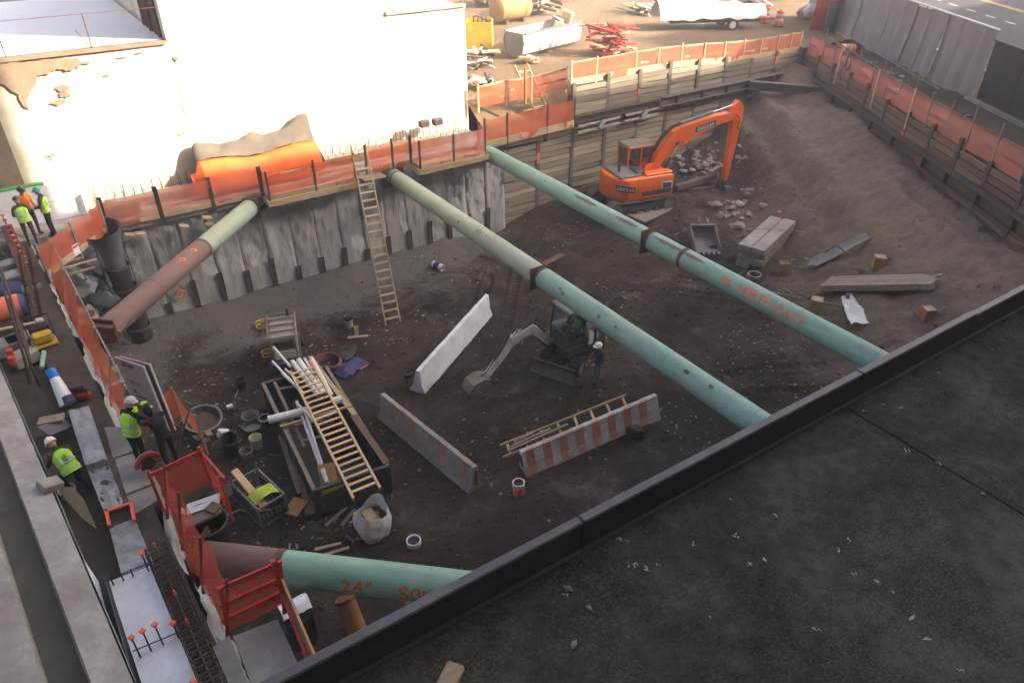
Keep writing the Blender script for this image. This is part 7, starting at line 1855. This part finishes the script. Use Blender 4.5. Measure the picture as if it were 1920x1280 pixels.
# ------------------------------------------------------------------ orange tarp roll with grey blanket, footing with dowels, at the sunlit wall
t = thing('tarp_roll', 'long orange tarp bundle under a grey blanket at foot of sunlit wall', 'tarp', (7, 30.2, D0))
m = MB(); nu = 40
x0, x1 = 4.7, 9.9
def tr(u, v):
    a = lerp(-.35, 2.2, v); rad = .92 * (.86 + .14 * math.sin(u * 9) * .5) * (1 - .35 * (u < .06))
    x = lerp(x0, x1, u)
    return V((x, 30.15 - rad * math.cos(a) * .8, D0 + .12 + max(0, rad * (math.sin(a) + .45)) + .05 * fbm(V((x * 1.5, v * 4, 0)), 3)))
m.grid(tr, nu, 16); m.build('tarp', MT['tarp_orange'], t, world=True, smooth=180)
m = MB(); m.grid(lambda u, v: (lambda b: b + V((0, .05 + .3 * v, .06 + .62 * smooth(v * 1.4) * (.75 + .3 * u) + .26 * math.sin(u * 14.0 + .6) * v * (.5 + .5 * u) + .4 * NZ.noise(V((u * 6, v * 2, 4))) * v - .55 * smooth((.12 - u) / .12))))(tr(u, .72 + .28 * v)), nu, 12); m.build('blanket', MT['blanket'], t, world=True, smooth=180)
m = MB(); m.cyl((x1 - .05, 30.3, D0 + .5), (x1 + .22, 30.3, D0 + .55), .42, n=20); m.build('roll_end', MT['steel_dark'], t, world=True, smooth=40)
t = thing('dowel_footing', 'low pale footing wall with rows of thin rebar at sunlit wall', 'footing', (9, 30.5, D0))
m = MB(); m.box((9.7, 30.6, D0 + .18), (16.0, .55, .36), bev=.02); m.build('block', MT['conc_light'], t, world=True)
m = MB(); m.cyl((0, 0, 0), (0, 0, .62), .014, n=5); src = m.build('dowel', MT['rebar'], t)
k_ = 0
for i in range(46):
    for y in (30.42, 30.78):
        x = 1.9 + i * .345
        if 4.6 < x < 10 and y < 30.5: continue
        mw = M.Translation(V((x + rnd.uniform(-.04, .04), y, D0 + .3)) - V(t.location)) @ M.Rotation(rnd.uniform(-.06, .06), 4, 'X')
        if k_ == 0: src.matrix_local = mw
        else: link_copy(src, 'dowel', t, mw)
        k_ += 1
for i in range(9):
    m = MB(); m.box((10.9 + i * .62, 30.30, D0 + .2), (.58, .03, .34), bev=.004); m.build('form_panel', MT['ply'], t, world=True)
stick('post', 'yellow timber post at the left end of the sunlit footing', (1.25, 30.2, D0), (1.25, 30.2, D0 + 1.1), .2, .1, 'wood_new', 'post')
stick('beam', 'heavy timber baulk by the left end of sunlit footing', (.9, 29.7, D0 + .25), (2.6, 29.75, D0 + .3), .35, .4, 'wood_old', 'timber')
for i, (px, py) in enumerate([(343, 250), (98, 290), (795, 232), (820, 228)]):
    q = PY(px, py, 30.9 if i < 2 else 30.2); t = thing('wall_bracket', ['star shaped tie bracket on sunlit wall above the tarp', 'star shaped tie bracket on the sunlit wall at left', 'small pump on the footing behind the ladder', 'small hose reel on footing behind second platform'][i], 'bracket' if i < 2 else 'equipment', q)
    for k in range(6):
        m = MB(); a = k * 1.05; m.cyl(q, q + V((math.cos(a) * .3, -.12, math.sin(a) * .22)), .011, n=5); m.build('arm', MT['rust'], t, world=True)
    if i >= 2:
        m = MB(); m.box(q, (.5, .3, .3), bev=.05); m.build('body', MT['steel_dark'], t, world=True)
stick('post', 'orange painted steel post in the sun beside the stairs', PY(985, 195, 30.0), PY(985, 128, 30.0), .14, .1, 'brown_pipe', 'post')
t = thing('step_ladder', 'pale timber stair ladder leaning behind the deck in the sun', 'ladder', PY(1030, 190, 29.9))
for px in ((1010, 1000), (1040, 1030)):
    pass
for xx in (22.0 - .3, 22.0 + .45):
    m = MB(); m.beam((xx - .1, 30.3, 4.9), (xx - .9, 31.3, 7.4), .05, .12); m.build('side_rail', MT['wood_new'], t, world=True)
for k in range(7):
    m = MB(); z = 5.1 + k * .33; f = (z - 4.9) / 2.5; m.beam((21.65 - .8 * f, 30.3 + f, z), (22.4 - .8 * f, 30.3 + f, z), .1, .04); m.build('rung', MT['wood_new'], t, world=True)
# ------------------------------------------------------------------ the yard
def Yd(x, y, z=0.0):
    q = P(x, y, YARD); q.z = yardz(q.x, q.y) + z; return q
t = thing('yellow_container', 'open topped yellow steel box in the sunlit yard', 'container', Yd(900, 88), R(-35))
for (c, s) in [((0, -.7, .75), (1.5, .06, 1.5)), ((0, .7, .75), (1.5, .06, 1.5)), ((-.75, 0, .75), (.06, 1.4, 1.5)), ((.75, 0, .75), (.06, 1.4, 1.5))]:
    m = MB(); m.box(c, s); m.build('side', MT['yellow_paint'], t)
m = MB(); m.box((0, 0, .08), (1.4, 1.3, .1)); m.build('base', MT['yellow_paint'], t)
for i in range(4):
    m = MB(); m.tube([(-.4 + .25 * i, .2, .5), (-.35 + .25 * i, .1, 1.7), (-.1 + .2 * i, -.3, 1.8 - .1 * i)], .05, 6); m.build('rod', MT['steel_dark'], t)
t = thing('tank', 'cream cylindrical tank lying in sunlit yard beyond the yellow box', 'tank', Yd(958, 42), R(8))
m = MB(); m.lathe((0, 0, 0), [(.05, -1.55), (.5, -1.5), (.78, -1.3), (.8, -1.25), (.8, 1.2), (.78, 1.3), (.5, 1.5), (.05, 1.55)], 24, (1, 0, 0)); m.v = [v + V((0, 0, .95)) for v in m.v]; m.build('shell', MT['tube_tan'], t, smooth=40)
for x in (-.8, .8):
    m = MB(); m.box((x, 0, .12), (.25, 1.1, .3)); m.build('saddle', MT['steel_dark'], t)
    m = MB(); m.loft([m.ring((x + dx, 0, .95), (1, 0, 0), .82, 24) for dx in (-.05, .05)], False); m.build('strap', MT['brown_pipe'], t)
t = thing('white_hopper', 'long white trough shaped skip lying in sunlit yard', 'skip', Yd(1018, 95), R(14))
m = MB(); sec_ = [(-.75, 1.35), (-.9, .9), (-.75, .3), (-.35, .05), (.35, .05), (.75, .3), (.9, .9), (.75, 1.35)]
m.loft([[V((x, y * k, z)) for y, z in sec_] for x, k in ((-2.6, .9), (-2.45, 1.0), (2.3, 1.0), (2.75, .8))], False, closed=False); m.loft([[V((x, y * k * .93, z + .05)) for y, z in sec_] for x, k in ((-2.45, 1.0), (2.3, 1.0))], False, closed=False); m.build('shell', MT['white_plastic'], t, smooth=40)
m = MB(); m.prism([(y * .95, z) for y, z in sec_], (-2.5, 0, 0), (0, 1, 0), (0, 0, 1), (1, 0, 0), .06); m.build('end_plate', MT['machine_mid'], t)
for y in (-.78, .78):
    m = MB(); m.beam((-2.5, y, 1.36), (2.4, y, 1.36), .12, .1); m.build('rim', MT['machine_mid'], t)
for i, (x, y, z) in enumerate([(1.5, .2, 1.2), (2.0, -.1, 1.5), (1.1, -.2, 1.0)]):
    m = MB(); m.box((x, y, z), (.5, .6, .9), M.Rotation(.4 * i, 3, 'Z') @ M.Rotation(.3, 3, 'X')); m.build('load', MT['wood_new'] if i else MT['tarp_grey'], t)
t = thing('orange_machine', 'orange machine body at the top edge behind the tank', 'machine', Yd(930, 10), R(5))
m = MB(); m.box((0, 0, 1.0), (3.2, 1.6, 1.3), bev=.1); m.build('body', MT['yellow_paint'], t)
for x in (-1, 1):
    m = MB(); m.cyl((x, -.9, .45), (x, .9, .45), .45, n=18); m.build('wheel', MT['rubber'], t, smooth=40)
m = MB(); m.box((0, 0, .4), (3.4, 1.5, .12)); m.build('chassis', MT['brown_pipe'], t)
def scrap(label, px, py, n, sx, sy, sz, mats, seed, cat='scrap', kinds=('beam', 'tube')):
    t = thing('scrap_pile', label, cat, Yd(px, py)); rr = random.Random(seed)
    for i in range(n):
        a = rr.uniform(0, 3.14); L = rr.uniform(.4, 1.0) * sx; c = V((rr.uniform(-sx, sx) * .6, rr.uniform(-sy, sy) * .6, rr.uniform(.1, sz)))
        d = V((math.cos(a), math.sin(a), rr.uniform(-.25, .35))) * L * .5
        m = MB()
        if rr.choice(kinds) == 'beam': m.beam(c - d, c + d, rr.uniform(.06, .25), rr.uniform(.04, .12))
        else: m.pipe(c - d, c + d, rr.uniform(.05, .12), .015, 10)
        m.build('piece', MT[rr.choice(mats)], t)
scrap('heap of pale pipes and bars beyond the white skip in the yard', 1005, 28, 60, 2.3, 1.4, 1.7, ['white_plastic', 'machine_mid', 'steel_dark', 'wood_new', 'tube_tan'], 1)
scrap('heap of bars and offcuts against the right end of sunlit building', 895, 128, 40, 1.2, 1.2, 1.0, ['white_plastic', 'steel_dark', 'wood_new', 'machine_mid'], 2)
scrap('pile of pale lumber by the rail fence behind the deck', 900, 160, 16, 1.0, .7, .5, ['wood_new', 'white_plastic', 'steel_dark'], 3)
scrap('small pile of pale rubbish behind the rail fence in the sun', 995, 118, 14, .9, .6, .3, ['white_plastic', 'wood_new'], 6)
scrap('stack of red painted formwork and shoring frames in the yard', 1140, 103, 60, 1.7, 1.2, 1.6, ['red', 'red', 'red', 'rust', 'wood_new'], 4, 'stack', ('beam',))
scrap('row of pale debris along the tarped trailer in the yard', 1235, 22, 44, 4.0, 1.0, .5, ['white_plastic', 'wood_new', 'conc_light', 'steel_dark'], 5)
t = thing('tarped_trailer', 'low trailer loaded under a white tarp in the sunlit yard', 'trailer', Yd(1345, 52), R(-26))
m = MB(); m.grid(lambda u, v: (lambda a: V((lerp(-4.4, 3.0, u), -1.15 * math.cos(a) * (1 - .3 * (u > .93)), .75 + 1.25 * math.sin(a) * (.75 + .25 * math.sin(u * 5)) + .22 * NZ.noise(V((u * 9, v * 3, 2))))))(v * math.pi), 30, 14); m.build('tarp', MT['white_sheet'], t, smooth=180)
m = MB(); m.box((-.5, 0, .6), (6.2, 1.9, .18)); m.build('bed', MT['steel_dark'], t)
for x in (.6,):
    for y in (-1.0, 1.0):
        m = MB(); m.cyl((x, y - .1, .36), (x, y + .1, .36), .38, n=20); o = m.build('wheel', MT['rubber'], t, smooth=40)
        m = MB(); m.cyl((x, y - .12, .36), (x, y + .12, .36), .22, n=16); m.build('rim', MT['white_plastic'], o, smooth=40)
m = MB(); m.beam((2.4, 0, .55), (4.0, 0, .5), .15, .12); m.build('tow_bar', MT['red'], t)
def barrel(label, pos, lie=None):
    t = thing('traffic_barrel', label, 'traffic barrel', pos, group='orange and white traffic barrels')
    if lie is not None: t.rotation_euler = (0, R(84), lie); t.location.z += .3
    zs = [0, .2, .36, .52, .68, .84, 1.0]
    m = MB(); m.cyl((0, 0, -.03), (0, 0, .08), .36, n=20); m.build('base', MT['rubber'], t)
    for i in range(6):
        r0 = .30 - .012 * i; m = MB(); m.loft([m.ring((0, 0, zs[i]), (0, 0, 1), r0, 20), m.ring((0, 0, zs[i + 1] - .01), (0, 0, 1), r0 - .008, 20), m.ring((0, 0, zs[i + 1]), (0, 0, 1), r0 - .02, 20)])
        m.build('white_band' if i in (2, 4) else 'orange_band', MT['white_plastic'] if i in (2, 4) else MT['tarp_orange'], t, smooth=40)
    m = MB(); m.box((0, 0, 1.05), (.25, .05, .1), bev=.02); m.build('handle', MT['tarp_orange'], t)
barrel('standing traffic barrel, left of two in the yard', Yd(1434, 42)); barrel('standing traffic barrel, right of two in the yard', Yd(1459, 48))
barrel('traffic barrel lying on its side by grey tarps', rw(1.6, -2.3, YARD + .05), R(150))
barrel('traffic barrel standing in front of the grey sheet panels', P(1582, 60, YARD))
t = thing('sheet_panels', 'grey sheet panels with blue edges leaning at the street corner', 'panels', P(1580, 62, YARD), R(-20))
for i, (x, ry, w_) in enumerate([(-.9, .5, 1.5), (.9, -.55, 2.2)]):
    m = MB(); m.box((x, .2, .95), (w_, .06, 1.8), M.Rotation(ry, 3, 'Z'), bev=.01); o = m.build('panel', MT['machine_mid'], t)
    m = MB(); m.box((x, .2, 1.86), (w_, .09, .05), M.Rotation(ry, 3, 'Z')); m.build('blue_edge', MT['navy'], o)
m = MB(); m.grid(lambda u, v: V((lerp(-1.9, 1.6, u), .9 - .2 * v, 2.2 * v + .15 * NZ.noise(V((u * 4, v * 3, 0))))), 14, 8); m.build('red_tarp', MT['red'], t, smooth=60)
t = thing('white_heap', 'heap of white tarp and bags by the street corner', 'tarp', P(1512, 35, YARD))
for i in range(5):
    m = MB(); m.rock((rnd.uniform(-.9, .9), rnd.uniform(-.4, .6), .3 + .2 * (i % 2)), (.75, .6, .6), 200 + i, 3); m.build('bag', MT['white_plastic'] if i % 2 else MT['tarp_grey'], t, smooth=60)
scrap('timber frames and boxes at the far end of the yard', 1425, 5, 44, 3.2, .9, 1.6, ['wood_new', 'steel_dark', 'white_plastic', 'board_brown'], 7)
# ------------------------------------------------------------------ grey tarps hung over the street fence
t = thing('tarp_fence', 'street fence hung with overlapping grey tarps', 'fence', rw(4, -4.3, YARD))
ed = [-11, -8.8, -6.9, -5.0, -3.2, -1.3, .4, 2.0, 3.4, 4.9, 6.5, 8.1, 9.5, 10.6]
for i in range(len(ed) - 1):
    zt = YARD + 3.05 - (.0 if i != 8 else .08); m = MB(); s0, s1 = ed[i], ed[i + 1] + .12
    off = -4.3 + (.03 if i % 2 else -.03)
    def tf(u, v, s0=s0, s1=s1, off=off, i=i, zt=zt):
        fl = .10 * math.sin(u * 6.3 + i) * (1 - v * .7) + .10 * NZ.noise(V((u * 2.2 + i * 5, v * 1.2, 1))) + .04 * NZ.noise(V((u * 7 + i * 5, v * 2, 6)))
        return rw(lerp(s0, s1, u), off + .55 * (1 - v) ** 2 * .5 + fl, lerp(YARD + .05 + .12 * NZ.noise(V((u * 3 + i, 0, 0))), zt, v))
    m.grid(tf, 12, 14); m.build('tarp', MT['tarp_grey'], t, world=True, smooth=180)
m = MB(); m.beam(rw(-11, -4.42, YARD + 3.07), rw(10.7, -4.42, YARD + 3.07), .1, .06); m.build('top_rail', MT['white_plastic'], t, world=True)
for s in range(-11, 12, 3):
    m = MB(); m.cyl(rw(s, -4.5, YARD), rw(s, -4.5, YARD + 3.1), .04, n=6); m.build('post', MT['steel_dark'], t, world=True)
t = thing('black_hoarding', 'black site hoarding panels right of the grey tarps', 'hoarding', rw(18, -4.3, YARD))
for i in range(8):
    m = MB(); s0 = 10.75 + i * 2.4; m.beam(rw(s0, -4.35 - .015 * (i % 2), YARD + 1.35), rw(s0 + 2.39, -4.35 - .015 * (i % 2), YARD + 1.35), .06, 2.6); m.build('panel', MT['black_panel'], t, world=True)
    m = MB(); m.beam(rw(s0, -4.25, YARD + 2.68), rw(s0 + 2.39, -4.25, YARD + 2.68), .1, .06); m.build('cap_rail', MT['steel_dark'], t, world=True)
m = MB(); m.beam(rw(10.6, -3.9, YARD + .06), rw(30, -3.9, YARD + .06), .2, .12); m.build('foot_rail', MT['conc'], t, world=True)
# scraps along the strip between the net and the tarps
for i in range(14):
    q = rw(rnd.uniform(1, 14), rnd.uniform(-3.4, -1.0), YARD + .06); m = MB(); m.box((0, 0, 0), (rnd.uniform(.2, .7), rnd.uniform(.1, .3), .08), M.Rotation(rnd.uniform(0, 3), 3, 'Z'), bev=.01)
    o = m.build('litter', MT['white_plastic'] if i % 3 == 0 else MT['wood_old']); o.location = q; tag(o, 'flat scrap lying between street side net and grey tarps', 'scrap', 'scraps on the strip behind street side net')
# ------------------------------------------------------------------ rocks near the excavator, small stones everywhere
k_ = 0
for i in range(105):
    px, py = (rnd.gauss(1305, 48), rnd.gauss(297, 17)) if (i < 40 or i >= 70) else (rnd.gauss(1385, 35), rnd.gauss(392, 20))
    q = G(px, py); s = rnd.uniform(.10, .26) * (1.5 if rnd.random() < .12 else 1)
    if q.y > 28.6: continue
    m = MB(); m.rock((0, 0, s * .25), (s, s * rnd.uniform(.6, 1), s * rnd.uniform(.5, .8)), 300 + i, 2); o = m.build('rock', MT['stone']); o.location = q
    tag(o, 'pale broken rock in the heap behind excavator boom' if (i < 40 or i >= 70) else 'loose grey rock between excavator and timber stack', 'rock', 'rocks behind the boom' if (i < 40 or i >= 70) else 'rocks near the timber stack')
m = MB(); q = G(1340, 388); m.rock((0, 0, .12), (.42, .3, .26), 77, 3); o = m.build('rock', MT['stone'], smooth=40); o.location = q; tag(o, 'largest pale rock in front of the excavator', 'rock')
def stones(name, label, n, area, smin, smax, mat, seed):
    rr = random.Random(seed); m = MB()
    base = [(0, 0, 1), (1, 0, 0), (0, 1, 0), (-1, 0, 0), (0, -1, 0), (0, 0, -1)]; fs = [[0, 1, 2], [0, 2, 3], [0, 3, 4], [0, 4, 1], [5, 2, 1], [5, 3, 2], [5, 4, 3], [5, 1, 4]]
    k = 0
    while k < n:
        x, y = rr.uniform(0, 37), rr.uniform(4, 28.6)
        dens = .28 + 1.5 * NZ.noise(V((x * .28, y * .28, seed)))
        if rr.random() > dens: continue
        if (V((x, y, 0)) - KC).dot(RN) < .4: continue
        s = smin + (smax - smin) * rr.random() ** 3.2; z = gz(x, y)
        a = rr.uniform(0, 6.3); ca, sa = math.cos(a), math.sin(a); sx, sy, sz = s * rr.uniform(.7, 1.4), s * rr.uniform(.6, 1.1), s * rr.uniform(.4, .8)
        m.add([V((x + (ca * b[0] * sx - sa * b[1] * sy) * rr.uniform(.8, 1.2), y + (sa * b[0] * sx + ca * b[1] * sy) * rr.uniform(.8, 1.2), z + b[2] * sz)) for b in base], fs); k += 1
    return tag(m.build(name, mat), label, None, None, 'stuff')
stones('gravel', 'small pale stones scattered over the pit floor', 4200, None, .016, .08, surf('pale_gravel', (.30, .275, .24), (.13, .115, .10), scale=1.1, rough=.95, bump=0), 3)
stones('clods', 'dark clods of earth scattered over the pit floor', 4200, None, .03, .12, MT['dirt'], 9)
# ------------------------------------------------------------------ haze volume added to imitate veiling glare
if HAZE > 0:
    m, nt_, b_ = new_mat('haze')
    nt_.nodes.remove(b_)
    pv_ = N(nt_, 'VolumePrincipled'); pv_.inputs['Color'].default_value = (.94, .91, .86, 1); pv_.inputs['Density'].default_value = HAZE; pv_.inputs['Anisotropy'].default_value = .2
    nt_.links.new(pv_.outputs[0], nt_.nodes['Material Output'].inputs['Volume'])
    hb = MB(); hb.box((40, 60, 28.5), (420, 420, 62.0)); o = hb.build('haze', m, kind='stuff')
    o['label'] = 'thin haze added over the building site to imitate lens glare'
